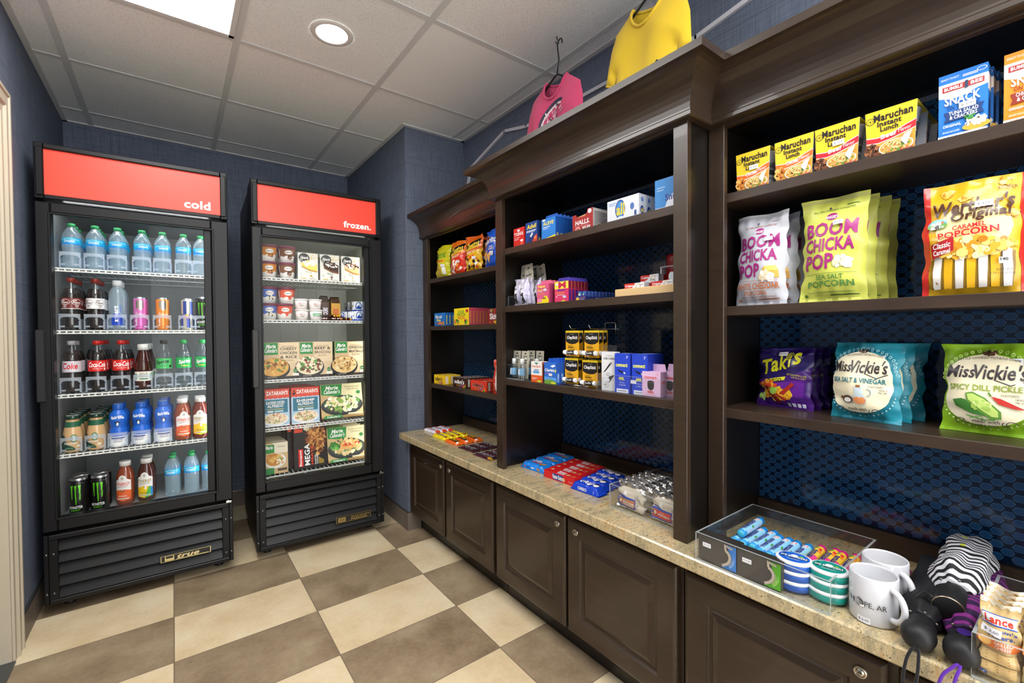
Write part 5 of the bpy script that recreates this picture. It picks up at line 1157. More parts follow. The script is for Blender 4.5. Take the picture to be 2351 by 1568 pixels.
# --- chip bags on the third shelf
def d_tak(p):
    p.g([(0, 0), (1, 0), (1, .7), (.7, .55), (.4, .5), (0, .45)], '#4a1a7a'); p.g([(.1, .2), (.9, .2), (.9, .5), (.5, .42), (.1, .46)], '#6a2496'); swirl(p, .62, .86, .07, '#e8e22c')
    for i, l in enumerate('Takis'): x = (.12, .29, .44, .60, .68)[i]; wd = (.2, .15, .16, .07, .14)[i]; p.t(l, x, .55+.045*i, x+wd, .74+.045*i+(.06 if i in (0, 2) else 0), '#e8e22c', .08, .2, .2)
    p.g([(.2, .40), (.58, .47), (.60, .53), (.22, .46)], '#e8e22c'); p.t('FUEGO', .27, .425, .53, .485, BLK, .04, .1, .12); p.t('HOT CHILI PEPPER & LIME', .62, .54, .95, .57, '#e8d84a', 0, 0, -.1); p.t('TORTILLA CHIPS', .70, .50, .93, .525, '#e8d84a', 0, 0, -.1)
    p.b(.45, .22, .25, .1, ['#e8b428', '#f0c83c', '#d88a1c'], 40, .07, 3); p.g([(.22, .32), (.30, .34), (.52, .12), (.46, .06)], '#8a1c1c'); p.g([(.5, .24), (.58, .22), (.76, .40), (.72, .44)], '#a82a20'); p.g([(.34, .27), (.42, .26), (.62, .16), (.58, .12)], '#b83a24')
    p.b(.38, .30, .05, .05, ['#7ac23c', '#a8d858'], 6, .06, 4); p.b(.16, .18, .05, .05, ['#7ac23c', '#c8e088'], 6, .06, 6); p.b(.3, .38, .2, .06, ['#e8661c', '#f09a2c', '#d8401c'], 18, .04, 5)
    for i in range(4): p.r(.62+.08*i, .04, .675+.08*i, .10, '#d8d4ea')
o = bag('chip_bag', .160, .172, .05, '#24125e', d_tak, 'film', 11, .09, .06, price=(.5, .90, .14, '$ 3.00', .05))
row_back(o, 3, .046, 1.400, .560, S_R[2], ('purple spicy chip bag with yellow lettering at left of the third shelf', 'purple spicy chip bag, # one behind the front purple bag'), 'chip bag', 'purple chip bags', rz=-.12, lean=-.06, dy=-.006, jit=.004)
def d_vick(bg, lace, flav, fc, pic):
    def d(p):
        cr = '#e9dfbf'
        for i in range(22):
            a = pi*i/21; p.e_(.5+.475*cos(a), .60+.325*sin(a), .022, .02, lace, 8); p.e_(.5+.475*cos(a), .60+.325*sin(a), .014, .012, bg, 8)
            if 0 < i < 21: a = -a; p.e_(.5+.475*cos(a), .36+.30*sin(a), .012, .011, lace, 6)
        p.g([(.5+.45*cos(a*pi/16), .60+.28*sin(a*pi/16)) for a in range(17)]+[(.5-.45*cos(a*pi/16), .36-.26*sin(a*pi/16)) for a in range(17)], cr)
        p.g([(.42, .86), (.44, .90), (.56, .90), (.60, .86)], cr); p.b(.51, .895, .07, .012, ['#3a2a1c', '#5a4028', '#2a1c12'], 8, .03, 2)
        p.t('KETTLE COOKED POTATO CHIPS', .18, .80, .82, .825, '#4a4438', .0, 0, 0, None, .03)
        p.t('Miss', .06, .61, .38, .75, '#3a3436', .02, .25); p.t("Vickie's", .36, .60, .90, .77, '#3a3436', .02, .2); p.line([(.58, .60), (.75, .545), (.90, .60)], .012, '#3a3436')
        p.t(flav, .08, .475, .88, .54, fc, .02); p.t('FLAVORED', .66, .425, .84, .45, '#5a564c')
        if pic == 'jug':
            p.g([(.46, .42), (.48, .34), (.44, .28), (.46, .22), (.54, .20), (.62, .21), (.65, .27), (.60, .34), (.58, .42)], '#b8c8d0'); p.g([(.45, .28), (.47, .225), (.54, .205), (.62, .22), (.64, .27), (.6, .30), (.5, .30)], '#d98a54'); p.arc(.65, .36, .06, .05, .014, -1.6, 1.8, '#8a9aa2'); p.r(.49, .42, .555, .45, '#8a5a2c'); p.e_(.36, .26, .09, .05, '#5a4a40'); p.e_(.36, .25, .06, .03, '#efece6'); p.g([(.25, .30), (.32, .28), (.30, .25), (.23, .27)], '#6e4a2c')
        else:
            p.g([(.14, .36), (.24, .38), (.42, .33), (.56, .24), (.52, .20), (.36, .22), (.18, .29)], '#3f7a34'); p.g([(.28, .44), (.36, .46), (.50, .40), (.66, .26), (.66, .18), (.56, .17), (.42, .26), (.30, .36)], '#5c8a34'); p.g([(.30, .43), (.36, .44), (.49, .385), (.63, .26), (.63, .20), (.57, .20), (.44, .28), (.32, .37)], '#b3cc6a'); p.b(.47, .32, .1, .06, ['#c8dc8a', '#9abc54'], 16, .03, 3); p.g([(.56, .42), (.66, .40), (.90, .30), (.80, .30), (.64, .34)], '#b82a20'); p.line([(.56, .42), (.53, .46)], .02, '#4a7a2c'); p.line([(.3, .2), (.5, .16), (.6, .17)], .012, '#4a8a34'); p.line([(.34, .17), (.46, .2), (.5, .15)], .01, '#5a9a3c')
        p.t('made with', .36, .125, .64, .165, '#4a4438', .01, .25); p.t('LOVE & CARE', .37, .085, .63, .11, '#4a4438', .02)
        for s in (-1, 1): p.arc(.5+s*.26, .13, .06, .035, .010, 0, 4.5, '#4a4438'); p.arc(.5+s*.20, .13, .04, .025, .010, 2, 6, '#4a4438')
        p.t('18DEC2', .80, .39, .90, .41, '#2a2a2a', .02); p.t('74L 128', .80, .36, .90, .38, '#2a2a2a', .02)
    return d
o = bag('chip_bag', .152, .190, .06, '#1c8a9e', d_vick('#1c8a9e', '#a8d8e0', 'SEA SALT & VINEGAR', '#1c7284', 'jug'), 'matte_film', 13, .10, .06, price=(.72, .80, .16, '$ 3.00', .06))
row_back(o, 3, .052, 1.352, .358, S_R[2], ('teal and cream vinegar chip bag at the front of third shelf', 'teal and cream vinegar chip bag, # one behind the front teal bag'), 'chip bag', 'teal chip bags', rz=-.16, lean=-.10, dy=-.010, jit=.005)
o = bag('chip_bag', .152, .190, .06, '#8fbf1f', d_vick('#8fbf1f', '#d8ec9a', 'SPICY DILL PICKLE', '#8aa03c', 'pickle'), 'matte_film', 17, .10, .06, price=(.76, .81, .16, '$ 2.00', .06))
row_back(o, 2, .056, 1.368, .150, S_R[2], ('lime green dill pickle chip bag at the right of third shelf', 'lime green dill pickle chip bag, # one behind the front green bag'), 'chip bag', 'lime green chip bags', rz=-.02, lean=-.10, dy=.006)

# --- far unit: chip bags, theatre candy, bagged-candy boxes
def d_fun(p): p.t('FUNYUNS', .08, .58, .80, .76, '#3d8a2c', .07, .25, .10); p.r(.0, .48, .75, .545, '#e8901c'); p.t('ONION FLAVORED RINGS', .1, .495, .65, .53, '#7a2a14', .02); [p.arc(x, y, .13, .10, .05, 0, 6.3, c, 16) for x, y, c in ((.25, .33, '#c9a45c'), (.42, .22, '#b8904a'), (.2, .15, '#d8b870'), (.5, .36, '#d0ac64'), (.4, .10, '#c9a45c'))]; p.g([(.62, .1), (.85, .1), (.8, .4), (.66, .4)], '#eceadc')
def d_che(hot):
    def d(p):
        p.g([(0, 0), (1, 0), (1, .62), (.5, .50), (0, .45)], '#d8321f' if not hot else '#e8b41c'); p.g([(.06, .56), (.9, .72), (.92, .90), (.1, .76)], BLK); p.t('Cheetos', .10, .60, .88, .84, '#f2d23c', .06, .2, .16); p.t("FLAMIN' HOT" if hot else 'CRUNCHY', .2, .49, .75, .57, '#f6e2b0', .04, .1, .1)
        p.b(.5, .24, .38, .2, ['#e86a1c', '#f08a2c', '#c8481c']+(['#1c1614', '#ece8e0', '#f2d23c'] if hot else ['#f4efe4', '#d8321f']), 44, .08, 5)
    return d
def d_dor(p): p.g([(.10, .86), (.42, .82), (.20, .48)], '#e87a2c'); p.g([(.13, .83), (.38, .80), (.21, .54)], BLK); p.t('Doritos', .05, .62, .96, .80, WHITE, .07, 0, .10); p.t('COOL', .5, .50, .76, .55, WHITE, .03); p.t('RANCH', .48, .44, .80, .49, WHITE, .03); p.g([(.12, .36), (.40, .46), (.26, .10)], '#d89a4c'); p.g([(.36, .34), (.68, .42), (.46, .10)], '#e0a658'); p.b(.3, .3, .1, .1, ['#c8843c', '#e8c080'], 10, .03, 2); p.e_(.7, .33, .1, .04, WHITE)
for nm, col, fn, Y, sd, lab in (('funyuns', '#c8c41c', d_fun, 2.415, 21, 'yellow onion ring snack bag'), ('cheetos', '#dd7018', d_che(False), 2.235, 22, 'orange and red cheese puff bag'), ('hot', '#d8601a', d_che(True), 2.068, 23, 'orange and yellow spicy cheese puff bag'), ('dor', '#1a56c8', d_dor, 1.890, 24, 'blue tortilla chip bag')):
    o = bag('chip_bag', .15, .195, .055, col, fn, 'film', sd, .10, .05, price=(.72, .36, .18, '$ 2.00'))
    row_back(o, 2, .05, 1.305, Y, S_L[0], (lab+' at the front of the far top shelf', lab+', # one behind its front bag'), 'chip bag', 'chip bags on the far top shelf', rz=.10 if nm != 'dor' else -.05, lean=-.05, dy=-.025)
def d_mike(p): p.t('Mike and', .1, .58, .7, .84, WHITE, .05, .1); p.t('Ike', .25, .34, .6, .56, '#f0e23c', .06); p.b(.5, .18, .45, .14, ['#e8402c', '#f0d020', '#3aa83c', '#7a3aa8', '#f08a1c'], 26, .05, 3)
SD = lambda c, tx: (lambda p: (p.t(tx, .25, .2, .75, .8, c, .02) if False else [p.r(.35, .12+.12*i, .65, .19+.12*i, c) for i in range(6)]))
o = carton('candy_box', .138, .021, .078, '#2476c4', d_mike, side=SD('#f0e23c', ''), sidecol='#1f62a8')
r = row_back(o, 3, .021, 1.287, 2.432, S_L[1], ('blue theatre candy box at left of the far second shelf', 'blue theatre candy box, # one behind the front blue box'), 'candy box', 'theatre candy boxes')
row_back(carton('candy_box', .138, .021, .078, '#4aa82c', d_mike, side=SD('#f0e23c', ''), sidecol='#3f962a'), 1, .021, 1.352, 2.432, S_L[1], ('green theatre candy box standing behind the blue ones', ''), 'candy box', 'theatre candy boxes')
def d_sour(p): p.t('SOUR', .28, .70, .70, .88, '#3d9a2c', .06); p.t('PATCH', .24, .52, .76, .70, '#2c7a2a', .06); p.t('KIDS', .28, .34, .72, .52, '#e2571c', .06); p.b(.2, .2, .14, .12, ['#5ab83c', '#e84a7a', '#f08a1c', '#3a8ad0'], 12, .06, 3); p.b(.78, .22, .14, .14, ['#5ab83c', '#e84a7a', '#f08a1c', '#3a8ad0'], 12, .06, 4); p.e_(.88, .82, .08, .1, '#b8282c')
row_back(carton('candy_box', .162, .0205, .0945, '#f0d81c', d_sour, side=SD('#e8d42c', ''), sidecol='#dc4a6a'), 6, .0205, 1.287, 2.176, S_L[1], ('yellow and pink sour candy box on the far second shelf', 'yellow and pink sour candy box, # one behind the front yellow box'), 'candy box', 'sour candy boxes')
row_back(carton('candy_box', .15, .021, .078, '#8a2622', lambda p: (p.t('Skittles', .1, .3, .9, .68, WHITE, .06), p.b(.5, .85, .4, .1, ['#e8402c', '#f0d020', '#3aa83c', '#7a3aa8'], 16, .04, 3), p.b(.5, .12, .4, .08, ['#e8402c', '#f0d020', '#3aa83c', '#f08a1c'], 16, .04, 4)), side=SD('#e8e0d0', '')), 3, .021, 1.287, 1.834, S_L[1], ('dark red fruit candy box at right of the far second shelf', 'dark red fruit candy box, # one behind the front red box'), 'candy box', 'fruit candy boxes')
def d_mm(fg, bg): return lambda p: (p.r(0, .86, 1, 1, fg if False else bg), p.t("m&m's", .12, .34, .80, .80, WHITE if bg != '#f0c61c' else '#4a2a18', .09), p.t("m&m's", .13, .36, .79, .78, '#2a1812' if bg != '#3a1f18' else WHITE, .05) , p.b(.6, .14, .34, .12, ['#e8402c', '#f0d020', '#3aa83c', '#2a6ad0', '#f08a1c'], 16, .045, 3))
for bg, w, Y, X, n, d, lab in (('#f0c61c', .125, 2.425, 1.276, 3, .036, 'yellow peanut chocolate candy box'), ('#3a1f18', .150, 2.20, 1.288, 6, .026, 'brown chocolate candy box'), ('#dd3a20', .152, 1.995, 1.281, 4, .032, 'red peanut butter candy box')):
    o = carton('candy_box', w, d-.001, .053, bg, d_mm(None, bg), side=lambda p: p.r(.25, .1, .75, .9, '#e9d9c8'), top=lambda p: (p.r(.1, .2, .6, .45, '#2a1812' if bg != '#3a1f18' else '#d8d0cc'), p.r(.65, .3, .9, .6, WHITE)))
    row_back(o, n, d, X, Y, S_L[2], (lab+' at the front of the far third shelf', lab+', # one behind its front box'), 'candy box', 'chocolate candy boxes on the far third shelf', rz=.02, dy=-.002)
o = bag('candy_pouch', .13, .17, .05, '#ece8e4', lambda p: (p.r(0, .0, .18, 1, '#d2402c'), p.r(.3, .4, .9, .6, '#c8322a')), 'matte_film', 31, .04, .04); at(o, 1.30, 1.80, S_L[2], 'white and red candy pouch beside the middle shelf unit', 'candy bag', None, .25, -.04)
# --- middle unit, top shelf: medicine and laundry boxes
ZC1, ZC2, ZC3 = S_C
def flapbox(name, w, d, h, col, front, side=None, flapc=None, flaph=.016, **k):
    """box with a hang flap rising at the back"""
    o = carton(name, w, d, h, col, front, side, **k)
    m = MB(); f = flapc or col; q = [(-w*.48, h), (w*.48, h), (w*.40, h+flaph), (-w*.40, h+flaph)]
    m.add([(x, d-.0012, z) for x, z in q]+[(x, d-.0004, z) for x, z in q], [(0, 1, 2, 3), (7, 6, 5, 4), (0, 4, 5, 1), (1, 5, 6, 2), (2, 6, 7, 3), (3, 7, 4, 0)], f); m.build('hang_flap', o); return o
at(carton('medicine_box', .028, .05, .068, '#2a1f24', lambda p: (p.t('RELIEF', .1, .7, .9, .85, '#8a7a80'), p.r(.1, .3, .9, .5, '#4a3a40'))), 1.22, 1.588, ZC1, 'small black medicine box against the left side of middle top shelf', 'medicine box')
o = carton('medicine_box', .073, .024, .085, '#d22a22', lambda p: (p.t('TYLENOL', .05, .62, .93, .78, WHITE, .04, .15), p.t('Extra Strength', .08, .48, .6, .55, WHITE), p.e_(.78, .34, .14, .06, '#f0e8e6'), p.g([(.6, .0), (.8, .0), (.95, .3), (.7, .3)], '#e85a4a'), p.r(.05, .42, .5, .44, WHITE)), price=(.52, .86, .24))
row_back(o, 2, .025, 1.192, 1.528, ZC1, ('red pain relief box at the left of the middle top shelf', 'red pain relief box, # one behind the front red box'), 'medicine box', 'red pain relief boxes', dy=.012)
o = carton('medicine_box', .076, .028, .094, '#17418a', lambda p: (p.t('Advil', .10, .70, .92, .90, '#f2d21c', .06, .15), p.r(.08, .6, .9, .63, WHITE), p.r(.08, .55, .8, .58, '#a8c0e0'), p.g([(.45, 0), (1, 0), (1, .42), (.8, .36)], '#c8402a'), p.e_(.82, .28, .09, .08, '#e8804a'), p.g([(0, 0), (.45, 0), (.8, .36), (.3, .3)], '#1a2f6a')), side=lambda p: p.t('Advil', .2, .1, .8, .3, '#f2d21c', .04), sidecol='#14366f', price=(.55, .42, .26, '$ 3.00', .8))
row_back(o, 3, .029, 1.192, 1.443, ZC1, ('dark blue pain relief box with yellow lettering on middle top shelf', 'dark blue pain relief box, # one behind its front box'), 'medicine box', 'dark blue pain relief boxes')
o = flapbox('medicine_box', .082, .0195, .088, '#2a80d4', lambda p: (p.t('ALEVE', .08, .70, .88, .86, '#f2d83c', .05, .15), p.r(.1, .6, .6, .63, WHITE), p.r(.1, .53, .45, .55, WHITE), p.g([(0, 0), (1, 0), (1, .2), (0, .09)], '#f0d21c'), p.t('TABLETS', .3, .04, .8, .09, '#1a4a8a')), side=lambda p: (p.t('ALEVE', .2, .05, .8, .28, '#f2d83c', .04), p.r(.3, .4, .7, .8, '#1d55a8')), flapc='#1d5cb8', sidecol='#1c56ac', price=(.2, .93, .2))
row_back(o, 5, .0205, 1.192, 1.337, ZC1, ('bright blue pain relief box on the middle top shelf', 'bright blue pain relief box, # one behind its front box'), 'medicine box', 'bright blue pain relief boxes')
def halls():
    t = thing('cough_drop_box'); w, d, h = .102, .095, .066; m = MB(); th = .001
    def wall(v, col): n = Vector(v[1])-Vector(v[0]); m.add(v, [tuple(range(len(v)))], col)
    sd = [(w/2, 0, 0), (w/2, d, 0), (w/2, d, h*1.15), (w/2, 0, h*1.15)]
    wall(sd, '#b4b0ae'); wall([(-w/2, d, 0), (-w/2, 0, 0), (-w/2, 0, h), (-w/2, d, h*1.15)], '#8a2222'); wall([(w/2, d, 0), (-w/2, d, 0), (-w/2, d, h*1.15), (w/2, d, h*1.15)], '#a82424')
    wall([(-w/2, 0, 0), (w/2, 0, 0), (w/2, 0, h*1.17), (w*.25, 0, h*1.17), (w*.2, 0, h*.95), (w*.1, 0, h*.82), (-w*.28, 0, h*.82), (-w*.32, 0, h*1.0), (-w/2, 0, h*.98)], '#a32424'); m.box(-w/2+.001, .001, .0, w/2-.001, d-.001, .03, '#6a1c1c')
    wall([(-w/2+.0008, .0012, .02), (w/2-.0008, .0012, .02), (w/2-.0008, .0012, h), (-w/2+.0008, .0012, h*.8)][::-1], '#c89a6a')
    p = flat(m, (-w/2, -.0001, 0), (w, 0, 0), (0, 0, h)); p.t('HALLS.', .14, .40, .84, .66, WHITE, .05, .12); p.r(.12, .31, .8, .34, '#d88a84'); p.t('RELIEF', .5, .12, .88, .27, WHITE, .04, .1); p.e_(.27, .14, .13, .16, '#e0a8a0'); p.e_(.27, .14, .08, .1, '#c8504a'); p.e_(.85, 1.02, .09, .12, WHITE)
    p = flat(m, (w/2+.0001, 0, 0), (0, d, 0), (0, 0, h*1.15)); [p.r(.06, .1+.08*i, .94, .13+.08*i, '#6a6664') for i in range(10)]
    m.build('display_box', t)
    for i in range(6):
        m = MB(); m.box(-.012+.0, .01+.013*i, .031, .012, .02+.013*i, .058, '#b8302c', 'film', .003); m.build('cough_drop_pack', t)
    return t
at(halls(), 1.19, 1.150, ZC1, 'open red cough drop display box on the middle top shelf', 'display box')
def d_all(p): p.e_(.42, .55, .16, .40, '#22418f'); p.e_(.42, .55, .13, .34, '#3f8ad0'); p.t('all', .30, .30, .56, .80, '#e8d22c', .10); p.r(.36, .16, .5, .24, WHITE); p.r(.05, .84, .3, .88, '#8ab0d8'); p.r(.05, .77, .26, .80, '#8ab0d8'); p.r(.03, .1, .2, .14, '#8ab0d8'); p.e_(.80, .55, .06, .14, '#4a70b0'); p.t('1', .87, .15, .93, .35, '#2a4a8a', .02); p.t('free clear', .36, -.0, .78, .10, BLK, .02, .2); p.r(.3, .62, .55, .63, '#22418f')
row_back(carton('detergent_box', .130, .034, .078, '#dfe2e8', d_all, side=lambda p: (p.e_(.5, .35, .3, .18, '#22418f'), p.t('all', .3, .25, .7, .45, '#e8d22c', .06), p.e_(.5, .78, .2, .1, '#6a8ac0')), sidecol='#d2d5dc'), 3, .035, 1.192, .970, ZC1, ('white laundry detergent box on the middle top shelf', 'white laundry detergent box, # one behind its front box'), 'detergent box', 'detergent boxes')
row_back(carton('dryer_sheet_box', .12, .05, .098, '#3a8ad0', lambda p: (p.r(0, 0, 1, .12, WHITE), p.g([(.3, .12), (1, .12), (1, .60), (.6, .55), (.38, .36)], '#e9f0f8'), p.t('Snuggle', .30, .24, .96, .52, '#1f3a8a', .06, 0, .04), p.e_(.75, .75, .2, .16, '#e8d8a0'), p.r(.06, .72, .3, .75, '#a8cdee'), p.r(.06, .64, .26, .67, '#a8cdee'), p.t('Fresh', .08, .02, .3, .1, '#1f3a8a')), side=lambda p: p.r(.2, .2, .8, .8, '#7ab4e4')), 2, .051, 1.192, .785, ZC1, ('blue dryer sheet box partly behind the dark pillar', 'blue dryer sheet box behind the front blue sheet box'), 'laundry box', 'dryer sheet boxes')
# --- middle unit, second shelf
def kotex():
    t = thing('hygiene_pouch'); m = MB(); w = .058
    m.add([(-w/2, .0, 0), (w/2, .0, 0), (w/2, 0, .18), (w/2-.005, 0, .186), (-w/2+.005, 0, .186), (-w/2, 0, .18), (-w/2, .0008, 0), (w/2, .0008, 0), (w/2, .0008, .18), (w/2-.005, .0008, .186), (-w/2+.005, .0008, .186), (-w/2, .0008, .18)], [(0, 1, 2, 3, 4, 5), (11, 10, 9, 8, 7, 6)], '#b3ac9c')
    p = flat(m, (-w/2, 0, 0), (w, 0, 0), (0, 0, .186)); p.g([(.35, .90), (.65, .90), (.65, .915), (.56, .93), (.44, .93), (.35, .915)], BLK); p.t('U', .44, .80, .56, .84, BLK); p.t('kotex', .18, .72, .82, .79, BLK, .03); m.build('card', t)
    m = MB(); f = bag_fn(w*1.0, .115, .045, .1, .06, 5); m.grid(lambda u, v: tuple(Vector(f(u, v))+Vector((0, -.0235, .002))), 12, 14, '#c9c2dc', 'film'); m.grid(lambda u, v: tuple(Vector(f(1-u, v))*1+Vector((0, -.0015, .002))), 8, 8, '#c9c2dc', 'film')
    m.build('pouch', t); m = MB(); q = P(m, lambda u, v, d: tuple(Vector(f(.02+.6*u, .05+v*.9))+Vector((0, -.0245-d, .002))), .035, .10, 'card', .008)
    q.g([(0, 0), (1, 0), (1, .42), (.5, .5), (0, .42)], '#2a2628'); q.g([(0, .42), (.5, .34), (1, .42), (1, 1), (0, 1)], '#cfc9d4'); q.t('kotex', .1, .55, .9, .66, BLK, .02); q.r(.25, .2, .8, .28, '#e8e4ec'); m.build('pouch_label', t); return t
kind('ktx', kotex(), 'hygiene pouch', 'hygiene pouches on carded backing')
for X, Y, roll, lab in ((1.235, 1.553, -.03, 'front left'), (1.225, 1.487, -.22, 'front right'), (1.285, 1.548, -.05, 'rear left'), (1.272, 1.455, -.26, 'rear right')): K['ktx'].put((X, Y, ZC2+.0006), (-.10, roll, CAB), f"white hygiene pouch on grey hang card, {lab} one of the four")
o = flapbox('medicine_box', .074, .0205, .084, '#dd5a84', lambda p: (p.t('Pepto', .10, .78, .72, .95, '#f2e03c', .06), p.t('Bismol', .08, .68, .5, .76, '#f2e03c', .03), p.r(.0, .755, 1, .77, '#5a1a34'), p.r(.08, .62, .5, .64, WHITE), p.t('CHEWABLES', .1, .48, .7, .55, '#f0a83c', .02), p.g([(0, 0), (1, 0), (1, .22), (.85, .40), (.65, .42), (.45, .25), (.3, .12), (0, .10)], '#f0d81c'), p.t('48', .5, .24, .75, .36, '#5a1a34', .02), p.e_(.25, .2, .2, .1, '#e890b0')), side=lambda p: p.r(.3, .1, .7, .9, '#b8406a'), flapc='#dd6a8a', sidecol='#c44a74', price=(.72, .70, .26))
row_back(o, 3, .0215, 1.216, 1.401, ZC2, ('pink stomach relief box on the middle second shelf', 'pink stomach relief box, # one behind its front box'), 'medicine box', 'pink stomach relief boxes')
o = flapbox('medicine_box', .078, .0165, .084, '#dd3a6a', lambda p: (p.r(0, .66, 1, 1, '#f0dc4a'), p.t('M', .28, .68, .82, .98, '#c8224a', .10), p.t('Midol', .24, .55, .76, .65, '#3a2a9a', .04), p.r(.1, .48, .7, .50, '#f0a04a'), p.r(.1, .43, .75, .45, '#f0a04a'), p.r(.2, .36, .7, .38, WHITE), p.e_(.72, .28, .13, .06, '#c9d4ec'), p.e_(.64, .06, .16, .06, '#e8dc3c'), p.e_(.16, .30, .07, .06, '#f08aa8')), side=lambda p: (p.r(.1, .66, .9, 1, '#8a1a3c'), p.r(.2, .08, .8, .6, '#4a2a8a')), flapc='#4a3aa8', sidecol='#b82a54', price=(.2, .87, .2))
row_back(o, 6, .0175, 1.218, 1.292, ZC2, ('magenta and yellow cramp relief box on middle second shelf', 'magenta and yellow cramp relief box, # one behind its front box'), 'medicine box', 'magenta cramp relief boxes', lean=-.0, roll=0)
m = MB(); m.box(-.026, 0, 0, .026, .19, .0012, '#22347e'); m.box(-.026, 0, 0, .026, .001, .022, '#22347e'); m.box(-.026, .001, .0012, -.025, .19, .018, '#1c2c6c'); m.box(.025, .001, .0012, .026, .19, .018, '#1c2c6c'); m.box(-.026, .189, .0012, .026, .19, .026, '#22347e')
p = flat(m, (-.026, 0, 0), (.052, 0, 0), (0, 0, .022)); p.e_(.22, .4, .16, .34, '#e8b43c'); p.t('Assorted', .45, .55, .95, .8, '#e8702c'); p.t('Fruit', .5, .2, .85, .45, WHITE); p = flat(m, (.026, 0, 0), (0, .19, 0), (0, 0, .018)); p.t('TUMS', .3, .2, .6, .8, '#a8b8e8', .03)
at(m.build('antacid_tray'), 1.222, 1.193, ZC2, 'dark blue cardboard tray holding antacid rolls', 'display tray')
t = thing('antacid_roll'); m = MB(); m.lathe([(.0078, 0), (.0085, .001), (.0085, .036), (.0075, .037)], '#24408f', 'card', 16); p = cyl(m, .0085, .006, .036, 'card', 2.4); p.e_(.5, .58, .3, .36, '#3a9a8a'); p.t('TUMS', .24, .45, .76, .72, WHITE, .05); p.r(.2, .08, .8, .16, '#e8d22c'); m.build('roll', t); m = MB(); m.lathe([(.0087, .0), (.0087, .010)], '#c9ccd2', 'foil', 16, cap=False); m.build('foil_end', t)
kind('tum', t, 'antacid roll', 'antacid rolls in the blue tray')
for i in range(10): K['tum'].put((1.233+.0183*i, 1.203-.001*i, ZC2+.0022), CAB+.1, 'silver-ended antacid roll, nearest in the blue tray' if i == 0 else f"silver-ended antacid roll, {ORD[i]} from the front in the blue tray")
for i in range(9): K['tum'].put((1.237+.0183*i, 1.184-.001*i, ZC2+.0022), CAB-.4, f"silver-ended antacid roll, {ORD[i]} in the right row of blue tray")
# clear divider bars of the acrylic organiser
def acry(m, x0, y0, z0, x1, y1, z1): m.box(x0, y0, z0, x1, y1, z1, '#fff', 'acrylic')
def tray(name, w, d, h, th=.0045, front_h=None, inner=()):
    """clear box, front facing -y, centred in x; edges of the sheets show bright"""
    m = MB(); fh = front_h or h
    m.box(-w/2, 0, 0, w/2, d, th, '#fff', 'acrylic'); m.box(-w/2, 0, th, w/2, th, fh, '#fff', 'acrylic'); m.box(-w/2, d-th, th, w/2, d, h, '#fff', 'acrylic'); m.box(-w/2, th, th, -w/2+th, d-th, h, '#fff', 'acrylic'); m.box(w/2-th, th, th, w/2, d-th, h, '#fff', 'acrylic')
    for x in inner: m.box(x, th, th, x+th*.7, d-th, h*.96, '#fff', 'acrylic')
    e = .0004
    m.box(-w/2, 0, fh, w/2, th, fh+e, '#fff', 'acrylic_edge'); m.box(-w/2, d-th, h, w/2, d, h+e, '#fff', 'acrylic_edge'); m.box(-w/2, th, h, -w/2+th, d-th, h+e, '#fff', 'acrylic_edge'); m.box(w/2-th, th, h, w/2, d-th, h+e, '#fff', 'acrylic_edge')
    for x in (-w/2-e, w/2): m.box(x, 0, 0, x+e, th, fh, '#fff', 'acrylic_edge')
    m.box(-w/2, -e, 0, w/2, 0, th, '#fff', 'acrylic_edge')
    return m.build(name)
at(tray('acrylic_tray', .135, .13, .045, .003), 1.188, 1.535, ZC2, 'clear acrylic tray holding the hygiene pouches', 'acrylic tray')
# light wooden tray with toothpaste boxes and two deodorants
t = thing('wooden_tray', 'light wooden serving tray under the toothpaste boxes', 'tray'); w, d, h = .26, .27, .026
for nm, bx in (('base', (-w/2+.008, .008, .001, w/2-.008, d-.008, .006)), ('side', (-w/2, 0, 0, w/2, .008, h)), ('side', (-w/2, d-.008, 0, w/2, d, h)), ('side', (-w/2, .008, 0, -w/2+.008, d-.008, h)), ('side', (w/2-.008, .008, 0, w/2, d-.008, h))): m = MB(); m.box(*bx, '#fff', 'light_wood', .002); m.build(nm, t)
t.location = (1.185, .868, ZC2+.0004); t.rotation_euler = (0, 0, CAB)
def d_col(p): p.g([(0, .45), (.2, .42), (.38, .55), (.5, .82), (.55, 1), (0, 1)], '#cf2f26'); p.t('Colgate', .04, .62, .46, .88, WHITE, .05, .05); p.arc(.70, .52, .14, .42, .025, .3, 5.6, '#d8a83c'); p.arc(.70, .52, .14, .42, .025, 4.2, 6.2, '#2a6ab0'); p.t('Total', .56, .42, .80, .62, '#8a8a5a', .02, .1); p.r(.05, .22, .5, .26, '#9aa4b4'); p.r(.05, .08, .5, .13, '#2a3a6a'); p.r(.8, .80, .96, .84, '#8a94a8'); p.r(.75, .16, .95, .2, '#8a94a8')
o = carton('toothpaste_box', .078, .085, .036, '#e8e9ee', d_col, side=lambda p: p.r(.3, .1, .6, .95, '#c22a24'), sidecol='#b9b9be')
for i, (X, Y, dz, lab) in enumerate(((1.20, .930, .007, 'front left one in the wooden tray'), (1.215, .836, .007, 'front middle one in the wooden tray'), (1.305, .951, .007, 'rear left lower one in the wooden tray'), (1.305, .948, .0434, 'rear left upper one in the wooden tray'), (1.225, .800-.035, .007, 'front right one beside the dark pillar'))): at(o if i == 0 else dup(o), X, Y, ZC2+dz, f"white and red toothpaste box, {lab}", 'toothpaste box', 'toothpaste boxes', -.03*i)
t = thing('deodorant_pack'); m = MB(); m.lathe([(.022, .0), (.024, .004), (.024, .06)], '#b82a2e', 'gloss', 24, 0, .03, 1.1, .62); m.build('stick', t); m = MB(); m.lathe([(.0245, .061), (.0245, .128), (.022, .137), (.012, .140)], '#a01f26', 'gloss', 24, 0, .03, 1.1, .62); m.build('cap', t)
m = MB(); w = .062
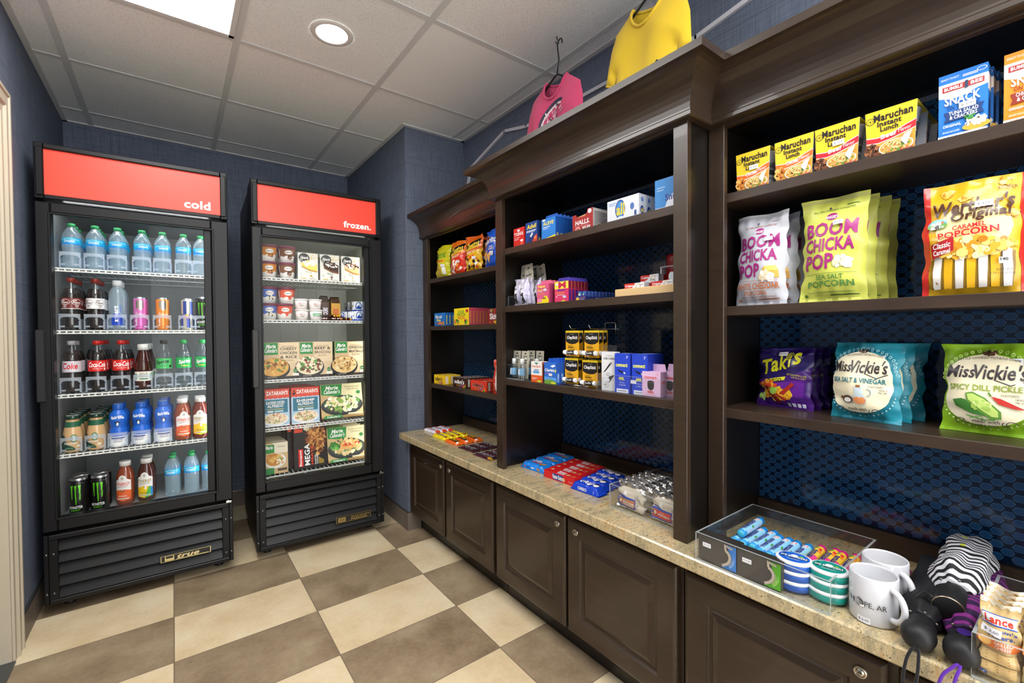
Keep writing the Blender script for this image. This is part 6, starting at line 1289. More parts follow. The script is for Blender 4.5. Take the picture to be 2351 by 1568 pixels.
for b in ((-w/2, 0, 0, w/2, .058, .001), (-w/2, 0, .094, w/2, .058, .096), (-w/2, 0, .001, -w/2+.004, .058, .094), (w/2-.004, 0, .001, w/2, .058, .094)): m.box(*b, '#d4d4d8')
m.add([(-w/2+.004, -.0003, .004), (w/2-.004, -.0003, .004), (w/2-.004, -.0003, .06), (-w/2+.004, -.0003, .04)], [(0, 1, 2, 3)], '#2a9a90'); m.add([(w*.2+.012*cos(i*.4), -.0006, .06+.016*sin(i*.4)) for i in range(16)], [tuple(range(16))], '#c9d4d6'); m.build('carton_frame', t)
for i, (X, Y) in enumerate(((1.315, .880), (1.315, .812))): at(t if i == 0 else dup(t), X, Y, ZC2+.0065, ('red-capped deodorant pack, left one behind the toothpaste boxes', 'red-capped deodorant pack, right one behind the toothpaste boxes')[i], 'deodorant', 'deodorant packs')
# --- middle unit, third shelf
def sanit():
    t = thing('hand_sanitizer'); m = MB(); w = .052; m.add([(-w/2, .0, .0), (w/2, 0, 0), (w/2, 0, .118), (-w/2, 0, .118), (-w/2, .0008, 0), (w/2, .0008, 0), (w/2, .0008, .118), (-w/2, .0008, .118)], [(0, 1, 2, 3), (7, 6, 5, 4)], '#b9b3a0'); p = flat(m, (-w/2, 0, 0), (w, 0, 0), (0, 0, .118)); p.g([(.36, .88), (.64, .88), (.58, .93), (.42, .93)], BLK); p.r(.24, .64, .76, .82, BLK); p.t('NM', .28, .66, .72, .80, '#d8d4c4', .05); p.r(.3, .56, .7, .58, BLK); m.build('card', t)
    m = MB(); m.lathe([(.013, .001), (.0155, .004), (.0155, .05), (.010, .058), (.008, .06)], '#fff', 'pet', 18, 0, -.0165); m.build('bottle_body', t); m = MB(); m.lathe([(.009, .0595), (.009, .082), (.007, .084)], '#dcdfe0', 'plastic', 16, 0, -.0165); m.build('cap', t)
    m = MB(); m.lathe([(.0156, .012), (.0156, .042)], '#7fb2d8', 'card', 18, 0, -.0165, cap=False); p = cyl(m, .0157, .012, .042, 'card', 1.6, cy=-.0165); p.r(.3, .1, .7, .9, '#dfe9f2'); m.build('label', t); return t
kind('san', sanit(), 'hand sanitizer', 'carded hand sanitizers')
for X, Y, lab in ((1.212, 1.578, 'front left'), (1.212, 1.520, 'front right'), (1.265, 1.545, 'rear left'), (1.265, 1.485, 'rear right')): K['san'].put((X, Y, ZC3+.0036), (-.06, 0, CAB), f"small clear hand sanitizer on grey card, {lab} of the four")
at(tray('acrylic_tray', .135, .105, .062, .003), 1.172, 1.545, ZC3, 'clear acrylic tray holding the hand sanitizers', 'acrylic tray')
o = carton('medicine_box', .068, .02, .083, '#e8e6e2', lambda p: (p.r(0, 0, 1, .34, '#dd5a22'), p.t('DayQuil', .08, .70, .86, .82, '#dd5a22', .05), p.r(.3, .58, .7, .62, '#5a6ab0'), p.r(.2, .44, .75, .55, '#4a9ad8'), p.g([(.3, .95), (.7, .95), (.5, .86)], '#2a7a6a'), p.e_(.75, .06, .2, .05, '#c8d83c'), p.r(.1, .2, .6, .22, WHITE), p.r(.1, .14, .5, .16, WHITE)), side=lambda p: p.r(.2, .1, .8, .9, '#8a4a34'), sidecol='#b8624a'); row_back(o, 2, .021, 1.170, 1.389, ZC3, ('white and orange cold medicine box on the middle third shelf', 'white and orange cold medicine box behind the front one'), 'medicine box', 'cold medicine boxes')
o = flapbox('medicine_box', .070, .0195, .083, '#2a6ac8', lambda p: (p.g([(0, 0), (1, 0), (1, .12), (.5, .22), (0, .16)], '#6a9a3c'), p.g([(0, .16), (.5, .22), (1, .12), (1, .3), (0, .34)], '#5a9ade'), p.t('Claritin', .04, .58, .86, .72, WHITE, .04, .1), p.r(.9, .55, .98, .7, '#d8d23c'), p.g([(.5, .84), (.8, .92), (.95, .86), (.7, .78)], '#e8eef6'), p.r(.06, .48, .5, .5, '#e85a7a'), p.e_(.75, .06, .2, .05, '#d8d23c')), side=lambda p: (p.t('Claritin', .15, .1, .85, .5, WHITE, .03) if False else [p.r(.25, .1+.07*i, .7, .14+.07*i, '#a8c8f0') for i in range(6)]), flapc='#1c54b4', sidecol='#1a4ea6', price=(.55, .44, .28)); row_back(o, 5, .0205, 1.168, 1.304, ZC3, ('blue allergy medicine box on the middle third shelf', 'blue allergy medicine box, # one behind its front box'), 'medicine box', 'allergy medicine boxes')
# lip balm rack with carded sticks
t = thing('lip_balm_rack', 'small silver wire rack hung with lip balm cards', 'rack'); t.location = (1.245, 1.18, ZC3); t.rotation_euler = (0, 0, CAB)
def tb(nm, pts, r=.0022): m = MB(); m.tube(pts, r, '#fff', 'chrome', 8); m.build(nm, t)
tb('base_wire', [(-.09, -.05, .003), (.04, -.05, .003), (.04, .08, .003), (-.09, .08, .003), (-.09, -.05, .003)]); tb('post', [(0, .06, .003), (0, .06, .225)]); tb('top_loop', [(.035, .06, .19), (.035, .06, .232), (.038, .06, .236), (.082, .06, .236), (.085, .06, .232), (.085, .06, .19)]); tb('cross_wire', [(-.08, .06, .11), (.10, .06, .11)]); tb('cross_wire', [(-.08, .06, .212), (.10, .06, .212)])
HK = [(-.045, .118), (.05, .114), (-.04, .222), (.058, .222)]
for x, z in HK: tb('hook', [(x, .06, z-.008), (x, -.045, z-.008), (x, -.055, z+.004)], .0018)
def balm():
    t = thing('lip_balm_card'); m = MB(); w, h = .070, .098; q = [(-w/2, 0), (w/2, 0), (w/2, h-.004), (w/2-.004, h), (-w/2+.004, h), (-w/2, h-.004)]; n = 6
    m.add([(x, 0, z) for x, z in q]+[(x, .0009, z) for x, z in q], [tuple(range(n)), tuple(range(n, 2*n))[::-1]]+[(i, n+i, n+(i+1) % n, (i+1) % n)[::-1] for i in range(n)], '#e3a81c')
    p = flat(m, (-w/2, 0, 0), (w, 0, 0), (0, 0, h)); p.r(0, .9, 1, 1, '#e3c21c'); p.g([(.02, .92), (.98, .92), (.98, .58), (.75, .50), (.5, .48), (.25, .50), (.02, .58)], '#191919'); p.t('ChapStick', .10, .64, .90, .80, WHITE, .04, .12); p.t('SKIN PROTECTANT', .35, .85, .65, .875, '#c9c9c9'); p.t('CLASSIC', .16, .40, .5, .45, '#3a2a10'); p.t('ORIGINAL', .16, .33, .62, .39, '#3a2a10', .03); p.r(.16, .28, .7, .29, '#8a6a1c'); p.r(.16, .25, .66, .26, '#8a6a1c'); m.build('card', t)
    m = MB(); m.M = Matrix.Translation((0, -.0095, .016)) @ Matrix.Rotation(pi/2, 4, 'Y'); m.lathe([(.0083, -.034), (.0085, -.033), (.0085, -.015)], '#ecebea', 'plastic', 18); m.lathe([(.0081, -.015), (.0081, .024)], '#1c1c1c', 'gloss', 18); m.lathe([(.0083, .024), (.0085, .025), (.0085, .033), (.007, .034)], '#ecebea', 'plastic', 18); m.M = None; p = P(m, lambda u, v, d: (-.014+.036*u, -.0095-(.0082+d)*cos((v-.5)*2), .016+.0082*sin((v-.5)*2)), .036, .016, 'card'); p.t('ChapStick', .08, .3, .9, .7, WHITE, .03, .1); m.build('balm_stick', t); return t
kind('chp', balm(), 'lip balm', 'lip balm cards on the wire rack')
base = Vector((1.245, 1.18, ZC3))
for j, (x, z) in enumerate(HK):
    for q in range(3):
        if j == 2 and q == 2: continue
        y = -.040+.022*q
        K['chp'].put((base.x+y, base.y-x-.0005*q, ZC3+z-.113), CAB+(.06 if j == 1 else 0), f"yellow and black lip balm card, {('front', 'second', 'rear')[q]} on {('lower left', 'lower right', 'upper left', 'upper right')[j]} hook")
def d_usb(p): p.t('6FT MICRO', .3, .88, .7, .91, '#4a4a4a'); p.t('USB CABLE', .14, .80, .94, .85, '#3a3a3a', .03); p.g([(.12, .46), (.24, .48), (.62, .66), (.55, .70)], '#2a2a2a'); p.g([(.55, .70), (.62, .66), (.72, .70), (.66, .74)], '#6a6a6a'); p.arc(.45, .42, .12, .04, .02, 0, 6.2, '#4a4a4a'); p.g([(.5, .36), (.9, .42), (.6, .24), (.45, .20)], '#3a3a3a'); p.g([(.1, .16), (.45, .24), (.55, .14), (.3, .06)], '#c9c9c9'); p.g([(.2, .15), (.3, .17), (.28, .13)], '#3a3a3a')
t = thing('cable_box', 'white tall cable box with clear hang tab on middle third shelf', 'cable box'); b = carton('box', .058, .022, .132, '#d8d8da', d_usb, price=(.4, .27, .34), parent=t); m = MB(); m.box(-.029, .001, .1325, .032, .0022, .155, '#fff', 'acrylic'); m.add([(-.008, .0005, .140), (.012, .0005, .140), (.012, .0005, .143), (.004, .0005, .147), (-.008, .0005, .143)], [(0, 1, 2, 3, 4)], '#1a1a1a'); m.build('hang_tab', t); t.location = (1.180, 1.020, ZC3+.0004); t.rotation_euler = (0, 0, CAB+.12)
def d_con(p): p.t('3\'', .76, .88, .9, .95, WHITE); p.t('connect', .08, .66, .86, .75, '#eef04a', .06); p.g([(.15, .60), (.5, .55), (.62, .52), (.56, .50), (.35, .52)], '#1c1c24'); p.g([(.58, .53), (.68, .53), (.74, .49), (.64, .48)], '#d8d8dc'); p.t('onn.', .28, .32, .66, .40, '#eef04a', .06); p.t('Lightning', .32, .24, .66, .28, '#c8d0f8'); p.t('to USB Cable', .28, .18, .74, .22, '#c8d0f8'); p.r(.14, .0, .92, .10, '#dfe2ee'); p.r(.2, .04, .8, .055, '#5a5a6a')
o = carton('cable_box', .060, .026, .128, '#2343c4', d_con, top=lambda p: p.t('connect', .2, .2, .8, .6, '#eef04a', .04), sidecol='#1d36aa')
for i, (X, Y, l) in enumerate(((1.172, .957, 'front left'), (1.176, .891, 'front right'), (1.20, .957, 'rear left'), (1.204, .891, 'middle right'), (1.232, .891, 'rear right'))): at(o if i == 0 else dup(o), X, Y, ZC3, f"bright blue charging cable box, {l} of the five", 'cable box', 'blue charging cable boxes', .03 if i in (0, 2) else 0)
m = MB(); q = flat(m, (-.03, -.0013, 0), (.06, 0, 0), (0, 0, .128)); q.price(.12, .30, .36, '$17.00'); m.build('price_sticker', bpy.data.objects['cable_box.002'] if 'cable_box.002' in bpy.data.objects else o)
def d_chg(p): p.t('12', .76, .86, .9, .96, '#d8684a'); p.t('connect', .12, .70, .80, .82, '#d8402a', .05); p.e_(.48, .42, .18, .18, '#2c2a2e'); p.r(.30, .42, .66, .58, '#2c2a2e'); p.e_(.48, .58, .18, .06, '#3a383c'); p.t('onn.', .3, .12, .66, .22, '#d8402a', .06); p.t('USB Wall Charger', .2, .04, .78, .09, '#d8684a')
o = flapbox('charger_box', .066, .034, .076, '#dcb8d8', d_chg, side=lambda p: p.t('onn.', .2, .5, .8, .62, '#c8402a', .04), flapc='#dcb8d8', flaph=.022, sidecol='#b592b4')
for i, (X, Y, l) in enumerate(((1.172, .845, 'left'), (1.204, .800, 'middle'), (1.239, .765, 'right'))): at(o if i == 0 else dup(o), X, Y, ZC3, f"pale pink wall charger box, {l} one beside the dark pillar", 'charger box', 'pink wall charger boxes')
m = MB(); acry(m, -.16, 0, 0, .15, .003, .058); m.box(-.16, 0, .058, .15, .003, .0586, '#fff', 'acrylic_edge'); acry(m, -.16, .003, 0, -.157, .11, .058); acry(m, -.157, .003, 0, .15, .11, .0012); at(m.build('acrylic_tray'), 1.1625, .905, ZC3-.0003, 'clear acrylic shelf bin in front of the cable and charger boxes', 'acrylic tray')
for o in [x for x in bpy.data.objects if x.name.split('.')[0] in ('cable_box', 'charger_box') and x.parent is None]: o.location.z += .0014; o.location.x = max(o.location.x, 1.1675)
# ------------------------------------------------------------------ goods lying on the counter
def lump(u, p): return max(0., 1-abs(2*u-1)**p)
def bar(name, L, W, H, col, draw, mat='film', seed=1, fin=.09, endcol=None, price=None, sharp=6, side=None):
    """flow-wrapped bar lying flat, long axis along local x, printing on top, front edge at y=0"""
    R = random.Random(seed); a, b, c = (R.uniform(0, 6) for _ in range(3))
    def top(u, v, d=0.):
        f = 0. if (u < fin*.6 or u > 1-fin*.6) else min(1., (min(u, 1-u)-fin*.6)/(fin*.9))
        z = H*(.16+.84*f**.6)*lump(v, sharp)**.5 if f > 0 else H*.16
        z += .0009*sin(37*u+a)*f+.0007*sin(19*u+11*v+b)
        y = W*v if f > .3 else W*(.04+.92*v)
        return ((u-.5)*L, y+.0006*sin(25*u+c), max(.0008, z)+d)
    m = MB(); m.grid(lambda u, v: top(u, v), 30, 14, col, mat); m.grid(lambda u, v: ((u-.5)*L, W*(1-v), .0004), 4, 2, col, mat)
    if endcol: 
        for u0, u1 in ((0, .05), (.95, 1)): m.grid(lambda u, v: tuple(Vector(top(u0+(u1-u0)*u, v))+Vector((0, 0, .0006))), 3, 8, endcol, mat)
    p = P(m, lambda u, v, d: top(u, v, d), L, W, mat, .006, .0002, .0006); draw(p)
    if side: side(flat(m, (-L*.38, -.0009, .003), (L*.76, 0, 0), (0, 0, H*.62), 'card'))
    o = m.build(name)
    if price: m = MB(); q = P(m, lambda u, v, d: top(u, v, d), L, W, 'card', .006, .0002, .004); q.price(*price); m.build('price_sticker', o)
    return o
def bars(o, n, X, Y, pitch, lab, cat, group, rz=0., jit=.004, z=CT, dy=0.):
    Rr = random.Random(int(Y*997))
    for i in range(n):
        c = o if i == 0 else dup(o); at(c, X+i*pitch, Y+i*dy+Rr.uniform(-jit, jit), z, lab[0] if i == 0 else lab[1].replace('#', ORD[i]), cat, group, rz+Rr.uniform(-.03, .03))
bars(bar('candy_bar', .158, .040, .017, '#e9e6ee', lambda p: (p.r(0, 0, .16, 1, '#dd4a22'), p.r(.84, 0, 1, 1, '#dd4a22'), p.t('PAYDAY', .22, .3, .78, .75, '#c8402a', .05, .1), p.r(.2, .12, .8, .2, '#4a6ab0')), seed=2), 3, 1.225, 2.462, .044, ('white and orange peanut candy bar nearest the counter edge', 'white and orange peanut candy bar, # in from the counter edge'), 'candy bar', 'peanut candy bars', .06)
bars(bar('candy_bar', .150, .038, .018, '#f0d81a', lambda p: (p.t('Butterfinger', .16, .35, .74, .85, '#1f4aa8', .06, .1), p.e_(.84, .45, .07, .35, '#7a4420'), p.e_(.84, .45, .05, .24, '#c8843c'), p.r(.1, .1, .5, .18, '#d88a1c')), seed=4), 4, 1.190, 2.285, .041, ('yellow candy bar with blue lettering nearest the counter edge', 'yellow candy bar with blue lettering, # in from the edge'), 'candy bar', 'yellow candy bars', .05)
bars(bar('candy_bar', .128, .055, .016, '#e8641a', lambda p: (p.g([(.18, .2), (.72, .2), (.80, .7), (.26, .75)], '#2a1a12'), p.t("Reese's", .22, .36, .74, .80, '#f0d01c', .07, .1), p.e_(.75, .3, .1, .2, '#5a3018'), p.r(.86, .1, .93, .35, WHITE)), seed=6), 3, 1.185, 2.130, .059, ('orange peanut butter cup pack nearest the counter edge', 'orange peanut butter cup pack, # in from the counter edge'), 'candy bar', 'orange candy packs', .04)
d_her = lambda p: (p.r(.1, .46, .9, .88, '#2e2a30'), p.t("HERSHEY'S", .14, .50, .86, .86, '#a9a6b0', .05), p.t('MILK CHOCOLATE', .2, .28, .8, .36, '#d8d4d0'), p.r(.03, .6, .10, .85, '#d8d8dc'))
bars(bar('chocolate_bar', .146, .054, .008, '#3f1c22', d_her, seed=8, endcol='#4a4a4c', sharp=14), 3, 1.178, 1.965, .057, ('dark brown chocolate bar nearest the counter edge', 'dark brown chocolate bar, # in from the counter edge'), 'candy bar', 'brown chocolate bars', .04)
bars(bar('chocolate_bar', .146, .054, .008, '#43182a', lambda p: (d_her(p), p.r(.82, .02, 1, .4, '#c8962c')), seed=9, endcol='#6f7a4c', sharp=14), 3, 1.166, 1.798, .057, ('maroon almond chocolate bar nearest the counter edge', 'maroon almond chocolate bar, # in from the counter edge'), 'candy bar', 'almond chocolate bars', .05)
bars(bar('cookie_pack', .150, .078, .026, '#1f80dc', lambda p: (p.t('CHIPS', .24, .52, .62, .80, '#f0f0ee', .05, .1, -.05), p.t('AHOY!', .30, .30, .66, .54, '#c8322a', .06, .1, -.05), p.b(.74, .34, .1, .18, ['#c8843c', '#8a5424', '#e0a860'], 12, .05, 3), p.e_(.12, .2, .04, .1, '#c83a3a')), seed=10, sharp=10, side=lambda p: (p.e_(.12, .5, .04, .25, '#c83a3a'), p.e_(.3, .5, .07, .3, '#2a4aa8'), p.e_(.55, .5, .09, .22, '#d8e4f4'), p.b(.85, .5, .06, .2, ['#c8843c', '#e0a860'], 6, .04, 3))), 3, 1.232, 1.502, .080, ('bright blue cookie pack nearest the counter edge', 'bright blue cookie pack, # in from the counter edge'), 'cookie pack', 'bright blue cookie packs', .05, dy=.012)
def nutter():
    t = carton('cookie_pack', .168, .042, .030, '#cf1f22', lambda p: (p.g([(.30, .1), (.60, .1), (.66, .55), (.62, .9), (.28, .9)], '#2a3a8a'), p.t('Nutter Butter', .30, .22, .64, .80, WHITE, .06), p.e_(.66, .4, .04, .25, '#d8b888'), p.t('150 CALORIES', .82, .25, .95, .5, '#f0a8a0')), top=lambda p: (p.g([(.36, .1), (.74, .1), (.72, .6), (.34, .7)], '#2a3a8a') if False else None, p.t('Nutter', .36, .45, .62, .90, WHITE, .07, .1), p.t('Butter', .40, .10, .66, .48, '#e8ecf8', .07, .1), p.e_(.72, .4, .06, .2, '#d8a868'), p.e_(.12, .75, .05, .18, '#d8b888'), p.r(.84, .5, .92, .6, '#e8a83c'), p.t('CRISPY', .8, .2, .95, .34, '#f0b0a8')), mat='film')
    m = MB()
    for s in (-1, 1): m = MB(); m.add([(s*.084, .002, .001), (s*.084, .040, .001), (s*.084, .040, .029), (s*.084, .002, .029), (s*.092, .006, .012), (s*.093, .036, .013)], [(0, 1, 5, 4), (3, 2, 5, 4), (0, 4, 3), (1, 2, 5)], '#c41c20', 'film'); m.build('end_seal', t)
    return t
bars(nutter(), 5, 1.222, 1.318, .0435, ('red peanut butter cookie pack nearest the counter edge', 'red peanut butter cookie pack, # in from the counter edge'), 'cookie pack', 'red cookie packs', .05, dy=.008)
bars(bar('cookie_pack', .140, .054, .030, '#1740c0', lambda p: (p.t('OREO', .22, .34, .66, .80, WHITE, .10, .1), p.e_(.78, .5, .10, .30, '#1a1a22'), p.e_(.78, .42, .09, .2, '#f0f0f0'), p.line([(.05, .2), (.2, .3)], .012, WHITE)), seed=14, sharp=8, side=lambda p: (p.t('OREO', .22, .2, .62, .85, WHITE, .03), p.line([(.92, .2), (.94, .8)], .012, WHITE)), price=(.62, .25, .14, '$ 2.00', .3)), 4, 1.208, 1.168, .056, ('royal blue sandwich cookie pack nearest the counter edge', 'royal blue sandwich cookie pack, # in from the counter edge'), 'cookie pack', 'royal blue cookie packs', .03, dy=.012)

# clear tray of foil toaster pastry packs
PX, PY = 1.182, .868
at(tray('acrylic_tray', .305, .30, .078), PX, PY, CT, 'clear acrylic tray of foil pastry packs beside the dark pillar', 'acrylic tray')
def pastry(lab, lt, c):
    t = thing('pastry_pack'); m = MB(); w, h, dep = .118, .088, .024; f = bag_fn(w, h, dep, .02, .03, len(lt), -1, .2); g = bag_fn(w, h, dep, .02, .03, len(lt), 1, .2)
    m.grid(lambda u, v: f(u, v), 26, 26, '#c9c4be', 'foil'); m.grid(lambda u, v: g(1-u, v), 16, 16, '#d4d4d6', 'foil')
    R = random.Random(len(lt)); m.grid(lambda u, v: ((u-.5)*w*1.0, (v-.5)*.022+.002*sin(40*u), h-.004+.007*abs(sin(31*u+3*v))*(1-abs(2*v-1))+.004*sin(17*u)), 40, 6, '#e4e4e6', 'foil'); m.build('wrapper', t)
    m = MB(); q = P(m, lambda u, v, d: f(.04+.92*u, .03+.90*v, d), w*.92, h*.9, 'card', .006, .0002, .001)
    q.g([(.0, .05), (1, .05), (1, .72), (.8, .9), (.2, .9), (0, .7)], '#cfc4b2'); q.g([(.0, .05), (.72, .05), (.72, .46), (.35, .50), (.28, .56), (.06, .56), (.0, .5)], '#2344a8'); q.r(.04, .10, .70, .40, c); q.t(lab, .30, .30, .48, .34, WHITE)
    ls = lt.split('|'); 
    for i, l in enumerate(ls): q.t(l, .24, .22-.09*i+(0 if len(ls) > 1 else -.02), .68, .29-.09*i+(0 if len(ls) > 1 else -.02), WHITE, .05)
    q.r(.28, .56, .40, .68, '#ecebee'); q.b(.12, .25, .06, .08, ['#7a4a24', '#a8703c', '#e8d0a8'], 8, .05, 3)
    R2 = random.Random(3)
    for i in range(7): x, y = .80+R2.uniform(-.06, .12), .18+.09*i*.8; q.arc(x, y, .06, .05, .012, R2.uniform(0, 3), R2.uniform(4, 6), '#2a3a8a')
    m.build('pack_label', t); return t
o = pastry('FROSTED', 'BROWN SUGAR|CINNAMON', '#c07a44')
for i in range(5): at(o if i == 0 else dup(o), PX+.022+.036*i, .948-.001*i, CT+.005, f"foil pastry pack with brown label, {('nearest the tray front' if i == 0 else ORD[i]+' back in the left row')}", 'pastry pack', 'brown label pastry packs', .02*i-.04, -.12)
o = pastry('FROSTED', 'STRAWBERRY', '#d8482c')
for i in range(5): at(o if i == 0 else dup(o), PX+.022+.036*i, .812-.001*i, CT+.005, f"foil pastry pack with red label, {('nearest the tray front' if i == 0 else ORD[i]+' back in the right row')}", 'pastry pack', 'red label pastry packs', .02*i-.03, -.12)

# clear tray of gum, mint rolls and mint tins
GX0, GY0 = 1.084, .494
at(tray('acrylic_tray', .302, .312, .0715, .0045), GX0, GY0, CT, 'clear acrylic tray of gum, candy rolls and mint tins beside mugs', 'acrylic tray')
ZT = CT+.0049
def gum(col, c2, seed):
    def d(p):
        p.g([(.62, .0), (.80, .0), (1, .0), (1, .96), (.76, .96), (.86, .55), (.78, .25)], col)
        R = random.Random(seed)
        for i in range(9): a = R.uniform(.1, .9); p.arc(.70, .45, .17+.012*i, .30+.018*i, .005, -1.0, -.3+R.random()*.8, c2, 8)
        for d_, c in ((.008, '#8a7f72'), (0, '#b3a898')):
            p.g([(.70+d_, .97), (.75+d_, .955), (.76+d_, .70), (.71+d_, .735)], c); p.g([(.70+d_, .97), (.91+d_, .90), (.91+d_, .83), (.75+d_, .885)], c)
            p.line([(.735+d_, .72), (.79+d_, .68), (.83+d_, .60), (.85+d_, .50), (.845+d_, .40), (.82+d_, .30), (.78+d_, .22), (.72+d_, .15), (.65+d_, .09)], .065, c)
        p.price(.24, .66, .22, '$ 3.00', -.0)
    return carton('gum_pack', .098, .0095, .0625, '#4b4642', d, sidecol='#3a3633', topcol='#2a2725', mat='card')
o = gum('#2f7fd0', '#a8d4f4', 3)
for i in range(4): at(o if i == 0 else dup(o), GX0+.0055+.0105*i, .5905, ZT, f"dark gum pack with blue swirl, {('front' if i == 0 else ORD[i])} of the left row in the tray", 'gum pack', 'blue gum packs', 0, -.0)
o = gum('#58ac1f', '#c8ee8a', 5)
for i in range(3): at(o if i == 0 else dup(o), GX0+.0055+.0105*i, .4895, ZT, f"dark gum pack with green swirl, {('front' if i == 0 else ORD[i])} of the right row in the tray", 'gum pack', 'green gum packs')
def roll(c1, c2, cap, endc, sp):
    t = thing('candy_roll'); r, L = .0112, .142; m = MB(); X = Matrix.Rotation(-pi/2, 4, 'X'); m.M = Matrix.Translation((0, 0, r+.0003)) @ X
    m.lathe([(r*.9, .004), (r, .007), (r, .022, c2), (r, .118, c2), (r, .120), (r, L-.006), (r*.93, L-.001)], c1, 'film', 22, cap=False)
    m.M = None; p = P(m, lambda u, v, d: ((r+d+.0002)*sin((v-.5)*-2.6), .022+.096*u if False else .022+.096*u, r+.0003+(r+d+.0002)*cos((v-.5)*2.6)), .096, r*2.6, 'card', .005)
    p.fn = lambda u, v, d: (-(r+d+.0002)*sin((v-.5)*2.6), .012+.112*u, r+.0003+(r+d+.0002)*cos((v-.5)*2.6))
    if sp == 'mint': p.g([(0, .2), (.55, .05), (1, .0), (1, .35), (.5, .3), (0, .5)], '#8fd0ee'); p.e_(.46, .14, .06, .1, '#4a9a4a'); p.r(.84, .3, .97, .75, '#e8ecf4'); p.r(.86, .34, .95, .68, '#d8402c')
    else: p.g([(0, .0), (.5, .0), (.45, .35), (0, .45)], '#e8429a'); p.e_(.75, .25, .06, .16, '#f08a2c'); p.e_(.85, .3, .05, .14, '#d8322c'); p.r(.9, .5, .97, .9, '#5a9a4a')
    p.t('mentos', .12, .34, .74, .80, '#22307f', .09, .0); m.build('wrapper', t)
    m = MB(); m.M = Matrix.Translation((0, 0, r+.0003)) @ X; m.lathe([(.0, .0), (r*.6, .0012), (r*.85, .0035), (r*.9, .0045)], endc, 'gloss', 20, cap=False); m.build('end_twist', t)
    m = MB(); m.M = Matrix.Translation((0, 0, r+.0003)) @ X; m.lathe([(r*1.01, L-.016), (r*1.02, L-.004), (r*.85, L), (0, L)], cap, 'film', 20, cap=False); m.build('end_cap', t); return t
kind('rmi', roll('#3f9fe0', '#b4d4f2', '#1f86d8', '#3fb0cc', 'mint'), 'candy roll', 'blue mint rolls in the tray')
kind('rfr', roll('#e8a82c', '#f2ce4a', '#d2208c', '#d2208c', 'fruit'), 'candy roll', 'orange fruit rolls in the tray')
R = random.Random(3)
for i in range(7):
    y = .617-.0242*i; K['rmi'].put((1.222+R.uniform(-.004, .004)-(.012 if i > 2 else 0), y, ZT), (R.choice((0, .0)), 0, CAB+R.uniform(-.03, .05)), f"light blue mint roll, {ORD[i]} from the left along the tray bottom")
K['rmi'].put((1.240, .606, ZT+.0195), (0, 0, CAB+.05), 'light blue mint roll lying on top of the other rolls')
for i in range(8): y = .617-.0242*7-.0236*i; o = K['rfr'].put((1.234+R.uniform(-.006, .006)+.003*i, y, ZT), (0, 0, CAB+R.uniform(-.05, .05)), f"yellow and pink fruit roll, {ORD[i]} from the left along the tray bottom")
def tin(c, lidc, word, sub):
    t = thing('mint_tin'); m = MB(); r = .0325
    m.lathe([(r*.92, .0), (r, .002), (r, .0145), (r*.99, .015)], c, 'plastic', 40, 0, 0, 1.12, .95); m.build('base', t)
    m = MB(); m.lathe([(r*1.0, .0152), (r*1.02, .016), (r*1.02, .0205), (r*.97, .0222), (0, .0223)], '#eef0f2', 'plastic', 40, 0, 0, 1.12, .95, cap=False); m.build('lid', t)
    m = MB(); p = P(m, lambda u, v, d: ((u-.5)*.062, (v-.5)*.052, .0225+d), .062, .052, 'card'); p.e_(.5, .5, .5, .5, lidc, 40); p.b(.5, .5, .4, .4, [c, lidc, lidc], 30, .12, 4); p.e_(.5, .62, .12, .11, '#e8f0f4'); p.g([(.62, .66), (.74, .72), (.80, .64), (.70, .58)], '#6ac03c'); p.t('ICE BREAKERS', .06, .40, .94, .58, '#101418', .10); p.t('ICE BREAKERS', .08, .415, .92, .565, WHITE, .06); p.t('MINTS', .36, .30, .64, .38, '#101418', .04); p.t(sub, .3, .2, .7, .26, WHITE); m.build('lid_label', t); return t
for c, lc, sub, X, Y, nm in (('#1c58b8', '#1f5fc0', 'COOLMINT', 1.137, .434, 'blue'), ('#14988c', '#178a80', 'WINTERGREEN', 1.150, .369, 'teal')):
    o = tin(c, lc, 'ICE', sub)
    for i in range(3): at(o if i == 0 else dup(o), X+.001*i, Y-.001*i, ZT+.0224*i, f"round {nm} mint tin with white lid, {('bottom', 'middle', 'top')[i]} of its stack in the tray", 'mint tin', nm+' mint tins', .05*i+.1)
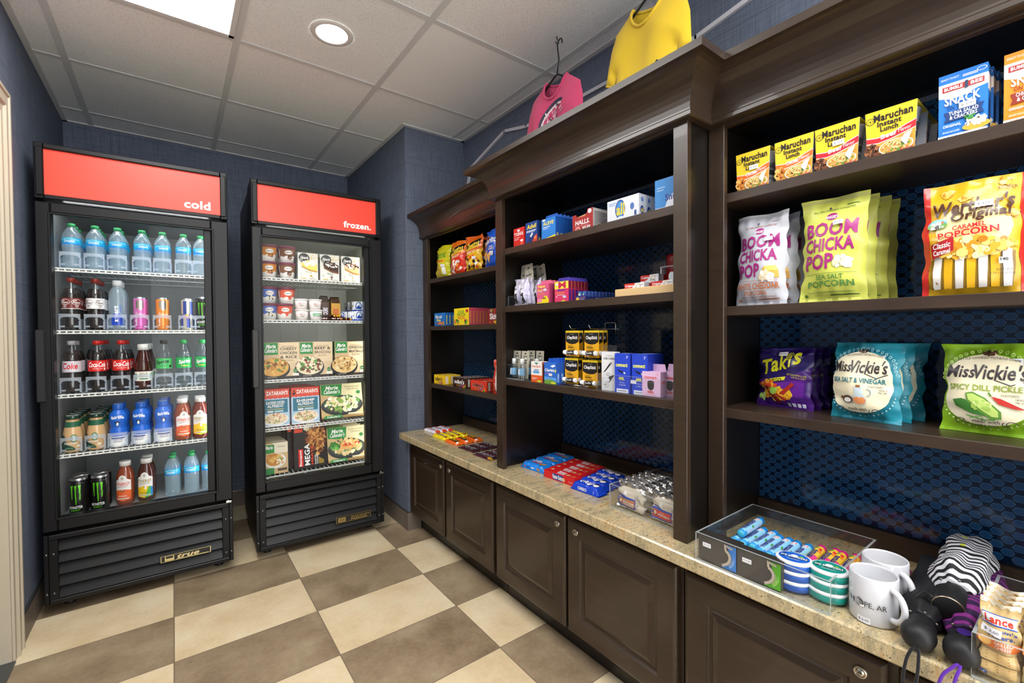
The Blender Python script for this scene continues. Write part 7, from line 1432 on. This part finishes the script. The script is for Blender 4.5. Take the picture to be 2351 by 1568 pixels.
# mugs
def mug():
    t = thing('mug'); m = MB(); r, h = .041, .096
    m.lathe([(r*.86, .0), (r*.95, .001), (r, .006), (r, h-.003), (r-.001, h-.0005), (r-.0022, h), (r-.0038, h-.001), (r-.0042, h-.004), (r-.0042, .008), (r*.7, .0055), (0, .005)], '#cfd0d5', 'gloss', 48, cap=False); m.lathe([(0, .0), (r*.86, .0)], '#cfd0d5', 'gloss', 48, cap=False); m.build('body', t)
    m = MB(); pts = []
    for i in range(15): a = pi/2-pi*i/14; pts.append((r-.004+.030*cos(a)**.8 if cos(a) > 0 else r-.004, 0, .050+.030*sin(a)))
    m.tube(pts, .0058, '#cfd0d5', 'gloss', 14); m.build('handle', t)
    m = MB(); p = cyl(m, r, .006, .081, 'ink', pi*1.25, -pi/2-pi*.625+.72); p.mat = 'ink'; k = '#26262a'
    y0, y1 = .40, .56; p.t('H', .24, y0, .30, y1, k, .0)
    for q in range(9): a = q*pi/9; p.arc(.365, .485, .048*abs(cos(a))+.006, .10, .0028, -1.57, 1.57, k, 10); p.arc(.365, .485, -(.048*abs(cos(a))+.006), .10, -.0028, -1.57, 1.57, k, 10) if False else None
    p.arc(.365, .485, .052, .105, .004, 0, 6.29, k, 26)
    for f in (-.6, -.3, .0, .3, .6): p.line([(.365+f*.05*cos(b), .485+.10*sin(b)) for b in [-1.5+.3*j for j in range(11)]], .0026, k)
    p.line([(.365, .59), (.37, .62), (.385, .63)], .004, k); p.g([(.37, .42), (.43, .45), (.43, .41), (.40, .375)], '#f0f0f0'); p.arc(.40, .44, .038, .06, .003, -3.1, .3, k, 10)
    p.t('PE, AR', .432, y0, .645, y1, k, .0); m.build('lettering', t)
    m = MB(); q = cyl(m, r, .003, .015, 'card', .55, -pi/2+.12); q.r(0, 0, 1, 1, '#e6e5ea'); q.t('$ 6.00', .12, .25, .9, .75, '#3a3a3e', .0, 0, 0, 'card'); m.build('price_sticker', t); return t
kind('mug', mug(), 'mug', 'white mugs on the counter')
K['mug'].put((1.150, .287, CT+.0004), CAB-.66+.12, 'white mug with dark lettering nearest the counter edge')
K['mug'].put((1.246, .291, CT+.0004), CAB-.66+.05, 'white mug with dark lettering standing behind the front mug')
# folded umbrellas lying side by side, handles towards the counter edge
def umbrella(colfn, hcol, L, R0, strap, rip_n, hand, mat='satin', ring=None, cord=None):
    t = thing('folded_umbrella'); X = Matrix.Rotation(-pi/2, 4, 'X')       # long axis along +y
    m = MB(); m.M = X; Rr = random.Random(rip_n); ph = [Rr.uniform(0, 6) for _ in range(4)]
    def rip(a, z): return 1+.10*sin(rip_n*a+ph[0]+9*z)+.06*sin((rip_n+3)*a+ph[1]-14*z)+.05*sin(60*z+ph[2]+2*a)
    n = 48; z0 = hand; zs = [z0+(L-z0)*i/40 for i in range(41)]
    prof = []
    for i, z in enumerate(zs):
        q = i/40; r = R0*(.55+.45*min(1, q*5))*(1-.18*max(0, q-.75)/.25)*(1+.05*sin(9*q)); prof.append((r, z, (lambda jj, kk, zz=z, qq=q: colfn(jj/n, qq))))
    m.lathe(prof, '#000', mat, n, rip=rip); m.build('canopy', t)
    m = MB(); m.M = X
    if ring: m.lathe([(.0, -.0005), (.021, .0), (.0235, .002)], '#141414', 'rubber', 32, cap=False); m.lathe([(.0232, .0005), (.0252, .001), (.0252, .005), (.0235, .0055)], '#b9a890', 'metal', 32, cap=False); m.lathe([(.0245, .0056), (.026, .012), (.0255, .055), (.022, .062), (.018, hand+.01)], '#1b1b1c', 'rubber', 32, cap=False)
    else: m.lathe([(0, .0), (.012, .001), (.020, .006), (.0245, .016), (.0262, .028), (.0248, .036), (.0235, .0375), (.0232, .044), (.0238, .055), (.021, .063), (.016, hand+.012)], '#18181a', 'rubber', 32, cap=False)
    if hcol: m.M = X; m.M = None; m.add([(.010*cos(i*.52), .048+.012*sin(i*.52), .0245) for i in range(12)], [tuple(range(12))], hcol, 'plastic')
    m.build('handle', t)
    if strap: m = MB(); m.tube(strap, .0027, cord or '#161618', 'cloth', 8); m.build('wrist_strap', t)
    for i in range(6):
        a = i*pi/3+.3; m = MB(); m.lathe([(.0022, 0), (.0026, .002), (.0012, .004)], '#c9c4bd', 'metal', 8); m.M = None; m.v = [(x+R0*.66*cos(a), z+hand-.001, y+R0*.66*sin(a)) for x, y, z in m.v]; m.build('rib_tip', t)
    return t
blk = umbrella(lambda a, q: '#17171a', None, .36, .034, None, 5, .075)
blk.location = (1.075, .2045, CT+.0265); blk.rotation_euler = (.02, 0, CAB+.10); tag(blk, 'all black folded umbrella beside the mugs with domed black handle', 'umbrella', 'folded umbrellas')
def zebra(a, q):
    s = sin(2*pi*(q*15+1.1*sin(2*pi*a*2+q*5)+.5*sin(2*pi*a*5)))
    h = (int(a*48)*7+int(q*40)*13) % 97
    if h == 5: return '#c9d02a'
    if h == 11: return '#e0642a'
    return '#1d1d20' if s > .25 else '#d2d2d8'
def purp(a, q): 
    s = sin(2*pi*(q*11+.7*sin(2*pi*a*3)))
    return '#8a2a80' if (q < .35 and s > .3) else '#3c1a4c' if s > -.4 else '#2e143e'
pu = umbrella(purp, '#3a1f70', .38, .037, None, 4, .075, 'purple_cloth')
pu.location = (1.078, .1485, CT+.0275); pu.rotation_euler = (.03, 0, CAB+.03); tag(pu, 'purple folded umbrella with magenta streaks and domed black handle', 'umbrella', 'folded umbrellas')
ze = umbrella(zebra, None, .29, .043, [(-.024, .006, .012), (-.034, .0, .022), (-.044, -.004, .006), (-.046, -.004, -.030), (-.043, -.02, -.048), (-.030, -.052, -.051), (-.026, -.075, -.0515), (-.033, -.085, -.0515), (-.042, -.072, -.0515), (-.050, -.03, -.049), (-.052, -.0, -.03), (-.046, .004, .0)], 5, .072, 'zebra_cloth', True)
ze.location = (1.185, .1800, CT+.0560+.0); ze.rotation_euler = (.10, 0, CAB+.02); tag(ze, 'black and white striped folded umbrella lying across the other two', 'umbrella', 'folded umbrellas')
def strap(o, pts, col, nm='wrist_strap', r=.0026):
    m = MB(); m.tube([Vector(p) for p in pts], r, col, 'cloth', 8); s = m.build(nm); mw = Matrix.Translation(o.location) @ o.rotation_euler.to_matrix().to_4x4(); s.data.transform(mw.inverted()); s.parent = o
def smooth(pts, n=6):
    pts = [Vector(p) for p in pts]; out = []
    for i in range(len(pts)-1):
        p0 = pts[max(0, i-1)]; p1 = pts[i]; p2 = pts[i+1]; p3 = pts[min(len(pts)-1, i+2)]
        for k in range(n):
            t = k/n; out.append(.5*((2*p1)+(p2-p0)*t+(2*p0-5*p1+4*p2-p3)*t*t+(3*p1-p0-3*p2+p3)*t**3))
    return out+[pts[-1]]
strap(blk, smooth([(1.0785, .206, CT+.018), (1.0735, .212, CT+.008), (1.070, .218, CT-.012), (1.068, .222, CT-.05), (1.067, .216, CT-.064), (1.067, .206, CT-.055), (1.068, .202, CT-.03), (1.072, .201, CT+.004), (1.0785, .2035, CT+.016)]), '#17171a')
strap(pu, smooth([(1.082, .150, CT+.016), (1.076, .158, CT+.006), (1.069, .170, CT-.014), (1.066, .178, CT-.06), (1.066, .176, CT-.10), (1.066, .166, CT-.105), (1.066, .160, CT-.06), (1.070, .153, CT-.010), (1.077, .149, CT+.006), (1.083, .1485, CT+.015)]), '#5a2a9a')
# clear tray of cracker packs at the right edge
LX, LY = 1.083, .060
at(tray('acrylic_tray', .150, .30, .078, .005), LX, LY, CT, 'clear acrylic tray of cracker packs at the right edge', 'acrylic tray')
def cracker():
    t = thing('cracker_pack'); m = MB(); w, h = .048, .128; f = bag_fn(w, h, .022, .02, .06, 4, -1, .1); g = bag_fn(w, h, .022, .02, .06, 4, 1, .1)
    m.grid(lambda u, v: f(u, v), 12, 24, '#cfb27a', 'film'); m.grid(lambda u, v: g(1-u, v), 8, 16, '#c9a868', 'film'); p = P(m, lambda u, v, d: f(u, v, d), w, h, 'film', .005, .00018, .0006)
    p.r(0, .94, 1, 1, '#e6dcc6'); p.r(.05, .70, .95, .84, '#e8e4e6'); p.r(.05, .695, .95, .71, '#2a4aa8'); p.r(.05, .83, .95, .84, '#2a4aa8'); p.t('Lance', .12, .72, .86, .82, '#d8402c', .06); p.t("Captain's", .12, .62, .92, .67, '#24428f', .05); p.t('Wafers.', .2, .55, .88, .61, '#24428f', .05); p.r(0, .41, 1, .52, '#e0702c'); p.t('GRILLED', .40, .47, .84, .51, '#f8e8d8', .02); p.t('CHEESE', .42, .42, .82, .46, '#f8e8d8', .02); p.e_(.18, .48, .15, .055, '#d8a458')
    for y in (.08, .24): p.g([(.08, y), (.92, y), (.94, y+.13), (.06, y+.13)], '#e2be80'); [p.e_(.22+.28*i, y+.03+.04*j, .02, .007, '#b98a48', 8) for i in range(3) for j in range(3)]
    p.r(.06, .03, .24, .09, '#3a5ab0'); p.t('200', .08, .045, .22, .075, WHITE, .03); p.price(.34, .63, .5, '$ 2.00', -.12); m.build('wrapper', t); return t
kind('lan', cracker(), 'cracker pack', 'cracker packs in the clear tray')
for i in range(4): K['lan'].put((1.1015+.024*i, .1055-.001*i, CT+.0056), (-.10, 0, CAB), 'tan and orange cracker pack '+('at the front of the clear tray' if i == 0 else f"{ORD[i]} behind the front cracker pack"))
for i in range(3): K['lan'].put((1.1015+.024*i, .054, CT+.0056), (-.10, 0, CAB), 'tan and orange cracker pack '+('at the far right, cut by the photo edge' if i == 0 else f"{ORD[i]} back at the far right"))

# ------------------------------------------------------------------ T-shirts hanging from the ceiling
def shirt(col, W, H, seed, art, tagc='#e4e4e8'):
    """hangs in the local x-z plane, neck at the origin height, front facing -y"""
    R = random.Random(seed)
    half = [(.0, -H), (W*.48, -H), (W*.47, -.175), (W*.50, -.215), (W*.655, -.195), (W*.60, -.09), (W*.52, -.030), (.072, .022)]
    def outline(nk): 
        neck = [(.072*cos(a), .022-nk*sin(a)) for a in [pi*i/12 for i in range(1, 12)]]
        return half+neck+[(-x, z) for x, z in half[:0:-1]]
    def dist(x, z, ol):
        b = 9
        for i in range(len(ol)):
            a, c = ol[i], ol[(i+1) % len(ol)]
            if abs(a[0]) <= .0725 and abs(c[0]) <= .0725 and a[1] > -.13 and c[1] > -.13: continue
            if a[1] < -H+.001 and c[1] < -H+.001: continue
            dx, dz = c[0]-a[0], c[1]-a[1]; L = dx*dx+dz*dz; t = max(0, min(1, ((x-a[0])*dx+(z-a[1])*dz)/L)); b = min(b, (x-a[0]-t*dx)**2+(z-a[1]-t*dz)**2)
        return sqrt(b)
    t = thing('t_shirt')
    ph = [R.uniform(0, 6) for _ in range(4)]
    def surf(x, z, s, ol, d=0):
        q = dist(x, z, ol); th = .052*min(1, q/.10)**.55; fold = (.010*sin(16*x+5*z+ph[0])+.006*sin(34*x-3*z+ph[1]))*min(1, max(0, -z)/.12)*min(1, q/.05)
        return (x, s*(th*.55+d)+fold, z)
    def sheet(s, nk):
        ol = outline(nk); m = MB(); p = P(m, lambda u, v, d: surf(u, v, s, ol, d), 1, 1, 'cloth', .014, 0, 0); p.g(ol if s < 0 else ol[::-1], col); return m
    m = sheet(-1, .085); f = outline(.085)
    neck = [surf(.072*cos(a), .022-.085*sin(a), -1, f, .001) for a in [pi*i/16 for i in range(17)]]; p = P(m, lambda u, v, d: surf(u, v, -1, f, d), 1, 1, 'ink', .012, .0003, .0012)
    art(p); m.build('front', t)
    m = sheet(1, .018); m.build('back', t)
    m = MB(); b = outline(.018); nb = [surf(.072*cos(a), .022-.018*sin(a), 1, b, .001) for a in [pi*i/16 for i in range(17)]]
    m.tube(neck+nb[-2:0:-1], .0055, col, 'cloth', 6, True); m.build('collar', t)
    m = MB(); m.add([(-.012, .026, -.002), (.012, .026, -.002), (.014, .022, -.036), (-.012, .020, -.034)], [(0, 1, 2, 3)], tagc, 'cloth'); m.build('size_tag', t)
    for s in (-1, 1): m = MB(); m.tube([surf(s*W*(.50+.155*i/6)*.995, -.215+.02*i/6, -1, f) for i in range(7)], .004, col, 'cloth', 6); m.build('sleeve_hem', t)
    return t
def hanger(o_loc, rot, col, hook_top):
    t = thing('clothes_hanger'); m = MB(); m.tube([(-.142, 0, -.050), (-.135, 0, -.036), (-.02, 0, .032), (0, 0, .038), (.02, 0, .032), (.135, 0, -.036), (.142, 0, -.050)], .0042, col, 'plastic', 8); m.build('arms', t)
    m = MB(); m.tube([(-.138, 0, -.050), (.138, 0, -.050)], .0035, col, 'plastic', 8); m.build('bar', t)
    e = hook_top-o_loc[2]; hk = [(0, 0, .036), (.003, 0, .036+(e-.056)*.5), (-.016, 0, e-.022)]+[(.0-.016*cos(a), 0, e-.018+.018*sin(a)) for a in [i*.42 for i in range(9)]]
    m = MB(); m.tube(hk, .003, col, 'plastic', 8); m.build('hook', t)
    t.location = o_loc; t.rotation_euler = rot; return t
def art_pink(p):
    k, g = '#2a3048', '#e6d6dc'; p.arc(.055, -.19, .115, .115, .013, 1.3, 3.3, k, 14); p.arc(.055, -.19, .10, .10, .008, 1.3, 3.3, g, 14)
    R = random.Random(2)
    for i in range(60): a = R.uniform(1.2, 3.0); r = R.uniform(.01, .085); x, y = .055+r*cos(a), -.19+r*sin(a); p.line([(x, y), (x+R.uniform(-.02, .02), y+R.uniform(.0, .02))], .004, R.choice((k, g, g)))
def art_yel(p):
    k, g = '#22242c', '#ecebe4'; p.arc(.03, -.285, .06, .06, .010, .9, 3.1, k, 14); p.arc(.03, -.285, .047, .047, .007, .9, 3.1, g, 14); p.arc(.03, -.285, .039, .039, .005, .9, 3.1, k, 14); p.line([(.06, -.23), (.075, -.212), (.09, -.222)], .010, k)
def hook_eye(x, y, z):
    m = MB(); m.tube([(0, 0, 0)]+[(.009*sin(a), 0, -.014-.009+.009*cos(a)) for a in [i*.5 for i in range(10)]], .0018, '#1a1a1c', 'metal', 6); o = m.build('ceiling_hook'); o.location = (x, y, z); return o
PH = (1.318, 1.424); PZ = 2.262
s = shirt('#cf4a72', .315, .42, 4, art_pink); s.location = (PH[0], PH[1], PZ+.0); s.rotation_euler = (0, .16, CAB-.10); tag(s, 'pink T-shirt hanging above the middle shelf unit', 'T-shirt')
h = hanger((PH[0], PH[1], PZ), (0, .16, CAB-.10), '#161618', CEIL-.026); tag(h, 'black plastic hanger holding the pink T-shirt', 'hanger')
tag(hook_eye(PH[0]+.006, PH[1], CEIL-.0005), 'small black wire hook in the ceiling above the pink T-shirt', 'hook')
YH = (1.315, .955); YZ = 2.315
s = shirt('#e8c433', .285, .47, 9, art_yel); s.location = (YH[0], YH[1], YZ); s.rotation_euler = (0, .10, CAB-.08); tag(s, 'yellow T-shirt hanging above the middle shelf unit near the pillar', 'T-shirt')
h = hanger((YH[0], YH[1], YZ), (0, .10, CAB-.08), '#161618', CEIL-.026); tag(h, 'black plastic hanger holding the yellow T-shirt', 'hanger')
tag(hook_eye(YH[0]+.006, YH[1], CEIL-.0005), 'small black wire hook in the ceiling above the yellow T-shirt', 'hook')
